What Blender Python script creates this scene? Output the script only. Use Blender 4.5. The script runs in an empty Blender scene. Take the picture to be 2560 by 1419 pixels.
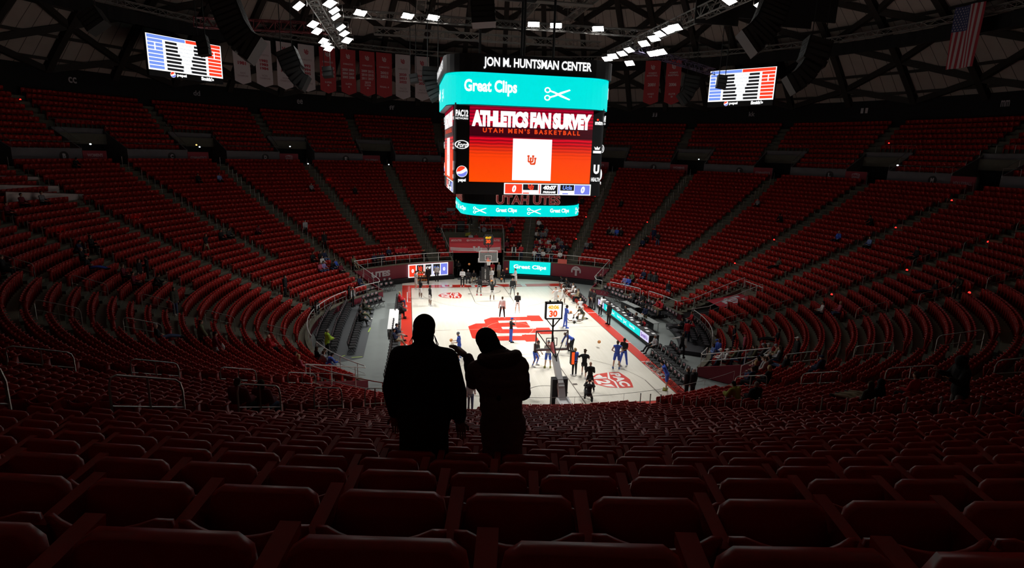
import bpy, bmesh, math, random
import numpy as np
from mathutils import Vector, Matrix, geometry
random.seed(7)
rng = np.random.default_rng(7)
PI = math.pi
SC = bpy.context.scene
COL = SC.collection

# ---------------------------------------------------------------- camera, world, exposure
CAM = np.array([-7.895, -43.0188, 13.6334])
YAW, PITCH, ROLL, FPX = 0.18288, 0.22488, 0.029085, 1439.41


def cam_rows():
    cy, sy, cp, sp = math.cos(YAW), math.sin(YAW), math.cos(PITCH), math.sin(PITCH)
    f = np.array([sy * cp, cy * cp, -sp])
    r = np.array([cy, -sy, 0.0])
    u = np.cross(r, f)
    c, s = math.cos(ROLL), math.sin(ROLL)
    return np.array([c * r + s * u, -s * r + c * u, f])


CR = cam_rows()
cd = bpy.data.cameras.new('camera')
cd.sensor_fit = 'HORIZONTAL'
cd.sensor_width = 36.0
cd.lens = 36.0 * FPX / 2560.0
cd.clip_start = 0.05
cd.clip_end = 400
camo = bpy.data.objects.new('camera', cd)
COL.objects.link(camo)
camo.matrix_world = Matrix(((CR[0][0], CR[1][0], -CR[2][0], CAM[0]), (CR[0][1], CR[1][1], -CR[2][1], CAM[1]),
                            (CR[0][2], CR[1][2], -CR[2][2], CAM[2]), (0, 0, 0, 1)))
SC.camera = camo
w = bpy.data.worlds.new('dark_hall')
SC.world = w
w.use_nodes = True
w.node_tree.nodes['Background'].inputs[0].default_value = (0.010, 0.009, 0.011, 1)
w.node_tree.nodes['Background'].inputs[1].default_value = 0.12
SC.view_settings.view_transform = 'Standard'
SC.view_settings.look = 'None'
SC.view_settings.exposure = 0.0
SC.view_settings.gamma = 1.0
SC.view_settings.use_curve_mapping = False
SC.cycles.max_bounces = 4
SC.cycles.diffuse_bounces = 2
SC.cycles.glossy_bounces = 2
SC.cycles.transmission_bounces = 3
SC.cycles.transparent_max_bounces = 6
SC.cycles.caustics_reflective = False
SC.cycles.caustics_refractive = False
SC.cycles.sample_clamp_indirect = 3.0
LAMP_W = 1.0          # overall scale of the court floodlights


def ray(px, py):
    d = CR.T @ np.array([(px - 1280) / FPX, -(py - 709.5) / FPX, 1.0])
    return d / np.linalg.norm(d)


def on_z(px, py, z=0.0):
    """point of the horizontal plane z under a photograph pixel"""
    d = ray(px, py)
    return CAM + d * ((z - CAM[2]) / d[2])


def on_y(px, py, y):
    d = ray(px, py)
    return CAM + d * ((y - CAM[1]) / d[1])


def on_cyl(px, py, R):
    d = ray(px, py)
    a = d[0] ** 2 + d[1] ** 2
    b = 2 * (CAM[0] * d[0] + CAM[1] * d[1])
    c = CAM[0] ** 2 + CAM[1] ** 2 - R * R
    return CAM + d * ((-b + math.sqrt(max(b * b - 4 * a * c, 0))) / (2 * a))


def proj(P):
    v = CR @ (np.array(P, float) - CAM)
    return 1280 + FPX * v[0] / v[2], 709.5 - FPX * v[1] / v[2], v[2]


def pol(r, az, z=0.0):
    a = math.radians(az)
    return np.array([r * math.sin(a), r * math.cos(a), z])


# ---------------------------------------------------------------- materials
MATS = {}


def mat(name, rgb, rough=0.6, metal=0.0, spec=0.5, noise=0.0, nscale=8.0, emit=None, estr=1.0, bump=0.0, coat=0.0, trans=0.0, alpha=1.0):
    if name in MATS:
        return MATS[name]
    m = bpy.data.materials.new(name)
    m.use_nodes = True
    nt = m.node_tree
    b = nt.nodes['Principled BSDF']
    b.inputs['Base Color'].default_value = (*rgb, 1)
    b.inputs['Roughness'].default_value = rough
    b.inputs['Metallic'].default_value = metal
    b.inputs['Specular IOR Level'].default_value = spec
    b.inputs['Coat Weight'].default_value = coat
    b.inputs['Transmission Weight'].default_value = trans
    b.inputs['Alpha'].default_value = alpha
    if emit is not None:
        b.inputs['Emission Color'].default_value = (*emit, 1)
        b.inputs['Emission Strength'].default_value = estr
    if noise or bump:
        tc = nt.nodes.new('ShaderNodeTexCoord')
        n = nt.nodes.new('ShaderNodeTexNoise')
        n.inputs['Scale'].default_value = nscale
        n.inputs['Detail'].default_value = 4
        nt.links.new(tc.outputs['Object'], n.inputs['Vector'])
        if noise:
            mx = nt.nodes.new('ShaderNodeMix')
            mx.data_type = 'RGBA'
            mx.inputs[6].default_value = (*[c * (1 - noise) for c in rgb], 1)
            mx.inputs[7].default_value = (*[min(1, c * (1 + noise)) for c in rgb], 1)
            nt.links.new(n.outputs['Fac'], mx.inputs[0])
            nt.links.new(mx.outputs[2], b.inputs['Base Color'])
        if bump:
            bp = nt.nodes.new('ShaderNodeBump')
            bp.inputs['Strength'].default_value = bump
            bp.inputs['Distance'].default_value = 0.02
            nt.links.new(n.outputs['Fac'], bp.inputs['Height'])
            nt.links.new(bp.outputs['Normal'], b.inputs['Normal'])
    MATS[name] = m
    return m


def lit(name, rgb, s=1.0):
    """a lit display colour: dark face that emits"""
    return mat(name, (0.01, 0.01, 0.01), 0.5, emit=rgb, estr=s, spec=0.1)


# ---------------------------------------------------------------- mesh builder
class MB:
    def __init__(s):
        s.v, s.f, s.mi, s.cur = [], [], [], 0

    def use(s, i):
        s.cur = i
        return s

    def add(s, vs, fs):
        o = len(s.v)
        s.v.extend([tuple(map(float, p)) for p in vs])
        for f in fs:
            s.f.append(tuple(o + i for i in f))
            s.mi.append(s.cur)
        return s

    def hexa(s, c):
        return s.add(c, [(0, 3, 2, 1), (4, 5, 6, 7), (0, 1, 5, 4), (1, 2, 6, 5), (2, 3, 7, 6), (3, 0, 4, 7)])

    def box(s, x0, x1, y0, y1, z0, z1):
        return s.hexa([(x0, y0, z0), (x1, y0, z0), (x1, y1, z0), (x0, y1, z0), (x0, y0, z1), (x1, y0, z1), (x1, y1, z1), (x0, y1, z1)])

    def obox(s, c, ax, ay, az_):
        """oriented box: centre and three half axes"""
        c, ax, ay, az_ = map(np.asarray, (c, ax, ay, az_))
        return s.hexa([c - ax - ay - az_, c + ax - ay - az_, c + ax + ay - az_, c - ax + ay - az_,
                       c - ax - ay + az_, c + ax - ay + az_, c + ax + ay + az_, c - ax + ay + az_])

    def beam(s, p0, p1, w_, h_, up=(0, 0, 1)):
        p0, p1 = np.array(p0, float), np.array(p1, float)
        d = p1 - p0
        L = np.linalg.norm(d)
        if L < 1e-6:
            return s
        d /= L
        sx = np.cross(d, up)
        if np.linalg.norm(sx) < 1e-4:
            sx = np.cross(d, (1, 0, 0))
        sx /= np.linalg.norm(sx)
        u = np.cross(sx, d)
        return s.obox((p0 + p1) / 2, d * L / 2, sx * w_ / 2, u * h_ / 2)

    def tube(s, pts, r, n=6, closed=False, caps=True):
        pts = [np.array(p, float) for p in pts]
        rs = r if isinstance(r, (list, tuple, np.ndarray)) else [r] * len(pts)
        m = len(pts)
        prev = None
        rings = []
        for i in range(m):
            a = pts[i - 1] if (i > 0 or closed) else pts[i]
            b = pts[(i + 1) % m] if (i < m - 1 or closed) else pts[i]
            d = b - a
            d /= (np.linalg.norm(d) + 1e-9)
            if prev is None:
                ref = np.array([0, 0, 1.0]) if abs(d[2]) < 0.9 else np.array([1.0, 0, 0])
                u = np.cross(ref, d)
            else:
                u = prev - d * np.dot(prev, d)
            u /= (np.linalg.norm(u) + 1e-9)
            prev = u
            v = np.cross(d, u)
            rings.append([pts[i] + rs[i] * (math.cos(2 * PI * k / n) * u + math.sin(2 * PI * k / n) * v) for k in range(n)])
        vs = [p for rg in rings for p in rg]
        fs = []
        for i in range(m if closed else m - 1):
            j = (i + 1) % m
            for k in range(n):
                fs.append((i * n + k, i * n + (k + 1) % n, j * n + (k + 1) % n, j * n + k))
        if caps and not closed:
            fs.append(tuple(range(n - 1, -1, -1)))
            fs.append(tuple((m - 1) * n + k for k in range(n)))
        return s.add(vs, fs)

    def ell(s, c, rx, ry, rz, nu=10, nv=7, M=None):
        vs, fs = [], []
        for j in range(1, nv):
            t = PI * j / nv
            for i in range(nu):
                a = 2 * PI * i / nu
                p = np.array([rx * math.sin(t) * math.cos(a), ry * math.sin(t) * math.sin(a), rz * math.cos(t)])
                vs.append((M @ p if M is not None else p) + np.array(c))
        for sgn in (1, -1):
            p = np.array([0, 0, sgn * rz])
            vs.append((M @ p if M is not None else p) + np.array(c))
        nt_, nb = len(vs) - 2, len(vs) - 1
        for i in range(nu):
            fs.append((nt_, i, (i + 1) % nu))
            b = (nv - 2) * nu
            fs.append((nb, b + (i + 1) % nu, b + i))
        for j in range(nv - 2):
            for i in range(nu):
                fs.append((j * nu + i, (j + 1) * nu + i, (j + 1) * nu + (i + 1) % nu, j * nu + (i + 1) % nu))
        return s.add(vs, fs)

    def poly(s, pts2, fn, depth=0.0):
        """flat polygon from 2-D points mapped through fn(u, v, w); depth gives it thickness"""
        tris = geometry.tessellate_polygon([[Vector((a, b, 0)) for a, b in pts2]])
        n = len(pts2)
        area = sum(pts2[i][0] * pts2[(i + 1) % n][1] - pts2[(i + 1) % n][0] * pts2[i][1] for i in range(n))
        fs = []
        for t in tris:
            a = sum(pts2[t[i]][0] * pts2[t[(i + 1) % 3]][1] - pts2[t[(i + 1) % 3]][0] * pts2[t[i]][1] for i in range(3))
            fs.append(tuple(t) if a > 0 else tuple(reversed(t)))
        if depth:
            vs = [fn(a, b, depth) for a, b in pts2] + [fn(a, b, 0) for a, b in pts2]
            for i in range(n):
                j = (i + 1) % n
                fs.append((i, i + n, j + n, j) if area > 0 else (j, j + n, i + n, i))
            fs += [tuple(n + q for q in reversed(t)) for t in fs[:len(tris)]]
        else:
            vs = [fn(a, b, 0) for a, b in pts2]
        return s.add(vs, fs)

    def mesh(s, name, mats, smooth=False):
        me = bpy.data.meshes.new(name)
        me.from_pydata(s.v, [], s.f)
        for m in (mats if isinstance(mats, (list, tuple)) else [mats]):
            me.materials.append(m)
        if s.cur or any(s.mi):
            me.polygons.foreach_set('material_index', s.mi)
        if smooth:
            me.polygons.foreach_set('use_smooth', [True] * len(s.f))
        me.update()
        return me

    def build(s, name, mats, parent=None, smooth=False):
        return obj(name, s.mesh(name, mats, smooth), parent)


def obj(name, me, parent=None):
    o = bpy.data.objects.new(name, me)
    COL.objects.link(o)
    if parent is not None:
        o.parent = parent
    return o


def tag(o, label, cat, group=None, kind=None):
    o['label'] = label
    o['category'] = cat
    if group:
        o['group'] = group
    if kind:
        o['kind'] = kind
    return o


def struct(o, label=None):
    o['kind'] = 'structure'
    if label:
        o['label'] = label
    return o


def thing(name, label, cat, loc=(0, 0, 0), rz=0.0, group=None):
    o = bpy.data.objects.new(name, None)
    o.empty_display_size = 0.2
    COL.objects.link(o)
    o.location = loc
    o.rotation_euler = (0, 0, rz)
    return tag(o, label, cat, group)


def frame(o_, u, v):
    """mapping (u, v, w) -> 3-D in a plane frame; w along the outward normal u x v"""
    o_, u, v = (np.array(q, float) for q in (o_, u, v))
    u = u / np.linalg.norm(u)
    v = v / np.linalg.norm(v)
    n = np.cross(u, v)
    return lambda a, b, c=0.0: o_ + a * u + b * v + c * n


_txt = {}


def text_geo(body, bold=0.0, space=1.0):
    key = (body, bold, space)
    if key not in _txt:
        cu = bpy.data.curves.new('lettering', 'FONT')
        cu.body = body
        cu.offset = bold
        cu.space_character = space
        cu.resolution_u = 3
        ob = bpy.data.objects.new('lettering', cu)
        COL.objects.link(ob)
        dg = bpy.context.evaluated_depsgraph_get()
        me = bpy.data.meshes.new_from_object(ob.evaluated_get(dg))
        vs = np.array([v.co[:2] for v in me.vertices]) if len(me.vertices) else np.zeros((1, 2))
        fs = [tuple(p.vertices) for p in me.polygons]
        bpy.data.objects.remove(ob)
        bpy.data.curves.remove(cu)
        bpy.data.meshes.remove(me)
        lo, hi = vs.min(0), vs.max(0)
        _txt[key] = ((vs - lo) / np.maximum(hi - lo, 1e-6), fs, (hi - lo)[0] / max((hi - lo)[1], 1e-6))
    return _txt[key]


def add_text(mb, fn, body, u0, v0, w_, h_, bold=0.02, wlift=0.01, space=1.0, slant=0.0):
    """letters scaled into the box u0..u0+w_, v0..v0+h_ of the mapping fn"""
    vs, fs, asp = text_geo(body, bold, space)
    mb.add([fn(u0 + w_ * a + slant * h_ * b, v0 + h_ * b, wlift) for a, b in vs], fs)
    return mb


# interlocking block letters of the home team (outline in its own unit box, up = +v)
_UUPX = [(590, 238), (760, 178), (1655, 160), (1640, 130), (1950, 128), (2060, 268), (1748, 270), (1720, 247), (935, 258), (960, 316), (1630, 280),
         (1735, 428), (1410, 432), (1380, 405), (1015, 410), (1045, 468), (1870, 455), (1870, 430), (2195, 428), (2310, 585), (1985, 588), (1960, 560),
         (950, 570), (700, 490), (660, 415), (555, 420), (610, 550), (760, 605), (930, 640), (1525, 632), (1520, 600), (1855, 595), (1960, 770),
         (1630, 775), (1600, 742), (720, 752), (430, 718), (300, 685), (200, 398), (390, 328), (620, 322)]
_uug = np.array([on_z(1150 + a / 9.846, 775 + b / 9.846, 0.0)[:2] for a, b in _UUPX])   # on the court, up = +X
_uul = np.stack([-_uug[:, 1], _uug[:, 0]], 1)
_lo, _hi = _uul.min(0), _uul.max(0)
UU = [tuple(q) for q in (_uul - _lo) / (_hi - _lo)]


def add_uu(mb, fn, u0, v0, w_, h_, lift=0.01):
    return mb.poly([(u0 + a * w_, v0 + b * h_) for a, b in UU], lambda a, b, c: fn(a, b, c + lift))


def add_scissors(mb, fn, u0, v0, L, lift=0.01):
    """pair of scissors lying along +u, L long"""
    h = L * 0.42
    k = lambda a, b: (u0 + a * L, v0 + b * h)
    for s in (1, -1):
        mb.poly([k(.30, .5 + s * .18), k(.36, .5 + s * .26), k(1.0, .5 - s * .36), k(.96, .5 - s * .46), k(.62, .5 - s * .2)][::(-s)],
                lambda a, b, c: fn(a, b, c + lift))
        cx, cy, n = .13, .5 + s * .32, 12
        for i in range(n):
            a0, a1 = 2 * PI * i / n, 2 * PI * (i + 1) / n
            q = [(cx + .12 * math.cos(a) * rr, cy + .25 * math.sin(a) * rr) for a, rr in ((a0, 1), (a1, 1), (a1, .55), (a0, .55))]
            mb.poly([k(*t) for t in q], lambda a, b, c: fn(a, b, c + lift))
        mb.poly([k(.22, .5 + s * .2), k(.24, .5 + s * .34), k(.40, .5 + s * .2), k(.40, .5 + s * .06)][::(-s)], lambda a, b, c: fn(a, b, c + lift))
    return mb


def disc_pts(cx, cy, rx, ry, n=20, a0=0, a1=2 * PI):
    return [(cx + rx * math.cos(a0 + (a1 - a0) * i / n), cy + ry * math.sin(a0 + (a1 - a0) * i / n)) for i in range(n)]


def ordinal(n):
    W = ['zeroth', 'first', 'second', 'third', 'fourth', 'fifth', 'sixth', 'seventh', 'eighth', 'ninth', 'tenth', 'eleventh', 'twelfth', 'thirteenth',
         'fourteenth', 'fifteenth', 'sixteenth', 'seventeenth', 'eighteenth', 'nineteenth', 'twentieth']
    if n < len(W):
        return W[n]
    t = {2: 'twenty', 3: 'thirty', 4: 'forty', 5: 'fifty'}[n // 10]
    return (t + '-' + W[n % 10]) if n % 10 else {2: 'twentieth', 3: 'thirtieth', 4: 'fortieth', 5: 'fiftieth'}[n // 10]


# ---------------------------------------------------------------- bowl profile
def zb(j):
    return 2.68 + .31 * (j - 5) + .00175 * (j - 5) * (j - 4) if j >= 5 else 2.68 + .30 * (j - 5)


def rb(j):
    return 15.99 + .8128 * j


def T(j):
    return zb(j) - 0.80


JTOP_FAR, JTOP_NEAR = 31, 34
EDGE = 43.0         # azimuth where the end stands meet the side stands
RW = 19.2           # front wall of the end stands
RS = 15.1           # kerb of the side stands
CROSS_R = 41.78


def row_of(r):
    return int(math.ceil((r - .11 - 15.99) / .8128))


def hit_bowl(px, py, h=0.0):
    """where the sight line through a photograph pixel meets the terraces (h above the treads)"""
    d = ray(px, py)
    t = 1.0
    while t < 130:
        P = CAM + d * t
        r = math.hypot(P[0], P[1])
        if r < 41.9 and t > 4:
            az = math.degrees(math.atan2(P[0], P[1]))
            lo = 19.2 if (abs(az) < EDGE or abs(az) > 137) else 15.1
            if r > lo:
                j = (r - 15.99 - .11) / .8128 + .5
                if P[2] <= T(j) + h:
                    return P, r, az, j
            elif P[2] <= h:
                return P, r, az, -1
        t += .05
    return None
# ================================================================ SETTING
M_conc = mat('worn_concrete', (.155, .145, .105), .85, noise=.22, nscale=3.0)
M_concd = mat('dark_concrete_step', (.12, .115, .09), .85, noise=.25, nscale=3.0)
M_grey = mat('grey_painted_wall', (.16, .155, .17), .8, noise=.12, nscale=2.0)
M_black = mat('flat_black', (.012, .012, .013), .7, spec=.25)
M_maroon = mat('maroon_vinyl', (.20, .014, .030), .55, noise=.06)
M_red = mat('painted_red', (.66, .040, .022), .35, noise=.05, nscale=30, coat=.3)
M_white = mat('white_paint', (.80, .80, .80), .4)
M_rail = mat('white_steel_rail', (.72, .72, .70), .35, metal=.0, noise=.04)
M_steel = mat('brushed_steel_post', (.42, .42, .40), .38, metal=.7, noise=.1)
M_floorgrey = mat('grey_floor_covering', (.225, .25, .24), .6, noise=.10, nscale=1.2)

# ---- maple court boards
mcourt = bpy.data.materials.new('maple_boards')
mcourt.use_nodes = True
nt = mcourt.node_tree
b = nt.nodes['Principled BSDF']
tc = nt.nodes.new('ShaderNodeTexCoord')
mp = nt.nodes.new('ShaderNodeMapping')
mp.inputs['Rotation'].default_value = (0, 0, PI / 2)
br = nt.nodes.new('ShaderNodeTexBrick')
br.inputs['Color1'].default_value = (.79, .745, .65, 1)
br.inputs['Color2'].default_value = (.745, .70, .60, 1)
br.inputs['Mortar'].default_value = (.66, .61, .52, 1)
br.inputs['Scale'].default_value = 1.0
br.inputs['Mortar Size'].default_value = .004
br.inputs['Brick Width'].default_value = 1.6
br.inputs['Row Height'].default_value = .12
nt.links.new(tc.outputs['Object'], mp.inputs['Vector'])
nt.links.new(mp.outputs['Vector'], br.inputs['Vector'])
nt.links.new(br.outputs['Color'], b.inputs['Base Color'])
b.inputs['Roughness'].default_value = .28
b.inputs['Specular IOR Level'].default_value = .35

# ---- floor of the event level
f = MB()
n = 96
f.add([(0, 0, -.03)] + [tuple(pol(19.4, 360 * i / n, -.03)) for i in range(n)], [(0, 1 + (i + 1) % n, 1 + i) for i in range(n)])
struct(f.build('floor', M_floorgrey), 'grey covered event floor around the court')


# ---- terraces
def sector(mb, r0, r1, z0, z1, a0, a1, step=2.5):
    n_ = max(1, int(math.ceil((a1 - a0) / step)))
    vs, fs = [], []
    for i in range(n_ + 1):
        a = a0 + (a1 - a0) * i / n_
        vs += [pol(r0, a, z0), pol(r1, a, z0), pol(r1, a, z1), pol(r0, a, z1)]
    for i in range(n_):
        o = 4 * i
        fs += [(o + 3, o + 2, o + 6, o + 7), (o, o + 3, o + 7, o + 4), (o + 2, o + 1, o + 5, o + 6)]
    fs += [(0, 1, 2, 3), (4 * n_ + 3, 4 * n_ + 2, 4 * n_ + 1, 4 * n_)]
    mb.add(vs, fs)


PORTAL = (-9.2, 7.7)


def gaps(j):
    """azimuth intervals of a terrace row that are cut away by the two tunnels"""
    g = []
    if 5 <= j <= 11:
        g.append(PORTAL)
    r = rb(j)
    if r < 21.4:
        g.append((90 - math.degrees(math.asin(1.95 / r)), 90 + math.degrees(math.asin(.62 / r))))
    return g


def spans(j):
    a = [(-137.0, -EDGE), (EDGE, 137.0)] if j < 5 else [(-180.0, 180.0)]
    for g in gaps(j):
        out = []
        for s0, s1 in a:
            if g[1] <= s0 or g[0] >= s1:
                out.append((s0, s1))
            else:
                if g[0] > s0:
                    out.append((s0, g[0]))
                if g[1] < s1:
                    out.append((g[1], s1))
        a = out
    return a


NEAR = lambda az: abs(az) > 146
st = MB()
for j in range(0, JTOP_NEAR + 1):
    r0 = rb(j) - .70
    if j == 0:
        r0 = RS
    for s0, s1 in spans(j):
        if j > JTOP_FAR:
            for q in ((-180, -146), (146, 180)):
                sector(st, r0, rb(j) + .12, T(j) - .9, T(j), *q)
        else:
            if j == 5:
                for q0, q1 in ((max(s0, -EDGE), min(s1, EDGE)), (max(s0, 137), s1), (s0, min(s1, -137))):
                    if q1 > q0:
                        sector(st, RW, rb(j) + .12, T(j) - .7, T(j), q0, q1)
            sector(st, r0, rb(j) + .12, max(T(j) - .9, -.02), T(j), s0, s1)
# the aisle half steps
AISLES = [-164.5, -158, -143, -120, -105, -90, -75, -60, -45, -30, -15, 0, 15, 30, 45, 60, 75, 90, 105, 120, 142, 157, 172]
STOP9 = (-30, -60, -90, -120, 60, 90, 120)


def aisle_j0(a):
    if a == 0:
        return 12
    if a in STOP9:
        return 9
    if abs(a) <= EDGE or abs(a) > 137:
        return 5
    return 0


def aisle_j1(a):
    return 9 if a == -164.5 else JTOP_FAR


AW = 0.62      # half width of an aisle
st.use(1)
for a in AISLES:
    for j in range(aisle_j0(a), aisle_j1(a) + 1):
        r = rb(j)
        dh = (T(j + 1) - T(j)) / 2
        ra = math.radians(a)
        u = np.array([math.sin(ra), math.cos(ra), 0])
        t_ = np.array([math.cos(ra), -math.sin(ra), 0])
        c = u * (r - .09) + np.array([0, 0, T(j) + dh / 2])
        st.obox(c, u * .20, t_ * AW, np.array([0, 0, dh / 2]))
struct(st.build('stands', [M_conc, M_concd]), 'stepped concrete terraces of the bowl')

# ---- walls at the front of the stands
wl = MB()
for q in ((-EDGE, PORTAL[0]), (PORTAL[1], EDGE), (137, 180), (-180, -137)):
    sector(wl, RW - .08, RW + .1, .45, 1.86, *q)
for q in ((EDGE, 86.5), (95.5, 137), (-137, -EDGE)):
    sector(wl, RS - .08, RS + .1, 0, .52, *q)
for a in (EDGE, -EDGE, 137, -137):      # returns where end and side stands meet
    u = pol(1, a)
    t_ = np.array([u[1], -u[0], 0])
    wl.hexa([u * RS + t_ * -.05, u * (RW + .1) + t_ * -.05, u * (RW + .1) + t_ * .05, u * RS + t_ * .05,
             u * RS + t_ * -.05 + [0, 0, .6], u * (RW + .1) + t_ * -.05 + [0, 0, 1.9], u * (RW + .1) + t_ * .05 + [0, 0, 1.9], u * RS + t_ * .05 + [0, 0, .6]])
struct(wl.build('wall_front', M_maroon), 'maroon padded wall in front of the stands')
wl = MB()
for q in ((-EDGE, PORTAL[0]), (PORTAL[1], EDGE), (137, 180), (-180, -137)):
    sector(wl, 18.5, RW - .1, -.02, .42, *q)
struct(wl.build('baseboard_front', M_black), 'black base below the maroon wall')
wl = MB()
for q in ((-EDGE, PORTAL[0]), (PORTAL[1], EDGE), (137, 180), (-180, -137)):
    sector(wl, RW - .12, RW + .22, 1.86, 1.95, *q)
for q in ((EDGE, 86.5), (95.5, 137), (-137, -EDGE)):
    sector(wl, RS - .12, RS + .2, .52, .60, *q)
struct(wl.build('trim_1', M_conc), 'pale ledge on top of the front walls')

# ---- cross aisle wall with the openings of the stair tunnels
cw = MB()
SECT = [-105, -90, -75, -60, -45, -30, -15, 0, 15, 30, 45, 60, 75, 90, 105]
for A in SECT:
    sector(cw, CROSS_R, CROSS_R + .2, 10.9, 12.85, A + 2, A + 10.7)
    sector(cw, CROSS_R, CROSS_R + .2, 10.9, 12.62, A - 4.3, A - 1)
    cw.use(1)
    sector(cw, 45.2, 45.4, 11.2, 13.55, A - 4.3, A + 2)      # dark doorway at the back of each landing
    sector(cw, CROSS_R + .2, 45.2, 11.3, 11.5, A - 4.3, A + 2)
    cw.use(2)
    sector(cw, 45.1, 45.3, 13.55, 14.75, A - 4.3, A + 2)     # lintel
    cw.use(0)
    for e in (A - 4.3, A + 2):
        u = pol(1, e)
        t_ = np.array([u[1], -u[0], 0]) * .06
        cw.hexa([u * CROSS_R - t_ + [0, 0, 10.9], u * 45.3 - t_ + [0, 0, 10.9], u * 45.3 + t_ + [0, 0, 10.9], u * CROSS_R + t_ + [0, 0, 10.9],
                 u * CROSS_R - t_ + [0, 0, 12.85], u * 45.3 - t_ + [0, 0, 14.7], u * 45.3 + t_ + [0, 0, 14.7], u * CROSS_R + t_ + [0, 0, 12.85]])
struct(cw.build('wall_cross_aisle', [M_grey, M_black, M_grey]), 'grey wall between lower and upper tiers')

# ---- upper tier
UT = lambda u: 12.55 + .56 * u
UR = lambda u: 43.0 + .78 * u
NU = 10
ut = MB()
for u in range(NU):
    for A in SECT:
        r0, r1 = UR(u) - .68, UR(u) + .12
        if r1 < 45.4:
            sector(ut, r0, r1, UT(u) - 1.0, UT(u), A + 2, A + 10.7)
        else:
            sector(ut, r0, r1, UT(u) - 1.0, UT(u), A - 4.3, A + 10.7)
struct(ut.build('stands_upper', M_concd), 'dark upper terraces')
bk = MB()
sector(bk, 50.25, 50.6, 16.5, 20.75, -120, 120)
struct(bk.build('wall_back', M_black), 'black fascia above the upper tier')
bt = MB()
sector(bt, 43.75, 44.05, 10.0, 13.0, 146, 180)
sector(bt, 43.75, 44.05, 10.0, 13.0, -180, -146)

# ---- dome
mdome = bpy.data.materials.new('roof_decking')
mdome.use_nodes = True
nt = mdome.node_tree
b = nt.nodes['Principled BSDF']
b.inputs['Roughness'].default_value = .9
tc = nt.nodes.new('ShaderNodeTexCoord')
sp = nt.nodes.new('ShaderNodeSeparateXYZ')
nt.links.new(tc.outputs['Object'], sp.inputs[0])
at = nt.nodes.new('ShaderNodeMath')
at.operation = 'ARCTAN2'
nt.links.new(sp.outputs[0], at.inputs[0])
nt.links.new(sp.outputs[1], at.inputs[1])
mu = nt.nodes.new('ShaderNodeMath')
mu.operation = 'MULTIPLY'
mu.inputs[1].default_value = 240 / (2 * PI)
nt.links.new(at.outputs[0], mu.inputs[0])
fr = nt.nodes.new('ShaderNodeMath')
fr.operation = 'FRACT'
nt.links.new(mu.outputs[0], fr.inputs[0])
gt = nt.nodes.new('ShaderNodeMath')
gt.operation = 'LESS_THAN'
gt.inputs[1].default_value = .05
nt.links.new(fr.outputs[0], gt.inputs[0])
nz = nt.nodes.new('ShaderNodeTexNoise')
nz.inputs['Scale'].default_value = .9
mx = nt.nodes.new('ShaderNodeMix')
mx.data_type = 'RGBA'
mx.inputs[6].default_value = (.40, .335, .30, 1)
mx.inputs[7].default_value = (.50, .43, .39, 1)
nt.links.new(tc.outputs['Object'], nz.inputs['Vector'])
nt.links.new(nz.outputs['Fac'], mx.inputs[0])
m2 = nt.nodes.new('ShaderNodeMix')
m2.data_type = 'RGBA'
m2.inputs[7].default_value = (.10, .085, .075, 1)
nt.links.new(gt.outputs[0], m2.inputs[0])
nt.links.new(mx.outputs[2], m2.inputs[6])
nt.links.new(m2.outputs[2], b.inputs['Base Color'])

AP = 42.0
_h = AP - 20.55
DRS = (50.4 ** 2 + _h * _h) / (2 * _h)
DZ = lambda r: 20.55 + math.sqrt(DRS ** 2 - r * r) - math.sqrt(DRS ** 2 - 50.4 ** 2)
dm = MB()
rr = [0.01, 6, 12, 18, 24, 28, 32, 36, 39, 42, 44.5, 47, 49, 50.5]
na = 96
for r in rr:
    dm.v += [tuple(pol(r, 360 * i / na, DZ(min(r, 50.4)))) for i in range(na)]
for k in range(len(rr) - 1):
    for i in range(na):
        dm.f.append((k * na + i, k * na + (i + 1) % na, (k + 1) * na + (i + 1) % na, (k + 1) * na + i))
        dm.mi.append(0)
ceil = struct(dm.build('ceiling', mdome), 'domed roof with pale decking')
M_beam = mat('dark_roof_timber', (.030, .024, .020), .7, noise=.2)
RIBS = [7.5 * k + .4 for k in range(-13, 5)] + [36.5, 43.2, 49.6, 56.2, 64.2, 72.4, 80.5, 88.5, 96.5]
RING = [50.3, 48.7, 46.2, 43.6, 40.9, 38.0, 35.0, 32.0, 28.5, 25.0]
nb = 0
par0 = RIBS.index(-59.6) % 2
for k, a in enumerate(RIBS):
    m_ = MB()
    for i in range(len(RING) - 1):
        p0, p1 = pol(RING[i], a, DZ(RING[i]) - .35), pol(RING[i + 1], a, DZ(RING[i + 1]) - .35)
        m_.beam(p0, p1, .62, .7)
    o = m_.build('roof_rib', M_beam, ceil)
    m_ = MB()
    for i in range(len(RING) - 1):
        if (k + i + par0) % 2 == 0:
            for dk in (-1, 1):
                if 0 <= k + dk < len(RIBS):
                    m_.beam(pol(RING[i], a, DZ(RING[i]) - .3), pol(RING[i + 1], RIBS[k + dk], DZ(RING[i + 1]) - .3), .42, .6)
    if m_.f:
        m_.build('roof_brace', M_beam, ceil)
for r in (49.5, 47.5, 44.9, 42.2, 39.4, 36.5, 33.5, 30):
    m_ = MB()
    for k in range(len(RIBS) - 1):
        m_.beam(pol(r, RIBS[k], DZ(r) - .14), pol(r, RIBS[k + 1], DZ(r) - .14), .2, .28)
    m_.build('roof_purlin', M_beam, ceil)

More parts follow.
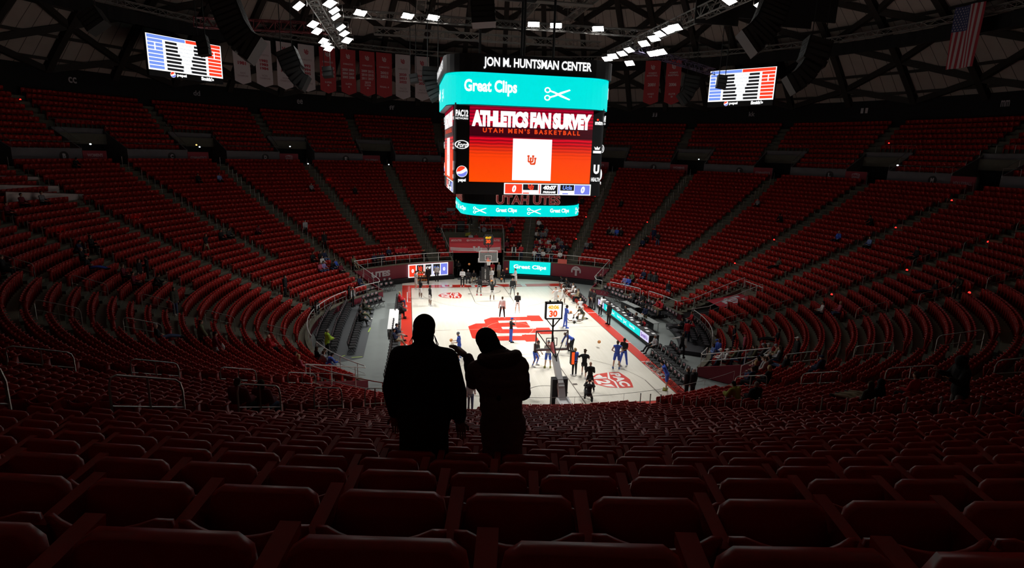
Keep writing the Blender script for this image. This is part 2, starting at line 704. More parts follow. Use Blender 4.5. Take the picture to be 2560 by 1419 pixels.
# ---- court
court = MB()
court.box(-8.52, 8.42, -18.45, 18.45, -.02, .0)
court = struct(court.build('floor_court', mcourt), 'pale maple basketball court')
pm = MB()
for x0, x1, y0, y1 in ((-8.50, -7.64, -15.55, 15.55), (7.64, 8.40, -15.55, 15.55), (-7.64, 7.64, 14.345, 15.55), (-7.64, 7.64, -15.55, -14.345)):
    pm.add([(x0, y0, .004), (x1, y0, .004), (x1, y1, .004), (x0, y1, .004)], [(0, 1, 2, 3)])
pm.build('court_border', M_red, court)
ln = MB()
M_line = mat('thin_court_line', (.10, .075, .06), .4)
M_faint = mat('faint_court_line', (.42, .37, .31), .4)


def line(mb, pts, w_=.05, z=.006, closed=False):
    pts = [np.array(q, float) for q in pts]
    for i in range(len(pts) - 1):
        d = pts[i + 1] - pts[i]
        d /= np.linalg.norm(d)
        nrm = np.array([-d[1], d[0]]) * w_ / 2
        e = d * w_ * .3
        a_, b_ = pts[i] - e, pts[i + 1] + e
        mb.add([(*(a_ - nrm), z), (*(b_ - nrm), z), (*(b_ + nrm), z), (*(a_ + nrm), z)], [(0, 1, 2, 3)])


def arc(cx, cy, r, a0, a1, n_=32):
    return [(cx + r * math.cos(math.radians(a0 + (a1 - a0) * i / n_)), cy + r * math.sin(math.radians(a0 + (a1 - a0) * i / n_))) for i in range(n_ + 1)]


for s in (1, -1):
    Y = lambda y: s * y
    line(ln, [(-7.63, Y(14.335)), (7.63, Y(14.335))])
    for x in (-1.83, 1.83):
        line(ln, [(x, Y(14.33)), (x, Y(8.53))])
    line(ln, [(s * x, s * y) for x, y in arc(0, 12.73, 1.22, 180, 360)], .05)
    th = math.degrees(math.acos(6.60 / 6.75))
    for x in (-6.6, 6.6):
        line(ln, [(x, Y(14.33)), (x, Y(12.73 - 6.75 * math.sin(math.radians(th))))])
for x in (-7.63, 7.63):
    line(ln, [(x, -14.33), (x, 14.33)])
ln.build('boundary_lines', M_line, court)
ln = MB()
for s in (1, -1):
    line(ln, [(-1.83, s * 8.53), (1.83, s * 8.53)])
    line(ln, [(s * x, s * y) for x, y in arc(0, 8.53, 1.83, 180, 360)])
    line(ln, [(s * x, s * y) for x, y in arc(0, 12.73, 6.75, 180 + th, 360 - th, 48)])
line(ln, [(-7.6, 0), (-4.7, 0)])
line(ln, [(4.5, 0), (7.6, 0)])
ln.build('inner_lines', M_faint, court)
lw = MB()
for y in (9.7, 4.0, -4.2, -8.2, 14.3):
    line(lw, [(7.66, y), (8.42, y)], .09)
line(lw, [(-7.66, 12.6), (-8.0, 12.6), (-8.0, 8.8), (-7.66, 8.8)], .07)
lw.build('coaching_box_marks', mat('white_tape', (.8, .78, .76), .5), court)
bl = MB()
for s in (1, -1):
    for x in (-2.15, 1.87):
        bl.add([(x, s * 11.5 - .12, .006), (x + .28, s * 11.5 - .12, .006), (x + .28, s * 11.5 + .12, .006), (x, s * 11.5 + .12, .006)], [(0, 1, 2, 3)])
bl.build('lane_blocks', M_line, court)
lg = MB()
lg.poly([(x, y) for x, y in _uug], lambda a, b_, c: (a, b_, .005))
lg.build('centre_logo', M_red, court)
cl = MB()
line(cl, arc(0, 0, 1.83, 0, 360, 48), .05, .008)
line(cl, [(-4.2, 0), (-1.0, 0)], .05, .008)
cl.build('centre_circle', mat('salmon_line', (.78, .33, .25), .4), court)
tx = MB()
for ch, px0, px1 in (('U', 1104.5, 1131), ('T', 1167, 1197), ('A', 1212, 1257), ('H', 1276, 1316)):
    x0, x1 = on_z(px0, 714, 0)[0], on_z(px1, 714, 0)[0]
    add_text(tx, lambda a, b_, c: (a, b_, .008), ch, x0, 14.42, x1 - x0, 1.1, .05)
tx.build('baseline_lettering', mat('white_floor_letter', (.8, .78, .75), .4), court)
tx = MB()
fn = frame((7.98, -8.35, .008), (0, -1, 0), (1, 0, 0))
add_text(tx, fn, 'UFIRST', 0, -.20, 3.1, .46, .06, 0)
add_text(tx, fn, 'CREDIT UNION', .4, -.34, 2.2, .09, .02, 0)
tx.build('sideline_lettering', MATS['white_floor_letter'], court)


def conf_logo(cx, cy, su, sv, parts):
    """conference shield painted on the floor; its top points to +X"""
    fn_ = lambda a, b_, c=0: (cx + b_ * sv, cy - a * su, .006 + c)
    m_ = MB()
    sh = [(-.5, .40), (-.25, .46), (0, .5), (.25, .46), (.5, .40), (.5, .1), (.42, -.2), (.22, -.42), (0, -.5), (-.22, -.42), (-.42, -.2), (-.5, .1)]
    m_.poly(sh, fn_)
    m_.build('conference_shield', M_red, parts)
    m_ = MB()
    add_text(m_, lambda a, b_, c: fn_(a, b_, .002), 'PAC', -.44, .14, .86, .24, .05)
    add_text(m_, lambda a, b_, c: fn_(a, b_, .002), '12', -.22, -.36, .44, .34, .05)
    m_.poly([(-.5, .1), (-.1, -.02), (.1, .06), (.5, .02), (.5, .06), (.1, .11), (-.1, .04), (-.5, .14)], lambda a, b_, c: fn_(a, b_, .002))
    m_.poly([(-.40, -.14), (-.2, -.1), (-.24, -.3), (-.3, -.26)], lambda a, b_, c: fn_(a, b_, .002))
    m_.poly([(.26, -.3), (.24, -.06), (.42, -.02), (.36, -.2)], lambda a, b_, c: fn_(a, b_, .002))
    m_.build('shield_lettering', MATS['white_floor_letter'], parts)


c0, c1 = on_z(1525, 950, 0), on_z(1125, 738, 0)
conf_logo(c0[0], c0[1], 2.5, 2.6, court)
conf_logo(c1[0], c1[1], 2.3, 2.3, court)
# ================================================================ SEATS
M_seat = mat('red_seat_plastic', (.46, .019, .014), .34, noise=.10, nscale=1.5, spec=.5)
M_seatb = mat('red_seat_back_plastic', (.42, .017, .013), .36, noise=.10, nscale=1.5, spec=.5)
M_bolt = mat('white_bolt', (.7, .66, .62), .4)
PITCH_S = .482


def shell(nx, xs_top, zlo, zhi, yfun, thick, dip):
    """curved panel: returns verts, faces (thin closed shell)"""
    vs, fs = [], []
    nz_ = len(zlo) if hasattr(zlo, '__len__') else 2
    return vs, fs


def back_geo(nx, nz_):
    """seat back: wraps slightly, top edge dips in the middle"""
    vs, fs = [], []
    for side in (0, 1):
        for k in range(nz_ + 1):
            t = k / nz_
            for i in range(nx + 1):
                x = -.228 + .456 * i / nx
                q = abs(x) / .228
                top = .795 - .030 * (1 - q * q) - (.03 * max(0, (q - .86) / .14) ** 2)
                z = .36 + (top - .36) * t
                y = -.055 + .09 * t - .075 * q * q + (.022 if side else 0)
                vs.append((x, y, z))
    m_ = (nx + 1) * (nz_ + 1)
    for k in range(nz_):
        for i in range(nx):
            a = k * (nx + 1) + i
            fs.append((a, a + 1, a + nx + 2, a + nx + 1))
            fs.append((m_ + a, m_ + a + nx + 1, m_ + a + nx + 2, m_ + a + 1))
    for i in range(nx):
        a = nz_ * (nx + 1) + i
        fs.append((a, a + 1, m_ + a + 1, m_ + a))
        fs.append((i, m_ + i, m_ + i + 1, i + 1))
    for k in range(nz_):
        a, b_ = k * (nx + 1), k * (nx + 1) + nx
        fs.append((a, a + nx + 1, m_ + a + nx + 1, m_ + a))
        fs.append((b_, m_ + b_, m_ + b_ + nx + 1, b_ + nx + 1))
    return vs, fs


def pan_geo(nx, rnd, down=False):
    """seat pan, tipped up against the back (or let down)"""
    out = [(-.205, 0), (-.212, .30), (-.19, .40), (-.155, .425), (.155, .425), (.19, .40), (.212, .30), (.205, 0)] if rnd else \
          [(-.205, 0), (-.205, .37), (-.165, .42), (.165, .42), (.205, .37), (.205, 0)]
    n = len(out)
    lay = [(0.0, 1.0), (.012, 1.035), (.040, 1.035), (.052, .985)] if rnd else [(0.0, 1.0), (.05, 1.0)]
    vs = []
    for dth, sc in lay:
        for x, s_ in out:
            xx = x * sc
            ss = .02 + (s_ - .2) * sc + .2
            if down:
                vs.append((xx, -.10 - ss, .40 + dth - .02 + .05 * (ss / .45)))
            else:
                vs.append((xx, -.115 - dth - .06 * (ss / .45), .345 + ss))
    fs = [tuple(range(n))[::-1], tuple((len(lay) - 1) * n + k for k in range(n))]
    for l in range(len(lay) - 1):
        for k in range(n):
            fs.append((l * n + k, l * n + (k + 1) % n, (l + 1) * n + (k + 1) % n, (l + 1) * n + k))
    return vs, fs


def boxgeo(x0, x1, y0, y1, z0, z1):
    m_ = MB().box(x0, x1, y0, y1, z0, z1)
    return m_.v, m_.f


def arm_geo():
    m_ = MB()
    x = -PITCH_S / 2
    m_.hexa([(x - .026, -.30, .735), (x + .026, -.30, .735), (x + .026, -.02, .70), (x - .026, -.02, .70),
             (x - .026, -.305, .765), (x + .026, -.305, .765), (x + .026, -.01, .735), (x - .026, -.01, .735)])
    m_.hexa([(x - .018, -.24, 0), (x + .018, -.24, 0), (x + .018, -.02, .0), (x - .018, -.02, .0),
             (x - .018, -.22, .735), (x + .018, -.22, .735), (x + .018, -.08, .71), (x - .018, -.08, .71)])
    return m_.v, m_.f


def seat_sites():
    """(row, block number, seat number, azimuth) of every seat"""
    out = []
    for j in range(0, JTOP_NEAR + 1):
        r = rb(j)
        half = math.degrees((AW + .06) / r)
        for s0, s1 in (spans(j) if j <= JTOP_FAR else [(-180, -146), (146, 180)]):
            cuts = [a for a in AISLES if aisle_j0(a) <= j <= aisle_j1(a) and s0 - .01 <= a <= s1 + .01]
            edges = []
            cur = s0 + (0 if abs(s0) == 180 else math.degrees(.12 / r))
            for a in cuts:
                edges.append((cur, a - half))
                cur = a + half
            edges.append((cur, s1 - (0 if abs(s1) == 180 else math.degrees(.12 / r))))
            for e0, e1 in edges:
                L = math.radians(e1 - e0) * (r - .1)
                m_ = int(L // PITCH_S)
                for k in range(m_):
                    az = (e0 + e1) / 2 + math.degrees((k - (m_ - 1) / 2) * PITCH_S / (r - .1))
                    out.append((j, round((e0 + e1) / 2, 1), k, az))
    return out


SITES = seat_sites()
USITES = []
for u in range(NU):
    r = UR(u)
    for A in SECT:
        lo = A + 2 if r < 45.6 else A - 3.2
        L = math.radians(A + 10.5 - lo) * r
        m_ = int(L // PITCH_S)
        for k in range(m_):
            USITES.append((u, A, k, (lo + A + 10.5) / 2 + math.degrees((k - (m_ - 1) / 2) * PITCH_S / r)))

OCC = set()        # seats with somebody in them: pan let down


def seat_xf(r, az, z):
    a = math.radians(az)
    t_ = np.array([math.cos(a), -math.sin(a), 0])
    u = np.array([math.sin(a), math.cos(a), 0])
    return t_, u, pol(r, az, z)


def nearest_seat(P, j):
    az = math.degrees(math.atan2(P[0], P[1]))
    best = None
    for s_ in SITES_BY_ROW[j]:
        d = abs(s_[3] - az)
        if best is None or d < best[0]:
            best = (d, s_)
    return best[1]


SITES_BY_ROW = {}
for s_ in SITES:
    SITES_BY_ROW.setdefault(s_[0], []).append(s_)


def choose_near():
    cand = []
    for s_ in SITES:
        if abs(s_[3]) < 138:
            continue
        P = pol(rb(s_[0]), s_[3], T(s_[0]) + .72)
        x, y, zc = proj(P)
        if zc < .4 or x < -420 or x > 2980 or y > 1640 or y < 300:
            continue
        cand.append((zc * (1 + .0 * abs(x - 1280)), s_))
    cand.sort(key=lambda q: q[0])
    return [c[1] for c in cand[:300]]


def build_seats():
    near = choose_near()
    nearset = set((s_[0], s_[3]) for s_ in near)
    # ---- everything farther away: one object
    bg, pg, pd, ag = back_geo(4, 1), pan_geo(4, False), pan_geo(4, False, True), arm_geo()
    kits = {}
    for dn in (False, True):
        vs, fs, mi = [], [], []
        for g, m_ in ((bg, 1), (pd if dn else pg, 0), (ag, 0)):
            o = len(vs)
            vs += g[0]
            fs += [tuple(o + i for i in f_) for f_ in g[1]]
            mi += [m_] * len(g[1])
        kits[dn] = (np.array(vs), fs, mi)
    V, LT, LI, MI = [], [], [], []
    base = 0
    kl = {}
    for dn, (vs, fs, mi) in kits.items():
        kl[dn] = (np.array([len(f_) for f_ in fs]), np.array([i for f_ in fs for i in f_]), np.array(mi))
    todo = [(rb(s_[0]), s_[3], T(s_[0]), (s_[0], s_[3]) in OCC) for s_ in SITES if (s_[0], s_[3]) not in nearset]
    todo += [(UR(s_[0]), s_[3], UT(s_[0]), False) for s_ in USITES]
    for r, az, z, dn in todo:
        t_, u, o = seat_xf(r, az, z)
        vs = kits[dn][0]
        V.append(vs[:, :1] * t_ + vs[:, 1:2] * u + vs[:, 2:] * np.array([0, 0, 1]) + o)
        LT.append(kl[dn][0])
        LI.append(kl[dn][1] + base)
        MI.append(kl[dn][2])
        base += len(vs)
    V, LT, LI, MI = np.concatenate(V), np.concatenate(LT), np.concatenate(LI), np.concatenate(MI)
    me = bpy.data.meshes.new('stadium_seats')
    me.vertices.add(len(V))
    me.vertices.foreach_set('co', V.astype(np.float32).ravel())
    me.loops.add(len(LI))
    me.loops.foreach_set('vertex_index', LI.astype(np.int32))
    me.polygons.add(len(LT))
    me.polygons.foreach_set('loop_start', np.concatenate([[0], np.cumsum(LT)[:-1]]).astype(np.int32))
    me.polygons.foreach_set('loop_total', LT.astype(np.int32))
    me.materials.append(M_seat)
    me.materials.append(M_seatb)
    me.polygons.foreach_set('material_index', MI.astype(np.int32))
    me.update(calc_edges=True)
    me.validate()
    o = obj('stadium_seats', me)
    tag(o, 'thousands of empty red folding seats filling the bowl beyond the nearest rows', 'seats', kind='stuff')
    # ---- the nearest three hundred, one by one
    def dmesh(g, name, m_, smooth=True):
        me_ = bpy.data.meshes.new(name)
        me_.from_pydata(g[0], [], g[1])
        me_.materials.append(m_)
        if smooth:
            me_.polygons.foreach_set('use_smooth', [True] * len(g[1]))
        me_.update()
        return me_
    b_me = dmesh(back_geo(10, 4), 'seat_back', M_seatb)
    p_me = dmesh(pan_geo(8, True), 'seat_pan', M_seat)
    q_me = dmesh(pan_geo(8, True, True), 'seat_pan_down', M_seat)
    a_me = dmesh(arm_geo(), 'armrest', M_seatb, False)
    bm_ = MB()
    for x in (-.15, .15):
        bm_.ell((x, -.148, .56), .010, .006, .010, 6, 4)
    bo_me = bm_.mesh('bolt', M_bolt)
    rows = {}
    for s_ in near:
        rows.setdefault(s_[0], []).append(s_)
    jmax = max(s_[0] for s_ in near)
    for j, ss in sorted(rows.items(), reverse=True):
        ss.sort(key=lambda q: -((q[3] + 360) % 360))
        for k, s_ in enumerate(ss):
            rown = jmax - j
            where = 'row nearest the camera' if rown == 0 else '%s row from the camera' % ordinal(rown + 1)
            t = thing('folding_seat', 'red folding seat, %s from the left in the %s' % (ordinal(k + 1), where), 'seat',
                      tuple(pol(rb(j), s_[3], T(j))), -math.radians(s_[3]), 'red folding seats in the nearest rows')
            obj('backrest', b_me, t)
            obj('seat_pan', q_me if (j, s_[3]) in OCC else p_me, t)
            obj('armrest', a_me, t)
            if rown < 6 and (j, s_[3]) not in OCC:
                obj('bolts', bo_me, t)
# ================================================================ FLOODLIGHTS AND TRUSSES
M_lens = mat('floodlight_lens', (.9, .9, .9), .3, emit=(1.0, .98, .94), estr=14)
M_case = mat('floodlight_case', (.25, .25, .26), .5, metal=.4)
M_truss = mat('aluminium_truss', (.30, .285, .27), .45, metal=.5)
M_dark = mat('dark_rigging', (.018, .018, .018), .7)

LIGHT_PX = [  # (photograph pixel of a fixture, height of its truss, width, aim X)
    (747, 15, 22.5, "left"), (825, 9, 22.5, 'left'), (836, 27, 22.5, 'left'), (840, 42, 22.5, 'left'), (783, 61, 22.5, 'left'), (793, 78, 22.5, 'left'),
    (853, 69, 22.5, "left"), (861, 84, 22.5, 'left'), (868, 101, 22.5, 'left'), (809, 103, 22.5, 'left'), (815, 112, 22.5, 'left'), (822, 121, 22.5, 'left'),
    (1518, 147, 22.5, 'right'), (1532, 141, 22.5, 'right'), (1555, 134, 22.5, 'right'), (1573, 125, 22.5, 'right'), (1610, 109, 22.5, 'right'),
    (1635, 96, 22.5, 'right'), (1650, 85, 22.5, 'right'), (1670, 76, 22.5, 'right'), (1688, 69, 22.5, 'right'), (1631, 134, 22.5, 'right'), (1643, 132, 22.5, 'right'),
    (1654, 130, 22.5, 'right'), (1574, 158, 22.5, 'right'), (1823, 1, 22.5, 'right'), (1903, 16, 22.5, 'right'),
    (901, 32, 24, 'far'), (1019, 40, 24, 'far'), (1083, 44, 24, 'far'), (1334, 61, 24, 'far'), (1390, 64, 24, 'far'), (1495, 72, 24, 'far')]


def lens_mesh(w_, h_):
    m_ = MB()
    m_.box(-w_ / 2, w_ / 2, -h_ / 2, h_ / 2, -.012, 0)
    return m_.mesh('lens', M_lens)


def case_mesh(w_, h_):
    m_ = MB()
    m_.hexa([(-w_ / 2, -h_ / 2, 0), (w_ / 2, -h_ / 2, 0), (w_ / 2, h_ / 2, 0), (-w_ / 2, h_ / 2, 0),
             (-w_ * .4, -h_ * .35, .22), (w_ * .4, -h_ * .35, .22), (w_ * .4, h_ * .35, .22), (-w_ * .4, h_ * .35, .22)])
    for k in range(5):
        x = -w_ * .35 + w_ * .7 * k / 4
        m_.box(x - .01, x + .01, -h_ * .34, h_ * .34, .2, .3)
    return m_.mesh('housing', M_case)


def yoke_mesh(w_):
    m_ = MB()
    m_.tube([(-w_ / 2 - .03, 0, .02), (-w_ / 2 - .03, 0, .42), (w_ / 2 + .03, 0, .42), (w_ / 2 + .03, 0, .02)], .022, 5)
    m_.tube([(0, 0, .42), (0, 0, .75)], .03, 5)
    return m_.mesh('yoke', M_truss)


LM, CM, YM = lens_mesh(.92, .60), case_mesh(.98, .66), yoke_mesh(.98)


def flood(P, aim, label, group, power):
    d = Vector(np.array(aim) - np.array(P)).normalized()
    t = thing('floodlight', label, 'floodlight', tuple(P), 0, group)
    q = d.to_track_quat('-Z', 'Y')
    for n_, me in (('housing', CM), ('lens', LM), ('yoke', YM)):
        o = obj(n_, me, t)
        if n_ != 'yoke':
            o.rotation_euler = q.to_euler()
    L = bpy.data.lights.new('court_beam', 'SPOT')
    L.energy = power
    L.spot_size = math.radians(SPOT_DEG)
    L.spot_blend = 1.0
    L.shadow_soft_size = .3
    L.color = (1.0, .985, .95)
    lo = bpy.data.objects.new('court_beam', L)
    COL.objects.link(lo)
    lo.parent = t
    lo.location = d * .06
    lo.rotation_euler = q.to_euler()


SPOT_DEG = 74
nn = {'left': 0, 'right': 0, 'far': 0}
for px, py, z, side in LIGHT_PX:
    P = on_z(px, py, z)
    nn[side] += 1
    if side == 'far':
        aim = (P[0] * .35, -4.0, 0)
        lab = 'white floodlight on the catwalk above the scoreboard, %s from the left' % ordinal(nn[side])
        grp = 'floodlights on the catwalk'
    else:
        aim = (-P[0] * .10 + 1.2 * math.sin(nn[side] * 2.1), max(-9, min(9, P[1] * .7 + 3 * math.cos(nn[side] * 1.7))) - 3, 0)
        lab = 'white floodlight on the %s lighting truss, %s in line, beaming at the court' % (side, ordinal(nn[side]))
        grp = 'floodlights on the %s truss' % side
    flood(P, aim, lab, grp, 3600 * LAMP_W)
# ================================================================ HANGING SCOREBOARD
L_teal = lit('screen_teal', (0.0, .80, .76))
L_white = lit('screen_white', (1.0, 1.0, 1.0), 1.15)
L_redo = lit('screen_red', (1.0, .055, .02))
L_orange = lit('screen_orange', (.80, .06, .01))
L_black = mat('screen_black', (.012, .012, .014), .35, emit=(.01, .01, .012), estr=1)
L_blue = lit('screen_blue', (.20, .24, .86))
L_lblue = lit('screen_light_blue', (.20, .34, .95))
L_dred = lit('lit_letter_dark_red', (.11, .012, .012))
L_tan = lit('lit_letter_edge', (.30, .12, .10))
M_board = mat('scoreboard_black_panel', (.016, .018, .020), .45)
M_under = mat('scoreboard_underside', (.20, .20, .24), .5)


def wave_screen():
    """red show screen: dark streaks above, orange below"""
    m = bpy.data.materials.new('show_screen')
    m.use_nodes = True
    nt = m.node_tree
    b = nt.nodes['Principled BSDF']
    b.inputs['Base Color'].default_value = (.01, .01, .01, 1)
    tc = nt.nodes.new('ShaderNodeTexCoord')
    sp = nt.nodes.new('ShaderNodeSeparateXYZ')
    nt.links.new(tc.outputs['Object'], sp.inputs[0])
    rm = nt.nodes.new('ShaderNodeMapRange')
    rm.inputs[1].default_value, rm.inputs[2].default_value = 11.6, 16.6
    nt.links.new(sp.outputs[2], rm.inputs[0])
    ramp = nt.nodes.new('ShaderNodeValToRGB')
    e = ramp.color_ramp.elements
    e[0].position, e[0].color = 0.0, (1.0, .075, .0, 1)
    e[1].position, e[1].color = 1.0, (.30, .0, .02, 1)
    for pos, c in ((.38, (1.0, .05, .002, 1)), (.52, (.75, .004, .01, 1)), (.585, (.85, .0, .02, 1)), (.60, (.03, .0, .004, 1)), (.72, (.05, .0, .005, 1)), (.76, (.75, .0, .025, 1))):
        q = ramp.color_ramp.elements.new(pos)
        q.color = c
    nt.links.new(rm.outputs[0], ramp.inputs[0])
    wv = nt.nodes.new('ShaderNodeTexWave')
    wv.wave_type = 'BANDS'
    wv.bands_direction = 'Z'
    wv.inputs['Scale'].default_value = 1.5
    wv.inputs['Distortion'].default_value = 1.2
    wv.inputs['Detail'].default_value = 2
    nt.links.new(tc.outputs['Object'], wv.inputs['Vector'])
    r2 = nt.nodes.new('ShaderNodeMapRange')
    r2.inputs[1].default_value, r2.inputs[2].default_value, r2.inputs[3].default_value, r2.inputs[4].default_value = .30, .55, 0, .75
    nt.links.new(rm.outputs[0], r2.inputs[0])
    mm = nt.nodes.new('ShaderNodeMath')
    mm.operation = 'MULTIPLY'
    nt.links.new(wv.outputs['Fac'], mm.inputs[0])
    nt.links.new(r2.outputs[0], mm.inputs[1])
    mx = nt.nodes.new('ShaderNodeMix')
    mx.data_type = 'RGBA'
    mx.inputs[7].default_value = (.05, .0, .004, 1)
    nt.links.new(mm.outputs[0], mx.inputs[0])
    nt.links.new(ramp.outputs[0], mx.inputs[6])
    nt.links.new(mx.outputs[2], b.inputs['Emission Color'])
    b.inputs['Emission Strength'].default_value = 1.0
    return m


M_show = wave_screen()
SBX = .12
sbd = thing('scoreboard', 'huge four-sided video scoreboard with teal rings hanging over centre court', 'scoreboard', (0, 0, 0))


def rrect(hx, hy, rad, n=8):
    pts = []
    for cx, cy, a0 in ((hx - rad, -hy + rad, -90), (hx - rad, hy - rad, 0), (-hx + rad, hy - rad, 90), (-hx + rad, -hy + rad, 180)):
        for i in range(n + 1):
            a = math.radians(a0 + 90 * i / n)
            pts.append((SBX + cx + rad * math.cos(a), cy + rad * math.sin(a)))
    return pts


def ring_mesh(mb, hx, hy, rad, z0, z1, inner=.35):
    p = rrect(hx, hy, rad)
    q = rrect(hx - inner, hy - inner, max(.2, rad - inner))
    n = len(p)
    mb.add([(x, y, z0) for x, y in p] + [(x, y, z1) for x, y in p] + [(x, y, z0) for x, y in q] + [(x, y, z1) for x, y in q],
           [(i, (i + 1) % n, n + (i + 1) % n, n + i) for i in range(n)] + [(2 * n + (i + 1) % n, 2 * n + i, 3 * n + i, 3 * n + (i + 1) % n) for i in range(n)] +
           [(2 * n + i, 2 * n + (i + 1) % n, (i + 1) % n, i) for i in range(n)] + [(n + i, n + (i + 1) % n, 3 * n + (i + 1) % n, 3 * n + i) for i in range(n)])
    return mb


def ring_fn(hx, hy, rad, z0):
    """(s, v, w): s runs along the ring from the middle of the court-end face, v upward"""
    p = rrect(hx, hy, rad, 12)
    st_ = [(SBX, -hy)] + p + [(SBX, -hy)]
    cum = [0]
    for i in range(1, len(st_)):
        cum.append(cum[-1] + math.hypot(st_[i][0] - st_[i - 1][0], st_[i][1] - st_[i - 1][1]))
    Ltot = cum[-1]

    def fn(s, v, w_=0):
        s = s % Ltot
        i = max(k for k in range(len(cum) - 1) if cum[k] <= s + 1e-9)
        d = np.array(st_[i + 1]) - np.array(st_[i])
        L = np.linalg.norm(d)
        if L < 1e-9:
            return np.array([*st_[i], z0 + v])
        q = np.array(st_[i]) + d / L * (s - cum[i])
        nrm = np.array([d[1], -d[0]]) / L
        return np.array([*(q + nrm * w_), z0 + v])
    return fn, Ltot


# frame and panels
m_ = MB()
ring_mesh(m_, 5.0, 4.9, .25, 10.86, 16.6, .5)
m_.box(SBX - 4.7, SBX + 4.7, -4.6, 4.6, 10.9, 11.1)
m_.build('body', M_board, sbd)
m_ = MB()
ring_mesh(m_, 5.62, 5.55, 2.0, 18.42, 19.5, .5)
m_.box(SBX - 4.6, SBX + 4.6, -4.6, 4.6, 18.9, 19.1)
m_.build('name_band', M_board, sbd)
m_ = MB()
ring_mesh(m_, 5.5, 5.42, 2.0, 16.5, 18.42, .04)
m_.build('upper_ring_display', L_teal, sbd)
m_ = MB()
ring_mesh(m_, 5.45, 5.37, 2.0, 16.45, 16.52, .9)
m_.build('ring_soffit', M_under, sbd)
m_ = MB()
ring_mesh(m_, 4.25, 4.15, 2.2, 10.10, 10.86, .5)
m_.box(SBX - 3.2, SBX + 3.2, -3.2, 3.2, 10.2, 10.4)
m_.build('lower_band', M_board, sbd)
m_ = MB()
ring_mesh(m_, 4.3, 4.2, 2.2, 9.34, 10.10, .05)
m_.build('lower_ring_display', L_teal, sbd)
# lettering on the rings
m_ = MB()
fn, Lr = ring_fn(5.64, 5.57, 2.0, 18.42)
for k in range(4):
    s0 = k * Lr / 4
    add_text(m_, fn, 'JON M. HUNTSMAN CENTER', s0 - 3.45 + (.0 if k else .18), .2, 6.95, .70, .030, .03)
m_.build('arena_name', L_white, sbd)
m_ = MB()
fn, Lr = ring_fn(5.5, 5.42, 2.0, 16.5)
for k in range(4):
    s0 = k * Lr / 4
    add_text(m_, fn, 'Great Clips', s0 - 4.45, .55, 3.35, .95, .035, .03)
    add_scissors(m_, fn, s0 + .65, .45, 1.75, .03)
m_.build('ring_advert', L_white, sbd)
m_ = MB()
fn, Lr = ring_fn(4.3, 4.2, 2.2, 9.34)
nrep = 8
for k in range(nrep):
    s0 = k * Lr / nrep
    add_text(m_, fn, 'Great Clips', s0 - 2.1, .22, 1.45, .36, .035, .03)
    add_scissors(m_, fn, s0 + .05, .16, 1.0, .03)
m_.build('lower_ring_advert', L_white, sbd)
fn, Lr = ring_fn(4.27, 4.17, 2.2, 10.10)
a_, b2 = MB(), MB()
for k in range(4):
    s0 = k * Lr / 4
    add_text(a_, fn, 'UTAH UTES', s0 - 2.1, .06, 4.5, .64, .045, .02)
    add_text(b2, fn, 'UTAH UTES', s0 - 2.05, .09, 4.4, .58, .012, .035)
a_.build('team_name_edge', L_tan, sbd)
b2.build('team_name', L_dred, sbd)


def globe(mb_r, mb_w, mb_b, fn, cx, cy, r):
    """cola globe: red cap, white wave, blue cup"""
    lift = lambda d: (lambda a, b_, c: fn(a, b_, c + d))
    mb_w.poly(disc_pts(cx, cy, r * 1.08, r * 1.08, 24), lift(.02))
    top = [(cx + r * math.cos(a), cy + r * math.sin(a)) for a in np.linspace(math.radians(15), math.radians(195), 14)]
    wav = [(cx - .85 * r, cy - .05 * r), (cx - .4 * r, cy + .0 * r), (cx + .1 * r, cy + .28 * r), (cx + .6 * r, cy + .62 * r)]
    mb_r.poly(top[3:] + wav, lift(.03))
    bot = [(cx + r * math.cos(a), cy + r * math.sin(a)) for a in np.linspace(math.radians(205), math.radians(365), 14)]
    wav = [(cx + .75 * r, cy + .02 * r), (cx + .3 * r, cy - .28 * r), (cx - .1 * r, cy - .42 * r), (cx - .55 * r, cy - .45 * r)]
    mb_b.poly(bot + wav, lift(.03))


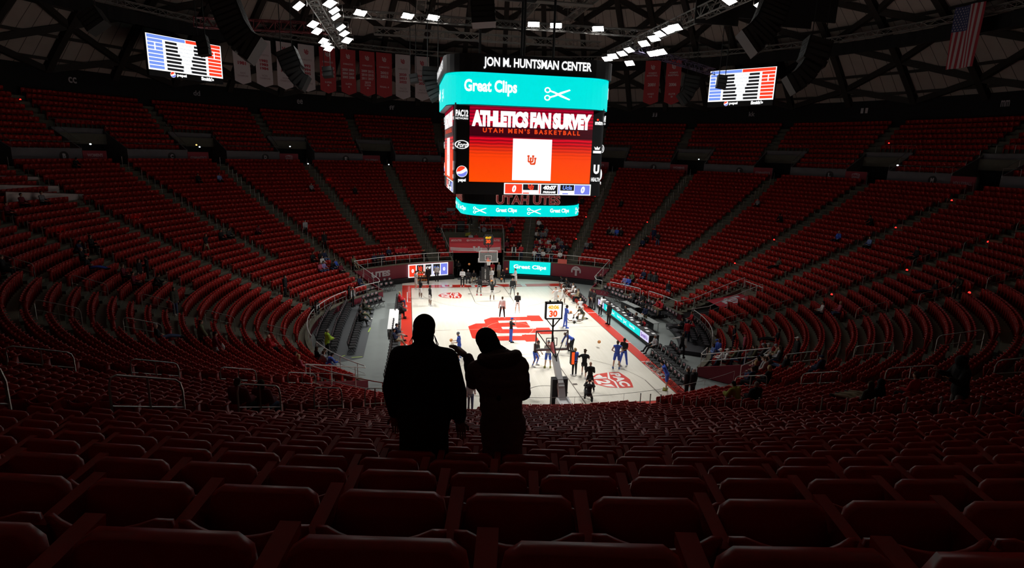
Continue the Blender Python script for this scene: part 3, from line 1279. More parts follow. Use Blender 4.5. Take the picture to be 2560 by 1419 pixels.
def score_face(k):
    c, s = math.cos(k * PI / 2), math.sin(k * PI / 2)
    hw, hd = (5.0, 4.9) if k % 2 == 0 else (4.9, 5.0)
    u = np.array([c, s, 0])
    nrm = np.array([s, -c, 0])
    o = np.array([SBX, 0, 0]) + nrm * (hd + .02)
    fn = lambda a, b_, w_=0: o + u * a + np.array([0, 0, b_]) + nrm * w_
    quad = lambda mb, a0, a1, b0, b1, w_=.01: mb.add([fn(a0, b0, w_), fn(a1, b0, w_), fn(a1, b1, w_), fn(a0, b1, w_)], [(0, 1, 2, 3)])
    x0, x1 = -4.03, 4.18
    scr = quad(MB(), x0, x1, 11.68, 16.6).build('main_screen', M_show, sbd)
    m_ = MB()
    add_text(m_, fn, 'ATHLETICS FAN SURVEY', x0 + .14, 15.18, x1 - x0 - .25, 1.02, .075, .03, .92)
    m_.build('screen_title', L_white, scr)
    m_ = MB()
    add_text(m_, fn, "UTAH MEN'S BASKETBALL", x0 + .85, 14.82, 6.5, .30, .05, .03, 1.5)
    m_.build('screen_subtitle', L_orange, scr)
    m_ = quad(MB(), -1.18, 1.44, 11.83, 14.5, .03)
    m_.build('blank_panel', L_white, scr)
    m_ = MB()
    add_uu(m_, fn, -.20, 12.85, .62, .62, .05)
    m_.build('panel_logo', L_orange, scr)
    # sponsors left and right of the screen
    w_, r_, b_ = MB(), MB(), MB()
    add_text(w_, fn, 'PAC12', -4.93, 15.75, .80, .42, .04, .03)
    add_text(w_, fn, 'NETWORKS', -4.93, 15.58, .80, .12, .02, .03)
    for i in range(28):
        a0, a1 = 2 * PI * i / 28, 2 * PI * (i + 1) / 28
        w_.poly([(-4.52 + .46 * q * math.cos(a), 14.02 + .27 * q * math.sin(a)) for a, q in ((a0, 1), (a1, 1), (a1, .84), (a0, .84))], lambda a, b__, c_: fn(a, b__, c_ + .03))
    add_text(w_, fn, 'Ford', -4.83, 13.85, .62, .32, .02, .03, 1, .3)
    globe(r_, w_, b_, fn, -4.50, 12.32, .34)
    add_text(w_, fn, 'pepsi', -4.74, 11.62, .5, .26, .04, .03)
    add_text(w_, fn, 'mtn', 4.32, 15.55, .52, .26, .05, .03)
    r_.poly(disc_pts(4.5, 15.88, .08, .07, 10), lambda a, b__, c_: fn(a, b__, c_ + .03))
    w_.poly([(4.42, 13.95), (4.72, 13.95), (4.78, 14.15), (4.64, 14.06), (4.57, 14.18), (4.5, 14.06), (4.36, 14.15)], lambda a, b__, c_: fn(a, b__, c_ + .03))
    w_.poly([(4.30, 13.72), (4.86, 13.72), (4.86, 13.88), (4.30, 13.88)], lambda a, b__, c_: fn(a, b__, c_ + .03))
    add_text(w_, fn, 'U', 4.40, 12.35, .40, .62, .06, .03)
    add_text(w_, fn, 'HEALTH', 4.27, 11.85, .62, .26, .03, .03)
    w_.build('sponsor_lettering', L_white, sbd)
    r_.build('sponsor_red', L_redo, sbd)
    b_.build('sponsor_blue', L_blue, sbd)
    # score strip
    z0, z1 = 10.90, 11.64
    strip = quad(MB(), -1.70, 4.28, z0, z1, .02).build('score_strip', L_white, sbd)
    pan = lambda a0, a1, mt, nm, b0=z0 + .06, b1=z1 - .06: quad(MB(), a0, a1, b0, b1, .035).build(nm, mt, strip)
    pan(-1.63, -.48, L_redo, 'home_score')
    pan(-.42, .60, L_black, 'home_panel', z0 + .30)
    pan(-.42, -.0, L_redo, 'home_foul_lamps', z0 + .06, z0 + .13)
    pan(.68, .74, L_redo, 'divider')
    pan(.82, 1.95, L_black, 'clock_panel')
    pan(2.02, 2.08, L_blue, 'divider')
    pan(2.14, 3.10, L_black, 'visitor_panel', z0 + .30)
    pan(2.3, 2.7, L_blue, 'visitor_foul_lamps', z0 + .06, z0 + .13)
    pan(3.14, 4.20, L_blue, 'visitor_score')
    m_ = MB()
    for ch, a0, ww, bz, hh in (('0', -1.19, .27, z0 + .14, .46), ('0', 3.55, .27, z0 + .14, .46), ('40:07', .93, .90, z0 + .33, .30), ('PREGAME', .95, .86, z0 + .11, .14)):
        add_text(m_, fn, ch, a0, bz, ww, hh, .06, .05, 1, .15)
    m_.build('score_digits', L_white, strip)
    m_ = MB()
    add_uu(m_, fn, -.1, z0 + .32, .42, .36, .05)
    m_.build('home_logo', L_redo, strip)
    m_ = MB()
    add_text(m_, fn, 'Ucla', 2.28, z0 + .36, .66, .28, .03, .05, 1, .2)
    m_.build('visitor_name', L_lblue, strip)


for k in range(4):
    score_face(k)
m_ = MB()
for x, y in ((-2.6, 1.0), (.1, -1.8), (.55, 1.5), (2.6, 0)):
    m_.tube([(x, y, 19.0), (x, y, 33)], .09, 6)
m_.box(-2.2, 1.2, -.3, .3, 24.0, 24.4)
m_.build('hoist_cables', M_dark, sbd)


# ================================================================ CORNER VIDEO BOARDS
def corner_board(pxs, label, dark_left):
    tl, tr = on_cyl(*pxs[0], 39.4), on_cyl(*pxs[1], 39.4)
    zt = (tl[2] + tr[2]) / 2
    zl = (on_cyl(*pxs[3], 39.4)[2] + on_cyl(*pxs[2], 39.4)[2]) / 2
    a = np.array([tl[0], tl[1], zl])
    u = np.array([tr[0] - tl[0], tr[1] - tl[1], 0])
    W = np.linalg.norm(u)
    H = zt - zl
    u /= W
    nrm = np.cross(u, (0, 0, 1))
    t = thing('video_board', label, 'video board', tuple(a))
    fn = lambda p, q, w_=0: u * p * W + np.array([0, 0, q * H]) + nrm * w_
    quad = lambda mb, a0, a1, b0, b1, w_=.02: mb.add([fn(a0, b0, w_), fn(a1, b0, w_), fn(a1, b1, w_), fn(a0, b1, w_)], [(0, 1, 2, 3)])
    m_ = MB()
    m_.hexa([fn(0, -.04, -.4), fn(1, -.04, -.4), fn(1, -.04, 0), fn(0, -.04, 0), fn(0, 1, -.4), fn(1, 1, -.4), fn(1, 1, 0), fn(0, 1, 0)])
    m_.build('cabinet', M_board, t)
    scr = quad(MB(), .0, 1, .115, 1, .01).build('screen', L_white, t)
    m_ = MB()
    quad(m_, .012, .495, .905, .985)
    for i in range(8):
        y1 = .885 - i * .094
        if i in (1, 2):
            quad(m_, .015, .095, y1 - .07, y1)
            quad(m_, .112, .20, y1 - .07, y1)
        else:
            quad(m_, .015, .20, y1 - .07, y1)
    m_.build('visitor_column', L_lblue, scr)
    m_ = MB()
    quad(m_, .505, .988, .905, .985)
    for i in range(8):
        y1 = .885 - i * .094
        if i in (1, 2):
            quad(m_, .80, .885, y1 - .07, y1)
            quad(m_, .902, .985, y1 - .07, y1)
        else:
            quad(m_, .80, .985, y1 - .07, y1)
    m_.build('home_column', L_redo, scr)
    m_ = MB()
    lb = [.15, .16, .155, .18, .20, .19, .22, .215]
    for i in range(8):
        y1 = .87 - i * .094
        quad(m_, .235, .235 + lb[i], y1 - .06, y1)
        quad(m_, .765 - lb[i], .765, y1 - .06, y1)
    m_.build('stat_bars', L_black, scr)
    m_ = MB()
    for i, wd in enumerate(['FIELD GOALS', '3 POINTERS', 'FREE THROWS', 'REBOUNDS', 'ASSISTS', 'STEALS', 'FOULS', 'BLOCKS']):
        y1 = .865 - i * .094
        add_text(m_, fn, wd, .5 - .005 * len(wd) * 2, y1 - .05, .02 * len(wd), .045, .0, .03)
    m_.build('stat_names', mat('screen_pale_grey', (.1, .1, .1), .5, emit=(.55, .60, .66)), scr)
    w_, r_, b_ = MB(), MB(), MB()
    globe(r_, w_, b_, lambda p, q, c=0: fn(p / W, q / H, c), .30 * W, .05 * H, .26)
    add_text(w_, fn, 'pepsi', .35, .0, .13, .09, .05, .03)
    add_text(w_, fn, "Smith's", .68, .0, .18, .10, .06, .03)
    w_.build('sponsor_lettering', L_white, t)
    r_.build('sponsor_red', L_redo, t)
    b_.build('sponsor_blue', L_blue, t)


corner_board([(362, 79), (551, 117), (566, 213), (384, 180)], 'bright statistics video board hanging left of the white banners', True)
corner_board([(1777, 178), (1943, 166), (1914, 263), (1764, 262)], 'bright statistics video board hanging right of the two basketball banners', False)


# ================================================================ RING TRUSS, BANNERS, FLAG
def lattice(mb, p0, p1, s_=.45, r=.03, bay=.6, up=(0, 0, 1)):
    """square box truss with zig-zag lacing"""
    p0, p1 = np.array(p0, float), np.array(p1, float)
    d = p1 - p0
    L = np.linalg.norm(d)
    d /= L
    sx = np.cross(d, up)
    sx /= np.linalg.norm(sx)
    uu = np.cross(sx, d)
    cs = [(-1, -1), (1, -1), (1, 1), (-1, 1)]
    off = [(sx * a + uu * b_) * s_ / 2 for a, b_ in cs]
    for o in off:
        mb.beam(p0 + o, p1 + o, r * 2, r * 2, uu)
    n = max(2, int(L / bay))
    for i in range(n):
        a, b_ = p0 + d * L * i / n, p0 + d * L * (i + 1) / n
        for k in range(4):
            k2 = (k + 1) % 4
            mb.beam(a + off[k if i % 2 else k2], b_ + off[k2 if i % 2 else k], r * 1.2, r * 1.2, uu)
            if i % 4 == 0:
                mb.beam(a + off[k], a + off[k2], r * 1.3, r * 1.3, d)
    return mb


ZR = 26.2
seg = list(range(-100, 110, 6))
rt = thing('ring_truss', 'curved truss ring with black drape circling below the dome', 'truss')
m_ = MB()
for a in seg[:-1]:
    lattice(m_, pol(40, a, ZR), pol(40, a + 6, ZR), .5, .035, .7)
m_.build('truss_frame', M_truss, rt)
m_ = MB()
for a in seg[:-1]:
    for k in range(6):
        a0, a1 = a + k, a + k + 1
        w0, w1 = (.12 if k % 2 else 0), (0 if k % 2 else .12)
        m_.add([pol(40.25 + w0, a0, ZR - .35), pol(40.25 + w1, a1, ZR - .35), pol(40.25 + w1, a1, ZR - 1.55), pol(40.25 + w0, a0, ZR - 1.55)], [(0, 1, 2, 3)])
m_.build('drape', mat('black_drape', (.008, .008, .009), .9), rt)
M_banw = mat('banner_white_cloth', (.62, .55, .58), .8)
M_banr = mat('banner_red_cloth', (.46, .045, .055), .8)
M_lred = mat('banner_red_letters', (.42, .03, .05), .8)
M_lgrey = mat('banner_grey_letters', (.40, .30, .33), .8)
M_lwht = mat('banner_white_letters', (.62, .5, .52), .8)
BAN = [  # px of top left and right, white?, point bottom, rows of text, foot text, label
    (579, 620, 1, ['GYMNASTICS', '', '1981', ''], 'AIAW|CHAMPIONS', 'white banner reading 1981, leftmost of the row', 205),
    (635, 676, 1, ['GYMNASTICS', '1982', '1983', '1984'], 'NCAA|CHAMPIONS', 'white banner reading 1982 1983 1984', 212),
    (689, 728, 1, ['GYMNASTICS', '1985', '1986', '1990'], 'NCAA|CHAMPIONS', 'white banner half hidden behind a curved hanging speaker', 218),
    (744, 784, 1, ['GYMNASTICS', '1992', '1994', '1995'], 'NCAA|CHAMPIONS', 'white banner reading 1992 1994 1995', 224),
    (797, 837, 0, ['GYMNASTICS', '96 98 00', '97 99 01', '93 91 02'], 'SUPER|6', 'red gymnastics banner just right of the white ones with a dark box before it', 228),
    (850, 888, 0, ['GYMNASTICS', '2003 2006', '2004 2007', '2005 2008'], 'SUPER|6', 'red gymnastics banner with two columns of three years', 232),
    (898, 936, 0, ['GYMNASTICS', '2009 2012', '2010 2015', '2011 2017'], 'SUPER|6', 'red gymnastics banner with seven years, a lone one below', 235),
    (940, 979, 0, ['GYMNASTICS', '2021', '2022', ''], 'FINAL 4|', 'bright red banner reading 2021 2022 final four', 239),
    (988, 1025, 1, ['GYMNASTICS', '2020', '2021', '2022'], 'PAC12|CHAMPIONS', 'pinkish white banner with three years left of the last pale one', 243),
    (1037, 1073, 1, ['GYMNASTICS', '2014 2015', '2016 2017', '2021'], 'PAC12|CHAMPIONS', 'pinkish white banner partly behind the speaker beside the scoreboard', 246),
    (1615, 1653, 0, ["WOMEN'S", 'BASKETBALL', '2001', ''], 'SWEET|16', 'red basketball banner reading 2001 right of the scoreboard', 256),
    (1668, 1706, 0, ["WOMEN'S", 'BASKETBALL', '2006', ''], 'ELITE|8', 'red basketball banner reading 2006 right of the scoreboard', 256),
    (1101, 1140, 0, ['', '', '', ''], '|', 'red banner mostly hidden behind the scoreboard corner', 250)]
for x0, x1, wh, tx_, ft, lab, yb in BAN:
    yt = np.interp((x0 + x1) / 2, [579, 850, 1075, 1615, 1706], [90, 122, 143, 152, 149])
    A_, B_ = on_cyl(x0, yt, 39.6), on_cyl(x1, yt, 39.6)
    zt = (A_[2] + B_[2]) / 2
    zl = on_cyl((x0 + x1) / 2 + (8 if x0 < 1000 else -8), yb + 6, 39.6)[2]
    u = np.array([B_[0] - A_[0], B_[1] - A_[1], 0])
    W = np.linalg.norm(u)
    H = zt - zl
    o = np.array([A_[0], A_[1], zl])
    t = thing('championship_banner', lab, 'banner', tuple(o), 0, 'banners hanging under the ring truss')
    u /= W
    nrm = np.cross(u, (0, 0, 1))
    fn = lambda p, q, c=0: u * p * W + np.array([0, 0, q * H]) + nrm * (c + .06 * math.sin(5 * q + x0))
    m_ = MB()
    for k in range(8):
        q0, q1 = .07 + .93 * k / 8, .07 + .93 * (k + 1) / 8
        m_.add([fn(0, q0, 0), fn(1, q0, 0), fn(1, q1, 0), fn(0, q1, 0), fn(0, q0, -.02), fn(1, q0, -.02), fn(1, q1, -.02), fn(0, q1, -.02)],
               [(0, 1, 2, 3), (7, 6, 5, 4), (0, 3, 7, 4), (1, 5, 6, 2)])
    m_.add([fn(0, .07, 0), fn(.5, .0, 0), fn(1, .07, 0), fn(0, .07, -.02), fn(.5, 0, -.02), fn(1, .07, -.02)], [(0, 1, 2), (5, 4, 3)])
    m_.build('cloth', M_banw if wh else M_banr, t)
    if tx_[0]:
        m_, g_ = MB(), MB()
        add_uu(m_, fn, .36, .80, .28, .10, .03)
        if tx_[0] == 'GYMNASTICS':
            add_text(g_, fn, 'GYMNASTICS', .17, .665, .66, .035, .03, .03)
            rows_ = [q for q in tx_[1:] if q]
        else:
            add_text(g_, fn, tx_[0], .22, .70, .56, .04, .03, .03)
            add_text(g_, fn, tx_[1], .14, .645, .72, .04, .03, .03)
            rows_ = [tx_[2]]
        for i, q in enumerate(rows_):
            wd = .5 if len(q) <= 4 else .8
            hh = .075 if len(rows_) == 1 else .058
            add_text(m_, fn, q, .5 - wd / 2, (.42 if len(rows_) == 1 else .53) - i * .082, wd, hh, .045, .03)
        if '2012' in tx_[1]:
            add_text(m_, fn, '2019', .3, .28, .4, .055, .045, .03)
        for i, q in enumerate(ft.split('|')):
            if q:
                wd = min(.66, .075 * len(q) + .06)
                add_text(g_, fn, q, .5 - wd / 2, .225 - i * .06, wd, .04, .03, .03)
        m_.build('year_lettering', M_lred if wh else M_lwht, t)
        g_.build('small_lettering', M_lgrey if wh else M_lwht, t)
# flag
A_, B_ = on_cyl(2392, 22, 38.5), on_cyl(2464, 0, 38.5)
zl = on_cyl(2385, 172, 38.5)[2]
zt = (A_[2] + B_[2]) / 2
u = np.array([B_[0] - A_[0], B_[1] - A_[1], 0])
W = np.linalg.norm(u)
u /= W
H = zt - zl
nrm = np.cross(u, (0, 0, 1))
fl = thing('national_flag', 'large American flag hanging vertically at upper right under the roof', 'flag', (A_[0], A_[1], zl))
fn = lambda p, q, c=0: u * p * W + np.array([0, 0, q * H]) + nrm * (c + .12 * math.sin(p * 9 + q * 2))
Ms = [mat('flag_red', (.40, .04, .06), .8), mat('flag_white', (.55, .50, .52), .8), mat('flag_blue', (.05, .06, .16), .8)]
m_ = MB()
for k in range(13):
    m_.use(k % 2)
    for i in range(10):
        q0, q1 = i / 10, (i + 1) / 10
        m_.add([fn(k / 13, q0), fn((k + 1) / 13, q0), fn((k + 1) / 13, q1), fn(k / 13, q1)], [(0, 1, 2, 3)])
m_.build('stripes', Ms, fl)
m_ = MB()
for i in range(6):
    for k in range(7):
        m_.add([fn(k / 13, .6 + .4 * i / 6, .03), fn((k + 1) / 13, .6 + .4 * i / 6, .03), fn((k + 1) / 13, .6 + .4 * (i + 1) / 6, .03), fn(k / 13, .6 + .4 * (i + 1) / 6, .03)], [(0, 1, 2, 3)])
m_.build('canton', Ms[2], fl)
m_ = MB()
for i in range(9):
    for k in range(6 if i % 2 == 0 else 5):
        cx, cy = (.045 + .085 * k + (.042 if i % 2 else 0)), .63 + .042 * i
        pts = [(cx + (.026 if q % 2 == 0 else .011) * math.cos(PI / 2 + q * PI / 5), cy + (.016 if q % 2 == 0 else .007) * math.sin(PI / 2 + q * PI / 5)) for q in range(10)]
        m_.poly(pts, lambda a, b_, c: fn(a, b_, .05))
m_.build('stars', Ms[1], fl)

# ================================================================ LIGHTING RIG, CATWALKS
def truss_thing(label, p0, p1, s_=.5, r=.03, bay=.7, name='lighting_truss', m0=None):
    t = thing(name, label, 'truss', tuple(np.array(p0)))
    m_ = MB()
    lattice(m_, (0, 0, 0), np.array(p1) - np.array(p0), s_, r, bay)
    m_.build('truss_frame', m0 or M_truss, t)
    return t


t = truss_thing('long lattice truss on the left carrying two rows of floodlights', (-13.75, -14, 23.1), (-13.75, 17.5, 23.1), .7, .04)
m_ = MB()
for k in range(26):
    y = 3 + k * 1.1
    x = .4 * (1 if k % 2 else -1)
    m_.tube([(x, y, .2), (x + .25 * math.sin(k), y + .2, -.5 - .3 * math.sin(k * 1.7))], .035, 5)
m_.build('hanging_cable', M_truss, t)
truss_thing('long lattice truss on the right carrying a line of floodlights', (11.75, -16, 23.1), (11.75, 14, 23.1), .7, .04)
truss_thing('reddish lattice truss slanting left from the floodlight cluster to the ring', (-26.5, 17.5, 24.3), (-14.3, 11.5, 23.4), .8, .04,
            m0=mat('red_tinted_truss', (.42, .12, .14), .5, metal=.4))
truss_thing('bluish lattice truss slanting right from the floodlights to the ring', (12.2, 8.6, 22.9), (24.5, 17.5, 22.6), .6, .03,
            m0=mat('blue_tinted_truss', (.22, .20, .34), .5, metal=.4))
a, b_ = on_z(935, 76, 24.4), on_z(1505, 112, 24.4)
truss_thing('long thin horizontal truss with pale uprights above the scoreboard', (a[0], 16.6, 24.4), (b_[0], 16.6, 24.4), .62, .04, .8)
truss_thing('horizontal truss behind the scoreboard carrying six floodlights', (-14, 7.45, 23.9), (13.5, 7.45, 23.9), .5, .035, .6)
cwk = thing('catwalk_grid', 'grid of pale steel catwalks high above centre court', 'catwalk', (0, 0, 27))
for k, y in enumerate((10.5, 7.2, 4.0, 1.0, -2.0, -5.2)):
    m_ = MB()
    lattice(m_, (-7.5 + (k == 5), y, 0), (8.5, y, 0), .9, .05, .9)
    m_.box(-7.5, 8.5, y - .4, y + .4, -.50, -.46)
    m_.build('cross_girder', M_truss, cwk)
for x in (-6.4, -1.0, 3.6, 8.2):
    m_ = MB()
    for s_ in (-.4, .4):
        m_.beam((x + s_, -12, -.3), (x + s_, 18, -.3), .08, .16)
        m_.beam((x + s_, -12, .8), (x + s_, 18, .8), .05, .05)
    for i in range(60):
        m_.beam((x - .4, -12 + i * .5, -.3), (x + .4, -12 + i * .5, -.3), .14, .04)
        if i % 4 == 0:
            for s_ in (-.4, .4):
                m_.beam((x + s_, -12 + i * .5, -.3), (x + s_, -12 + i * .5, .8), .04, .04)
    m_.build('walkway', M_truss, cwk)
m_ = MB()
for i in range(5):
    for k in range(3):
        m_.box(-5.9 + 4.6 * k, -2.0 + 4.6 * k, -4.6 + 3.15 * i, -2.6 + 3.15 * i, .3, .34)
m_.build('black_gap_sheets', M_dark, cwk)  # flat black sheets filling the gaps between the girders
for k, (px, py, y, w_, h_) in enumerate([(1795, 14, -4, 3.2, 2.4), (1985, 22, 2, 3.4, 2.8), (2060, 15, 5, 2.6, 2.6), (1880, 6, 6, 2.4, 2.6)]):
    P = on_y(px, py, y)
    t = thing('acoustic_panel', 'black acoustic panel hanging at upper right, %s from the left' % ordinal(k + 1), 'panel', tuple(P), 0, 'black panels under the roof')
    m_ = MB()
    m_.box(-w_ / 2, w_ / 2, -.05, .05, -h_ / 2, h_ / 2)
    for s_ in (-1, 1):
        m_.tube([(s_ * w_ * .4, 0, h_ / 2), (s_ * w_ * .4, 0, h_ / 2 + 3)], .02, 4)
    m_.build('panel_board', M_dark, t)

# ================================================================ HANGING SPEAKERS
M_spk = mat('speaker_black', (.020, .021, .022), .55)
M_spkg = mat('speaker_grille', (.045, .047, .048), .5)


def line_array(label, path, depth, w_, n, top_big=0):
    """curved stack of speaker cabinets; path = photograph pixels, depth = metres along the view axis"""
    pts = []
    for x, y in path:
        d = ray(x, y)
        pts.append(CAM + d * (depth / (CR[2] @ d)))
    pts = np.array(pts)
    cum = np.concatenate([[0], np.cumsum(np.linalg.norm(np.diff(pts, axis=0), axis=1))])
    at_ = lambda s_: np.array([np.interp(s_, cum, pts[:, k]) for k in range(3)])
    t = thing('line_array_speaker', label, 'speaker', tuple(pts[0]), 0, 'speakers hanging from the roof')
    side = CR[0] - np.array([0, 0, CR[0][2]])
    side /= np.linalg.norm(side)
    for i in range(n):
        a, b_ = at_(cum[-1] * i / n), at_(cum[-1] * (i + .93) / n)
        d = b_ - a
        L = np.linalg.norm(d)
        d /= L
        nrm = np.cross(side, d)
        nrm /= np.linalg.norm(nrm)
        sx = np.cross(d, nrm)
        k_ = 1.25 if i < top_big else 1.0
        m_ = MB()
        c = (a + b_) / 2 - pts[0]
        m_.obox(c, sx * w_ / 2 * k_, d * L / 2, nrm * w_ * .30 * k_)
        m_.use(1)
        for s_ in (-1, 1):
            m_.obox(c + nrm * s_ * w_ * .305 * k_, sx * w_ * .42 * k_, d * L * .36, nrm * .01)
            m_.obox(c + sx * s_ * w_ * .505 * k_, sx * .01, d * L * .12, nrm * w_ * .1)
        m_.build('cabinet', [M_spk, M_spkg], t)
    m_ = MB()
    for s_ in (-.35, .35):
        m_.tube([side * w_ * s_, side * w_ * s_ + np.array([0, 0, max(1.5, 28 - pts[0][2])])], .03, 4)
    m_.build('suspension_cable', M_dark, t)


line_array('long curved black speaker array before the leftmost white banner', [(545, -40), (570, 25), (590, 75), (615, 112), (645, 130)], 27, 1.25, 14)
line_array('curved grey speaker array hanging before the third white banner', [(716, 128), (731, 165), (740, 188), (755, 205), (768, 211)], 42, 1.15, 8, 4)
line_array('straight dark speaker stack at the top centre above the scoreboard', [(1203, -60), (1206, 0), (1210, 64)], 28, 1.15, 9)
line_array('long curved speaker array left of the dark panels at upper right', [(1950, -30), (1934, 20), (1915, 65), (1885, 98), (1865, 112)], 26, 1.25, 14)
line_array('curved speaker array hanging right of the right-hand video board', [(2046, 102), (2032, 150), (2016, 180), (1995, 202), (1970, 216)], 34, 1.15, 9, 4)
line_array('small curved speaker array beside the 2006 banner', [(1729, 192), (1724, 220), (1714, 242), (1700, 251)], 54, 1.2, 7, 3)
line_array('speaker array half hidden behind the left side of the scoreboard', [(1082, 172), (1080, 200), (1086, 228), (1096, 246)], 46, 1.2, 7, 3)
line_array('short dark speaker under the roof left of the left video board', [(222, 32), (236, 52), (250, 72)], 34, 1.2, 4)
line_array('black speaker silhouetted before the left video board', [(503, 92), (510, 118), (513, 140)], 33, .62, 3)
line_array('black speaker silhouetted before the right video board', [(1806, 189), (1804, 205), (1801, 221)], 40, .62, 3)
line_array('dark box speaker hanging before the leftmost red banner', [(818, 168), (821, 194)], 50, .8, 2)
line_array('dark box speaker hanging before the last pale banner', [(1033, 186), (1037, 208)], 50, .7, 2)
# letters on the black fascia
for lt, az in (('bb', -72.3), ('cc', -57), ('dd', -41.7), ('ee', -26.6), ('ff', -11.5), ('gg', 3.6), ('hh', 19), ('jj', 34.7), ('kk', 50.4), ('ll', 66.3), ('mm', 82.6)):
    m_ = MB()
    o = pol(50.2, az, 19.35)
    a = math.radians(az)
    fn = frame((0, 0, 0), (math.cos(a), -math.sin(a), 0), (0, 0, 1))
    add_text(m_, fn, lt, -.4, 0, .8, .6, .02, .0)
    ob = m_.build('section_letters', mat('fascia_letter', (.55, .52, .55), .6))
    ob.location = o
    tag(ob, 'grey letters %s on the black fascia above the upper tier' % lt, 'sign')
# ================================================================ RAILS
def rail(label, pts, r=.032, post=1.6, h=.92, mid=True, m0=None, name='guard_rail', ends=True):
    """pipe rail through 3-D points (top line) with posts down to the ledge"""
    pts = [np.array(q, float) for q in pts]
    o = pts[0] - np.array([0, 0, h])
    t = thing(name, label, 'railing', tuple(o), 0, 'guard rails around the stands')
    m_ = MB()
    m_.tube([q - o for q in pts], r, 6)
    m_.build('top_rail', m0 or M_rail, t)
    cum = np.concatenate([[0], np.cumsum([np.linalg.norm(pts[i + 1] - pts[i]) for i in range(len(pts) - 1)])])
    n_ = max(1, int(round(cum[-1] / post)))
    m_ = MB()
    for i in range(n_ + 1):
        s_ = cum[-1] * i / n_
        q = np.array([np.interp(s_, cum, [p[k] for p in pts]) for k in range(3)]) - o
        m_.tube([q, q - np.array([0, 0, h])], r * .75, 5)
    m_.build('posts', m0 or M_rail, t)
    if mid:
        m_ = MB()
        m_.tube([q - o - np.array([0, 0, h * .5]) for q in pts], r * .5, 5)
        m_.build('middle_rail', m0 or M_steel, t)
    return t


def arcp(R, a0, a1, z, n_=None):
    n_ = n_ or max(2, int(abs(a1 - a0) / 3))
    return [pol(R, a0 + (a1 - a0) * i / n_, z) for i in range(n_ + 1)]


ZE, ZS = 2.84, 1.48
gp = lambda px, py, z: on_z(px, py, z)
rail('white rail along the far wall left of the tunnel', arcp(RW, -EDGE, PORTAL[0], ZE, 14))
rail('white rail along the far wall right of the tunnel, over the teal sign', arcp(RW, PORTAL[1], EDGE, ZE, 14))
rail('white rail turning the corner of the far left stand', [pol(RW, -EDGE, ZE), pol(15.6, -EDGE, ZS + .15), pol(15.15, -EDGE - 1, ZS)] + arcp(15.12, -EDGE - 3, -56, ZS))
rail('white curved rail beside the two black vested ushers on the left', arcp(15.12, -61, -81.5, ZS))
rail('white curved rail behind the left block of black chairs', arcp(15.12, -84, -110, ZS))
rail('white rail ending in a sharp hairpin at the near left corner', arcp(15.12, -115, -136.4, ZS) + [pol(15.3, -137.4, ZS), pol(RW, -137, ZE)])
rail('long white rail in front of the near left stand', arcp(RW, -138, -156, ZE))
rail('white double rail turning the corner of the far right stand', [pol(RW, EDGE, ZE), pol(15.6, EDGE, ZS + .15), pol(15.15, EDGE + 1.5, ZS)] + arcp(15.12, EDGE + 3, 47, ZS))
rail('white rail behind the far right black chairs, by the man in blue', arcp(15.12, 50.5, 64, ZS))
rail('white rail behind the press rows on the right, up to the covered tunnel', arcp(15.12, 68, 83.0, ZS))
rail('white rail on the far edge of the right covered tunnel', [pol(15.12, 83.0, ZS)] + [np.array([x, 1.98, T(max(0, row_of(x))) + .98]) for x in (16.5, 18, 19.5, 21.2)])
rail('white rail across the top end of the right covered tunnel', [np.array([21.3, 1.98, T(6) + .98]), np.array([21.3, -.65, T(6) + .98])], post=.8)
rail('white rail on the near edge of the right covered tunnel', [pol(15.12, 92.4, ZS)] + [np.array([x, -.65, T(max(0, row_of(x))) + .98]) for x in (16.5, 18, 19.5, 21.2)])
rail('white curved rail behind the near right black chairs', arcp(15.12, 93.5, 121, ZS))
rail('white rail around the three fans in blue at the near right corner', arcp(15.12, 131, 136.2, ZS) + [pol(15.25, 137, ZS), pol(RW, 137, ZE)])
rail('white slanting rail before the crowded near right rows', arcp(RW, 138, 150, ZE))
rail('thin clear guard line along the near end of the court', arcp(RW, 152, 203, 2.70, 18), r=.010, post=2.3, h=.80, mid=False, m0=mat('thin_glass_edge', (.55, .56, .54), .3))
for s_, a_ in ((-1, PORTAL[0]), (1, PORTAL[1])):
    rail('white sloping rail on the %s edge of the far tunnel opening' % ('left' if s_ < 0 else 'right'),
         [pol(RW, a_, ZE)] + [pol(rb(j), a_ + s_ * .15, T(j) + .98) for j in (6, 8, 10, 11)])
rail('white rail across the back of the platform above the far tunnel', [pol(25.0, -9.0, T(12) + .95), pol(25.0, -1.6, T(12) + .95)], post=1.3)
rail('white rail before the drum kit above the far tunnel', [pol(25.0, 1.4, T(12) + .95), pol(25.0, 7.6, T(12) + .95)], post=1.3)
for A in SECT:
    if -80 < A < 95:
        rail('thin grey rail on the cross aisle wall, %s from the left' % ordinal(SECT.index(A) + 1), arcp(CROSS_R, A + 2, A + 10.7, 13.45, 6), r=.018, post=1.6, h=.6, mid=False, m0=M_steel)
        rail('thin grey rail around a stair landing recess, %s from the left' % ordinal(SECT.index(A) + 1), [pol(CROSS_R, A - 4.3, 13.4), pol(45.3, A - 4.3, 15.5)] + arcp(45.4, A - 4.3, A + 2, 15.5, 4) + [pol(CROSS_R, A + 2, 13.4)],
             r=.018, post=1.7, h=.7, mid=False, m0=M_steel)

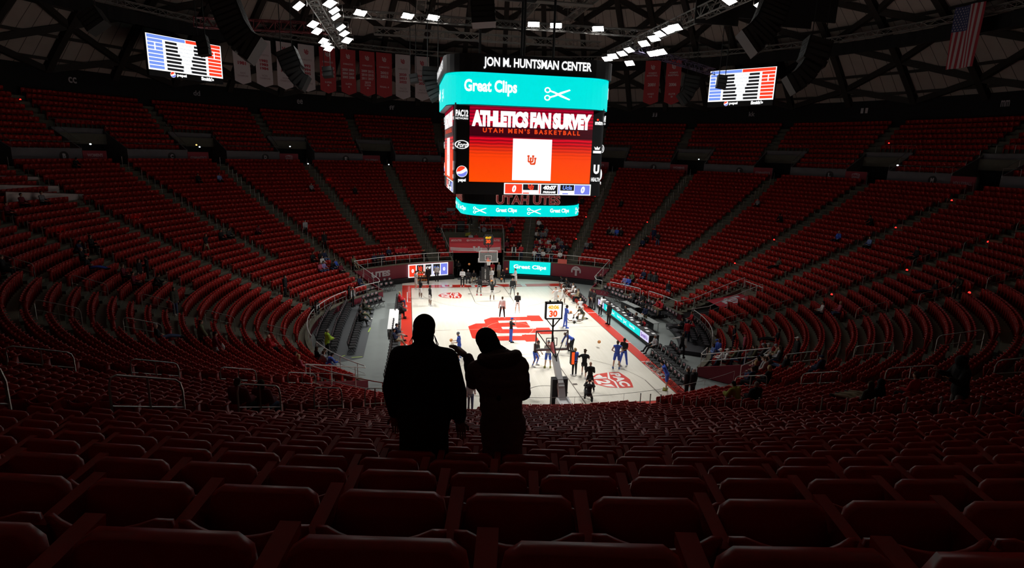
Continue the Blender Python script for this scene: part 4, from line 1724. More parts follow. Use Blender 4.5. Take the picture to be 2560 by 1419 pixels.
# aisle handrails
pm_ = MB()
pm_.tube([(0, 0, 0), (0, 0, .93)], .022, 6)
pm_.ell((0, 0, .94), .035, .035, .03, 6, 4)
POSTM = pm_.mesh('handrail_post', M_steel)
vis = [a for a in AISLES if abs(a) <= 90]
for a in vis:
    for q, j in enumerate(range(aisle_j0(a) + 1, JTOP_FAR + 1)):
        if (q % 5) == 4:
            continue
        o = obj('handrail_post', POSTM)
        o.location = tuple(pol(rb(j) - .42, a, T(j)))
        tag(o, 'thin steel handrail post, %s up the %s stair aisle from the left' % (ordinal(q + 1), ordinal(vis.index(a) + 1)), 'post', 'handrail posts in the stair aisles')


def loop_rail(label, a, j, n_=2, h=.98, r=.022):
    p0, p1 = pol(rb(j) - .5, a, T(j)), pol(rb(j + n_) - .5, a, T(j + n_))
    t = thing('handrail', label, 'railing', tuple(p0), 0, 'looped handrails in the near aisles')
    d = p1 - p0
    up = np.array([0, 0, h])
    m_ = MB()
    m_.tube([(0, 0, 0), up * .8, up * .95 + d * .03, up + d * .1, up + d * .9, up * .95 + d * .97, d + up * .8, d], r, 6)
    m_.build('loop', M_steel, t)
    m_ = MB()
    m_.tube([up * .5, d + up * .5], r * .7, 5)
    m_.build('middle_bar', M_steel, t)
    m_ = MB()
    m_.tube([d * .5, d * .5 + up], r, 5)
    m_.build('middle_post', M_steel, t)


near_a = [(-105, 1), (-120, 10), (-143, 6), (-158, 6), (105, 1), (120, 10), (142, 6), (157, 6)]
for a, j0 in near_a:
    for q, j in enumerate(range(j0, 31, 4)):
        if abs(a) < 140 and j > 26:
            continue
        loop_rail('steel loop handrail, %s up in near aisle %d on the %s' % (ordinal(q + 1), near_a.index((a, j0)) % 4 + 1, 'left' if a < 0 else 'right'), a, j, 2, 1.2 if a == -158 else .98)
for q, j in enumerate(range(5, 31)):
    o = obj('handrail_post', POSTM)
    o.location = tuple(pol(rb(j) - .42, 172, T(j)))
    tag(o, 'dark steel post, %s from the front in the right-hand near aisle' % ordinal(q + 1), 'post', 'posts in the near right aisle')
for q, j in enumerate((5, 6, 7, 8)):
    o = obj('handrail_post', POSTM)
    o.location = tuple(pol(rb(j) - .42, -164.5, T(j)))
    tag(o, 'steel post beside the couple walking down, %s from the front' % ordinal(q + 1), 'post', 'posts beside the walking couple')

# red step lights
lm_ = MB()
lm_.ell((0, 0, .05), .075, .075, .075, 8, 6)
STEP_L = lm_.mesh('lamp', mat('red_step_lamp', (.5, .02, .02), .4, emit=(1.0, .02, .015), estr=3.0))
lm_ = MB()
lm_.box(-.07, .07, -.05, .05, -.10, .01)
STEP_B = lm_.mesh('lamp_base', M_dark)
for k, (px, py) in enumerate([(51, 250), (157, 323), (166, 587), (349, 553), (490, 624), (772, 577), (825, 713), (696, 780), (824, 454), (866, 509), (2222, 359), (1935, 600), (1837, 659),
                              (2239, 570), (2379, 502), (2470, 606), (2267, 676), (2079, 737), (2423, 733), (2541, 809), (1487, 491), (1465, 543), (1618, 556), (1573, 612), (1440, 598), (1679, 398)]):
    H = hit_bowl(px, py, .25)
    if H is None or H[1] > 41.8:
        P = on_cyl(px, py, 47.0 if py < 340 else 44.0)
    else:
        P = H[0]
    zc = proj(P)[2]
    t = thing('step_light', 'small glowing red step light in a stair aisle, %s from the left' % ordinal(1 + sorted([51, 157, 166, 349, 490, 772, 825, 696, 824, 866, 2222, 1935, 1837, 2239, 2379, 2470, 2267, 2079, 2423, 2541, 1487, 1465, 1618, 1573, 1440, 1679]).index(px)), 'light',
              tuple(P), 0, 'red step lights in the aisles')
    obj('lamp', STEP_L, t)
    obj('lamp_base', STEP_B, t)

# ================================================================ CROSS AISLE SIGNS, LETTERS, DOOR LAMPS
M_sign = mat('red_sign_board', (.30, .025, .045), .6)
M_signt = mat('pink_sign_letters', (.50, .32, .36), .6)
M_cir = mat('black_letter_disc', (.02, .02, .022), .6)
M_cl = mat('pale_letter', (.62, .60, .62), .6)
SIGN = {-75: 'SOCCER', -60: "WOMEN'S|BASKETBALL", -45: 'GYMNASTICS', -30: '*', -15: 'VOLLEYBALL', 0: 'GYMNASTICS', 15: '*', 30: "MEN'S|BASKETBALL", 45: "WOMEN'S|BASKETBALL", 60: 'GYMNASTICS', 75: '*', 90: 'VOLLEYBALL'}
LET = {-75: 'B', -60: 'C', -45: 'D', -30: 'E', -15: 'F', 0: 'G', 15: 'H', 30: 'J', 45: 'K', 60: 'L', 75: 'M', 90: 'N'}
for A, sx in SIGN.items():
    c = A - 2.65
    a = math.radians(c)
    o = pol(CROSS_R - .06, c, 11.15)
    t = thing('sign_board', 'red %s board below the stair landing beside letter %s' % ('conference shield' if sx == '*' else sx.lower().replace('|', ' '), LET.get(A, 'A')), 'sign', tuple(o), 0)
    fn = frame((0, 0, 0), (math.cos(a), -math.sin(a), 0), (0, 0, 1))
    m_ = MB()
    W = 2.35
    m_.hexa([fn(-W / 2, 0, -.05), fn(W / 2, 0, -.05), fn(W / 2, 0, 0), fn(-W / 2, 0, 0), fn(-W / 2, 1.5, -.05), fn(W / 2, 1.5, -.05), fn(W / 2, 1.5, 0), fn(-W / 2, 1.5, 0)])
    m_.build('board', M_sign, t)
    m_ = MB()
    if sx == '*':
        m_.poly([(-.45, 1.25), (0, 1.35), (.45, 1.25), (.42, .75), (.2, .45), (0, .35), (-.2, .45), (-.42, .75)], lambda p, q, c_: fn(p, q, .01))
        m_.build('shield', M_signt, t)
        m_ = MB()
        add_text(m_, fn, 'PAC', -.35, .95, .7, .25, .05, .02)
        add_text(m_, fn, '12', -.22, .52, .44, .32, .05, .02)
        m_.build('shield_lettering', M_sign, t)
    else:
        for i, q in enumerate(sx.split('|')):
            n2 = len(sx.split('|'))
            wd = min(1.85, .22 * len(q))
            add_text(m_, fn, q, -wd / 2, (.72 if n2 == 1 else .92 - i * .42), wd, .32, .05, .01)
        m_.build('sign_lettering', M_signt, t)
    c = A + 8.3 if abs(A) > 40 else A + 7.6
    a = math.radians(c)
    o = pol(CROSS_R - .02, c, 12.15)
    t = thing('section_letter', 'round black plate with the letter %s on the grey cross wall' % LET[A], 'sign', tuple(o), 0, None)
    fn = frame((0, 0, 0), (math.cos(a), -math.sin(a), 0), (0, 0, 1))
    m_ = MB()
    m_.poly(disc_pts(0, 0, .42, .42, 20), fn, .03)
    m_.build('plate', M_cir, t)
    m_ = MB()
    add_text(m_, fn, LET[A], -.16, -.2, .32, .42, .05, .04)
    m_.build('letter', M_cl, t)
lmp = lambda nm, c, e: mat(nm, c, .4, emit=c, estr=e)
for k, (px, py, mt_) in enumerate([(226, 360, lmp('cool_lamp', (.85, .95, 1), 1.6)), (491, 362, lmp('amber_lamp', (1, .62, .18), 1.6)), (499, 367, lmp('cool_lamp', (.85, .95, 1), 1.6)), (725, 366, MATS['cool_lamp']),
                                   (770, 409, MATS['cool_lamp']), (972, 411, MATS['cool_lamp']), (1747, 398, MATS['cool_lamp']), (2244, 413, MATS['cool_lamp'])]):
    P = on_cyl(px, py, 41.6)
    t = thing('doorway_lamp', 'small %s lamp at a stair opening of the cross aisle, %s from the left' % ('amber' if 'amber' in mt_.name else 'white', ordinal(k + 1)), 'lamp', tuple(P), 0, 'lamps at the stair openings')
    m_ = MB()
    m_.ell((0, 0, 0), .10, .10, .075, 8, 5)
    m_.build('bulb', mt_, t)
    m_ = MB()
    m_.box(-.06, .06, .05, .2, -.04, .04)
    m_.build('bracket', M_dark, t)
# white press counters at the far left
for k, (pl, pr, h_) in enumerate([((-40, 452), (108, 455), .85), ((-40, 478), (148, 479), .95), ((14, 492), (208, 496), .75)]):
    a_, b_ = on_cyl(*pl, [39.0, 37.2, 36.0][k]), on_cyl(*pr, [39.0, 37.2, 36.0][k])
    t = thing('press_counter', 'long white press counter at the far left, %s from the top' % ordinal(k + 1), 'counter', tuple(a_), 0, 'white press counters')
    m_ = MB()
    m_.beam((0, 0, 0), b_ - a_, .08, h_)
    m_.build('front_panel', mat('counter_white', (.60, .52, .50), .6), t)
    m_ = MB()
    m_.beam(pol(.3, -75, h_ / 2), b_ - a_ + pol(.3, -75, h_ / 2), .7, .04)
    m_.build('counter_top', mat('counter_dark_top', (.05, .045, .045), .5), t)

# ================================================================ FAR TUNNEL WITH AWNING
a0, a1 = PORTAL
pt_ = MB()
sec = lambda r0, r1, z0, z1, mb, q0=a0, q1=a1: sector(mb, r0, r1, z0, z1, q0, q1)
sec(19.9, 25.2, 2.95, 3.10, pt_)
sec(25.05, 25.25, 0, T(12) + .05, pt_)
for q in PORTAL:
    u = pol(1, q)
    t_ = np.array([u[1], -u[0], 0]) * .09
    pt_.hexa([u * RW - t_, u * 25.2 - t_, u * 25.2 + t_, u * RW + t_, u * RW - t_ + [0, 0, 1.9], u * 25.2 - t_ + [0, 0, T(12)], u * 25.2 + t_ + [0, 0, T(12)], u * RW + t_ + [0, 0, 1.9]])
struct(pt_.build('wall_tunnel', M_conc), 'concrete walls and platform of the far tunnel')
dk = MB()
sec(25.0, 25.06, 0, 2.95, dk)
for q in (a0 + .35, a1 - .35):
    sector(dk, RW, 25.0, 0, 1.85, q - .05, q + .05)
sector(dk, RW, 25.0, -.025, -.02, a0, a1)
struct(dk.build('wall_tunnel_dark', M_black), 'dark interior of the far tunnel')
aw = thing('tunnel_awning', 'red cloth awning over the far tunnel with team logo and hashtags', 'awning', tuple(pol(19.5, -.75, 2.7)))
xl, xr = -3.15, 2.62
fnh = frame((0, 0.42, 0.98), (1, 0, 0), (0, 0, 1))
m_ = MB()
m_.hexa([fnh(xl, 0, -.06), fnh(xr, 0, -.06), fnh(xr, 0, 0), fnh(xl, 0, 0), fnh(xl, .62, -.06), fnh(xr, .62, -.06), fnh(xr, .62, 0), fnh(xl, .62, 0)])
m_.build('header_banner', mat('awning_dark_red', (.50, .035, .055), .7), aw)
m_ = MB()
add_text(m_, fnh, '#GOUTES', xl + .2, .2, 1.15, .24, .03, .02)
add_text(m_, fnh, '@UTAHATHLETICS', xl + 1.9, .2, 2.2, .24, .03, .02)
add_text(m_, fnh, '#GOUTES', xr - 1.3, .2, 1.15, .24, .03, .02)
m_.build('hashtag_lettering', mat('awning_pale_letters', (.75, .5, .52), .7), aw)
sl = np.array([0, .46, .98])
Ls = np.linalg.norm(sl)
fns = frame((0, -.04, 0.0), (1, 0, 0), sl)
m_ = MB()
m_.hexa([fns(xl, 0, -.04), fns(xr, 0, -.04), fns(xr, 0, 0), fns(xl, 0, 0), fns(xl, Ls, -.04), fns(xr, Ls, -.04), fns(xr, Ls, 0), fns(xl, Ls, 0)])
m_.build('sloped_cloth', mat('awning_red', (.72, .06, .075), .7), aw)
m_ = MB()
for k in range(3):
    n_ = 12
    for i in range(n_):
        x0, x1 = xl + .1 + (xr - xl - .2) * i / n_, xl + .1 + (xr - xl - .2) * (i + 1) / n_
        c = lambda x: .18 + .13 * k + .14 * ((x + .3) / 3) ** 2
        m_.add([fns(x0, c(x0), .01), fns(x1, c(x1), .01), fns(x1, c(x1) + .085, .01), fns(x0, c(x0) + .085, .01)], [(0, 1, 2, 3)])
add_uu(m_, fns, -.55, .10, 1.05, .62, .02)
m_.build('stripes_and_logo', mat('awning_white', (.80, .74, .76), .7), aw)

# ================================================================ RIGHT TUNNEL COVER
wl = MB()
for y in (1.93, -.60):
    for i in range(8):
        x0, x1 = 15.1 + .77 * i, 15.1 + .77 * (i + 1)
        zt = lambda x: max(.5, T(max(0, row_of(x))) + .12)
        wl.hexa([(x0, y - .04, 0), (x1, y - .04, 0), (x1, y + .04, 0), (x0, y + .04, 0), (x0, y - .04, zt(x0)), (x1, y - .04, zt(x1)), (x1, y + .04, zt(x1)), (x0, y + .04, zt(x0))])
wl.box(21.2, 21.3, -.6, 1.93, 0, T(6) + .1)
struct(wl.build('wall_right_tunnel', M_conc), 'low kerb of the right tunnel')
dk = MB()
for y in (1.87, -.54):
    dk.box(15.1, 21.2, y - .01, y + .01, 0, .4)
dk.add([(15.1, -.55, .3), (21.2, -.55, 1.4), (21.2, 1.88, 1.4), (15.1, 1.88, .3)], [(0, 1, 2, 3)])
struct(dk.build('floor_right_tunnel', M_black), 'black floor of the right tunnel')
tc_ = thing('tunnel_cover', 'red cover with a large white team logo over the right tunnel', 'cover', (17.75, .665, 1.52))
sl = np.array([3.35, 0, T(6) - 1.62])
Ls = np.linalg.norm(sl)
fnc = frame((0, 0, 0), (0, -1, 0), sl)
m_ = MB()
m_.hexa([fnc(-1.22, 0, -.03), fnc(1.22, 0, -.03), fnc(1.22, 0, 0), fnc(-1.22, 0, 0), fnc(-1.22, Ls, -.03), fnc(1.22, Ls, -.03), fnc(1.22, Ls, 0), fnc(-1.22, Ls, 0)])
m_.build('cloth', mat('cover_red', (.55, .035, .06), .7), tc_)
m_ = MB()
add_uu(m_, fnc, -.85, .75, 1.75, 1.95, .015)
m_.build('logo', mat('cover_white', (.72, .70, .76), .7), tc_)

# ================================================================ SIGNS ON THE FAR WALL
def wall_panel(name, label, px0, px1, z0, z1, mt_, cat='sign'):
    P0, P1 = on_cyl(px0, 670, RW - .12), on_cyl(px1, 670, RW - .12)
    u = np.array([P1[0] - P0[0], P1[1] - P0[1], 0])
    W = np.linalg.norm(u)
    u /= W
    nrm = np.cross(u, (0, 0, 1))
    o = np.array([P0[0], P0[1], z0]) + nrm * .14
    t = thing(name, label, cat, tuple(o))
    fn = lambda a, b_, c=0: u * a * W + np.array([0, 0, b_ * (z1 - z0)]) + nrm * c
    m_ = MB()
    m_.hexa([fn(0, 0, -.08), fn(1, 0, -.08), fn(1, 0, 0), fn(0, 0, 0), fn(0, 1, -.08), fn(1, 1, -.08), fn(1, 1, 0), fn(0, 1, 0)])
    m_.build('panel', mt_, t)
    return t, fn


t, fn = wall_panel('led_sign', 'teal advertising screen on the far wall right of the tunnel', 1274, 1376, .52, 1.92, L_teal)
m_ = MB()
add_text(m_, fn, 'Great Clips', .10, .32, .80, .42, .035, .02)
m_.build('advert_lettering', L_white, t)
t, fn = wall_panel('led_sign', 'bright score display on the far wall left of the tunnel', 1020, 1119, .42, 1.80, L_white)
quad = lambda mb, a0, a1, b0, b1, w_=.01: mb.add([fn(a0, b0, w_), fn(a1, b0, w_), fn(a1, b1, w_), fn(a0, b1, w_)], [(0, 1, 2, 3)])
for a0_, a1_, b0_, b1_, mt_, nm in ((.02, .18, .06, .94, L_redo, 'home_score'), (.205, .37, .38, .94, L_black, 'home_panel'), (.205, .37, .1, .3, L_redo, 'home_fouls'), (.385, .40, .1, .94, L_redo, 'divider'),
                                  (.42, .57, .1, .94, L_black, 'clock_panel'), (.585, .60, .1, .94, L_blue, 'divider'), (.615, .79, .38, .94, L_black, 'visitor_panel'), (.63, .78, .1, .2, L_blue, 'visitor_fouls'), (.81, .98, .06, .94, L_blue, 'visitor_score')):
    quad(MB(), a0_, a1_, b0_, b1_).build(nm, mt_, t)
m_ = MB()
add_text(m_, fn, '0', .075, .36, .06, .30, .06, .02)
add_text(m_, fn, '0', .865, .36, .06, .30, .06, .02)
add_text(m_, fn, '40:07', .43, .58, .13, .2, .06, .02)
m_.build('score_digits', L_white, t)
m_ = MB()
add_uu(m_, fn, .235, .46, .11, .4, .02)
m_.build('home_logo', L_redo, t)
m_ = MB()
add_text(m_, fn, 'Ucla', .64, .5, .13, .28, .04, .02)
m_.build('visitor_name', L_lblue, t)
m_ = MB()
Rw_ = RW - .1
a_l = math.degrees(math.atan2(*on_cyl(928, 680, Rw_)[:2]))
fnw = lambda a, b_, c=0: pol(Rw_ - .02 - c, a_l + math.degrees(a / Rw_), .85 + b_)
add_text(m_, fnw, 'UTES', 0, 0, 2.2, .62, .06, .01)
o = m_.build('wall_lettering', mat('wall_pale_letters', (.55, .48, .50), .6))
tag(o, 'pale letters UTES on the maroon wall at the far left corner', 'sign')
m_ = MB()
a_l = math.degrees(math.atan2(*on_cyl(1440, 680, Rw_)[:2]))
fnw = lambda a, b_, c=0: pol(Rw_ - .02 - c, a_l + math.degrees(a / Rw_), 1.2 + b_)
for i in range(22):
    a0_, a1_ = math.radians(-20 + 220 * i / 22), math.radians(-20 + 220 * (i + 1) / 22)
    m_.poly([(.55 * q * math.cos(a), .55 * q * math.sin(a)) for a, q in ((a0_, 1), (a1_, 1), (a1_, .72), (a0_, .72))], lambda a, b_, c: fnw(a, b_, .01))
m_.poly([(-.12, -.5), (.12, -.5), (.1, .3), (-.1, .3)], lambda a, b_, c: fnw(a, b_, .01))
m_.poly([(-.35, .1), (.35, .1), (.25, .32), (-.25, .32)], lambda a, b_, c: fnw(a, b_, .01))
o = m_.build('wall_emblem', MATS['wall_pale_letters'])
tag(o, 'round pale emblem on the maroon wall behind two men in black', 'sign')

# ================================================================ BASKETS
M_pad = mat('black_padding', (.022, .022, .024), .5)
M_frame = mat('grey_backboard_frame', (.38, .37, .40), .4, metal=.3)
M_glass = mat('backboard_glass', (.75, .80, .80), .05, trans=0, alpha=.16)
M_rim = mat('orange_rim', (.85, .16, .03), .35)
M_net = mat('white_net', (.8, .8, .78), .7)
L_yel = lit('clock_yellow', (1.0, .55, .01))
L_clk = lit('clock_red', (1.0, .10, .02))


def basket(label, s, near):
    """s = +1 far end, -1 near end; local y runs away from the court"""
    t = thing('basketball_hoop', label, 'basketball hoop', (0, s * 12.73, 0), 0 if s > 0 else PI)
    m_ = MB()
    x, z0, z1, y = .915, 2.90, 3.97, .40
    for a, b_ in (((-x, z0), (x, z0)), ((-x, z1), (x, z1)), ((-x, z0), (-x, z1)), ((x, z0), (x, z1))):
        m_.beam((a[0], y, a[1]), (b_[0], y, b_[1]), .07, .06)
    m_.build('board_frame', M_frame if near else M_white, t)
    m_ = MB()
    m_.box(-x, x, y - .02, y, z0, z1)
    m_.build('glass', M_glass, t)
    m_ = MB()
    for a, b_ in (((-.305, 3.08), (.305, 3.08)), ((-.305, 3.53), (.305, 3.53)), ((-.305, 3.08), (-.305, 3.53)), ((.305, 3.08), (.305, 3.53))):
        m_.beam((a[0], y - .03, a[1]), (b_[0], y - .03, b_[1]), .01, .045)
    m_.build('target_square', M_white if not near else M_frame, t)
    m_ = MB()
    m_.hexa([(-1.0, y - .06, 2.82), (1.0, y - .06, 2.82), (1.0, y + .08, 2.82), (-1.0, y + .08, 2.82), (-1.0, y - .06, 2.93), (1.0, y - .06, 2.93), (1.0, y + .08, 2.93), (-1.0, y + .08, 2.93)])
    for q in (-1, 1):
        m_.box(q * .98 - .04, q * .98 + .04, y - .06, y + .08, 2.82, 3.25)
    m_.build('edge_padding', mat('board_padding_grey', (.52, .52, .54), .5), t)
    m_ = MB()
    m_.tube([(.2286 * math.cos(2 * PI * i / 20), .2286 * math.sin(2 * PI * i / 20), 3.05) for i in range(20)], .016, 6, closed=True)
    m_.box(-.09, .09, .2, .40, 2.98, 3.06)
    m_.build('rim', M_rim, t)
    m_ = MB()
    for i in range(12):
        a = 2 * PI * i / 12
        for q in (1, -1):
            pts = [(.22 * math.cos(a), .22 * math.sin(a), 3.03), (.17 * math.cos(a + q * .26), .17 * math.sin(a + q * .26), 2.83), (.14 * math.cos(a + q * .52), .14 * math.sin(a + q * .52), 2.60)]
            m_.tube(pts, .009, 4)
    m_.build('net', M_net, t)
    # arm
    m_ = MB()
    m_.beam((0, .46, 3.25), (0, 1.25, 2.75), .16, .28)
    m_.build('arm_nose', mat('arm_red', (.70, .05, .06), .5), t)
    m_ = MB()
    m_.beam((0, 1.15, 2.80), (0, 2.75, 1.55), .30, .36)
    m_.beam((0, 2.6, 1.75), (0, 3.1, .95), .34, .32)
    m_.build('boom', M_white if near else M_pad, t)
    m_ = MB()
    m_.beam((0, .5, 3.9), (0, 2.1, 2.1), .05, .05)
    m_.beam((-.85, .45, 3.92), (0, 1.5, 2.75), .035, .035)
    m_.beam((.85, .45, 3.92), (0, 1.5, 2.75), .035, .035)
    m_.build('tie_rods', M_dark, t)
    m_ = MB()
    m_.box(-.42, .42, 2.15, 2.55, .1, 1.95)
    m_.box(-.55, .55, 2.5, 4.4, .05, .55)
    m_.build('base_padding', M_pad, t)
    m_ = MB()
    m_.box(-.35, .35, 3.0, 4.3, .55, 1.05)
    for q in (-.28, .28):
        m_.box(q - .05, q + .05, 3.0, 4.5, 1.05, 1.15)
        m_.box(q - .05, q + .05, 4.4, 4.5, .1, 1.1)
    m_.build('base_frame', M_white if near else M_pad, t)
    # shot clock
    m_ = MB()
    zc0 = 4.62 if not near else 4.70
    m_.beam((0, .50, 3.0), (0, .50, zc0), .08, .08)
    m_.beam((0, .5, zc0 - .5), (-.4, .5, zc0), .05, .05)
    m_.beam((0, .5, zc0 - .5), (.4, .5, zc0), .05, .05)
    m_.build('clock_mast', M_dark, t)
    m_ = MB()
    fr = .06
    for a in ((-.48, .48, zc0, zc0 + fr), (-.48, .48, zc0 + .88, zc0 + .96), (-.48, -.42, zc0, zc0 + .96), (.42, .48, zc0, zc0 + .96)):
        m_.box(a[0], a[1], .36, .64, a[2], a[3])
    for q in (-.22, .22):
        m_.box(q - .04, q + .04, .46, .54, zc0 + .96, zc0 + 1.05)
    clk = m_.build('clock_case', M_dark, t)
    for side in (1, -1):
        fn = frame((0, .5 - side * .0, zc0 + .06), (side, 0, 0), (0, 0, 1))
        back = L_white if (near and side < 0) else L_black
        m_ = MB()
        m_.add([fn(-.42, 0, .05), fn(.42, 0, .05), fn(.42, .82, .05), fn(-.42, .82, .05)], [(0, 1, 2, 3)])
        m_.build('clock_face', back if near else L_black, clk)
        m_ = MB()
        add_text(m_, fn, '40:07' if not near else '40:06', -.34, .50, .62, .24, .05, .08)
        m_.build('game_time', L_yel, clk)
        m_ = MB()
        add_text(m_, fn, '30', -.26, .06, .46, .38, .05, .08)
        m_.build('shot_time', L_clk, clk)
    if not near:
        m_ = MB()
        fn = frame((-.05, 2.13, .72), (0, 0, 1), (-1, 0, 0))
        add_text(m_, fn, 'AMERICA FIRST', 0, -.09, 1.1, .13, .03, .01)
        fn = frame((0, 2.13, 0), (1, 0, 0), (0, 0, 1))
        add_text(m_, fn, 'VRC', -.38, .30, .76, .30, .0, .01)
        add_text(m_, fn, 'MICHA FIRST', -.33, .13, .66, .09, .02, .01)
        m_.build('pad_lettering', M_white, t)
    else:
        m_ = MB()
        for q in (-1,):
            m_.box(q * 1.05 - .1, q * 1.05 + .1, .9, 1.2, 2.2, 3.0)
        fn2 = frame((-1.155, 1.05, 2.3), (0, -1, 0), (0, 0, 1))
        m_.build('side_clock_case', M_dark, t)
        for q in (-1,):
            m_ = MB()
            fn = frame((q * 1.05, 1.21, 2.25), (-1, 0, 0), (0, 0, 1))
            m_.add([fn(-.08, 0, 0), fn(.08, 0, 0), fn(.08, .7, 0), fn(-.08, .7, 0)], [(0, 1, 2, 3)])
            m_.build('side_clock_face', L_clk, t)
    return t


basket('basketball hoop at the far baseline with black padded stand and shot clock', 1, False)
basket('basketball hoop at the near baseline seen from behind, white arm and shot clock', -1, True)

# ================================================================ COURTSIDE CHAIRS
M_chair = mat('black_chair_vinyl', (.020, .020, .022), .42)
M_chf = mat('black_chair_frame', (.03, .03, .032), .4, metal=.4)
M_emb = mat('chair_emblem', (.55, .45, .48), .6)
M_embr = mat('chair_emblem_red', (.50, .09, .11), .6)
m_ = MB()
m_.hexa([(-.22, -.44, .44), (.22, -.44, .44), (.21, -.03, .42), (-.21, -.03, .42), (-.22, -.44, .49), (.22, -.44, .49), (.21, -.03, .47), (-.21, -.03, .47)])
CH_S = m_.mesh('seat', M_chair)
m_ = MB()
vs, fs = back_geo(6, 2)
m_.add([(x * .96, y + .03, z * 1.02 + .08) for x, y, z in vs], fs)
CH_B = m_.mesh('backrest', M_chair, True)
m_ = MB()
for q in (-.21, .21):
    m_.tube([(q, -.42, 0), (q, .0, .62), (q, .03, .8)], .012, 5)
    m_.tube([(q, .06, 0), (q, -.38, .45)], .012, 5)
m_.tube([(-.21, .06, .05), (.21, .06, .05)], .01, 4)
CH_F = m_.mesh('frame', M_chf)
m_ = MB()
for sgn in (1, -1):
    m_.poly(disc_pts(0, .74, .13, .10, 12), lambda a, b_, c: (a, .02 + sgn * .035 - .005, b_))
    m_.use(1)
    m_.poly(disc_pts(0, .72, .06, .05, 8), lambda a, b_, c: (a, .02 + sgn * .041 - .005, b_))
    m_.use(0)
CH_E = m_.mesh('emblem', [M_emb, M_embr])
CHN = [0]


def chair(P, face, label, group, emblem=True):
    """P floor point under the back, face = azimuth the sitter looks to (degrees from +Y clockwise)"""
    t = thing('padded_chair', label, 'chair', tuple(P), -math.radians(face) + PI, group)
    obj('seat', CH_S, t)
    obj('backrest', CH_B, t)
    obj('frame', CH_F, t)
    if emblem:
        obj('emblem', CH_E, t)
    return t


def chair_row(pxs, face, words_, group, pitch=.56, z=.0, hz=.75, skip=()):
    """row of chairs through photograph pixels of their backs (hz above the platform z)"""
    pts = np.array([on_z(px, py, z + hz) for px, py in pxs])
    cum = np.concatenate([[0], np.cumsum(np.linalg.norm(np.diff(pts, axis=0), axis=1))])
    n_ = int(cum[-1] / pitch) + 1
    out = []
    for i in range(n_):
        s_ = i * pitch
        P = np.array([np.interp(s_, cum, pts[:, k]) for k in range(3)])
        P[2] = z
        f_ = face if face is not None else math.degrees(math.atan2(-P[0], -P[1]))
        if i in skip:
            continue
        chair(P, f_, 'black padded chair, %s %s' % (ordinal(i + 1), words_), group)
        out.append((P, f_))
    return out


CHAIRS = {}
CHAIRS['L1'] = chair_row([(906, 752), (886, 805), (868, 862)], 90, 'from the far end in the left block row nearest the court', 'chairs of the left block')
CHAIRS['L2'] = chair_row([(866, 750), (841, 801), (822, 860)], 90, 'from the far end in the middle row of the left block', 'chairs of the left block')
CHAIRS['L3'] = chair_row([(828, 760), (803, 801), (789, 838)], 90, 'from the far end in the row along the left curved rail', 'chairs of the left block')
for k, q in enumerate([[(891, 731), (940, 716)], [(909, 741), (942, 731)], [(915, 754), (950, 744)], [(953, 710), (978, 706)], [(961, 698), (985, 695)], [(964, 689), (976, 687)]]):
    CHAIRS['F%d' % k] = chair_row(q, 135, 'along in the %s row of the far left corner cluster' % ordinal(k + 1), 'chairs of the far left corner')
CHAIRS['P'] = chair_row([(993, 738), (985, 800), (978, 850), (969, 905), (960, 945)], 90, 'from the far end along the left sideline', 'chairs along the left sideline', pitch=.60, skip=(9, 10, 11, 12))
CHAIRS['R1'] = chair_row([(1632, 880), (1660, 902), (1702, 940), (1715, 951)], -90, 'from the table in the visiting bench front row', 'chairs of the visiting bench', pitch=.58)
CHAIRS['R2'] = chair_row([(1643, 857), (1672, 880), (1700, 902), (1738, 931)], -90, 'from the table in the row behind the visiting bench', 'chairs behind the visiting bench', pitch=.60)
CHAIRS['R3'] = chair_row([(1680, 856), (1700, 878)], -90, 'in the short third row behind the visiting bench', 'chairs behind the visiting bench', pitch=.60)
CHAIRS['H1'] = chair_row([(1416, 702), (1443, 728), (1466, 750)], -90, 'from the far end of the home bench', 'chairs of the home bench', pitch=.60)
CHAIRS['H2'] = chair_row([(1514, 716), (1555, 728)], -115, 'along in the top black row under the far right rail', 'chairs of the far right rows', z=.3)
CHAIRS['H3'] = chair_row([(1532, 730), (1560, 741)], -115, 'along in the second black row under the far right rail', 'chairs of the far right rows', z=.1)
CHAIRS['K1'] = chair_row([(1578, 737), (1625, 752), (1660, 766), (1697, 788)], None, 'along in the back press row under the right rail', 'chairs of the right press rows', z=.35)
CHAIRS['K2'] = chair_row([(1565, 742), (1600, 757), (1640, 779)], -100, 'along in the second press row on the right', 'chairs of the right press rows', z=.1)
CHAIRS['K3'] = chair_row([(1565, 776), (1590, 793), (1618, 815)], -90, 'along the press row behind the scorer table', 'chairs of the right press rows')
for k, q in enumerate([[(1731, 792), (1752, 808), (1768, 828), (1778, 852)], [(1718, 801), (1738, 818), (1748, 842)], [(1708, 812), (1722, 826)]]):
    CHAIRS['C%d' % k] = chair_row(q, None, 'along the %s curved row at the right tunnel' % ordinal(k + 1), 'chairs of the right curved rows', z=.30 - .1 * k)
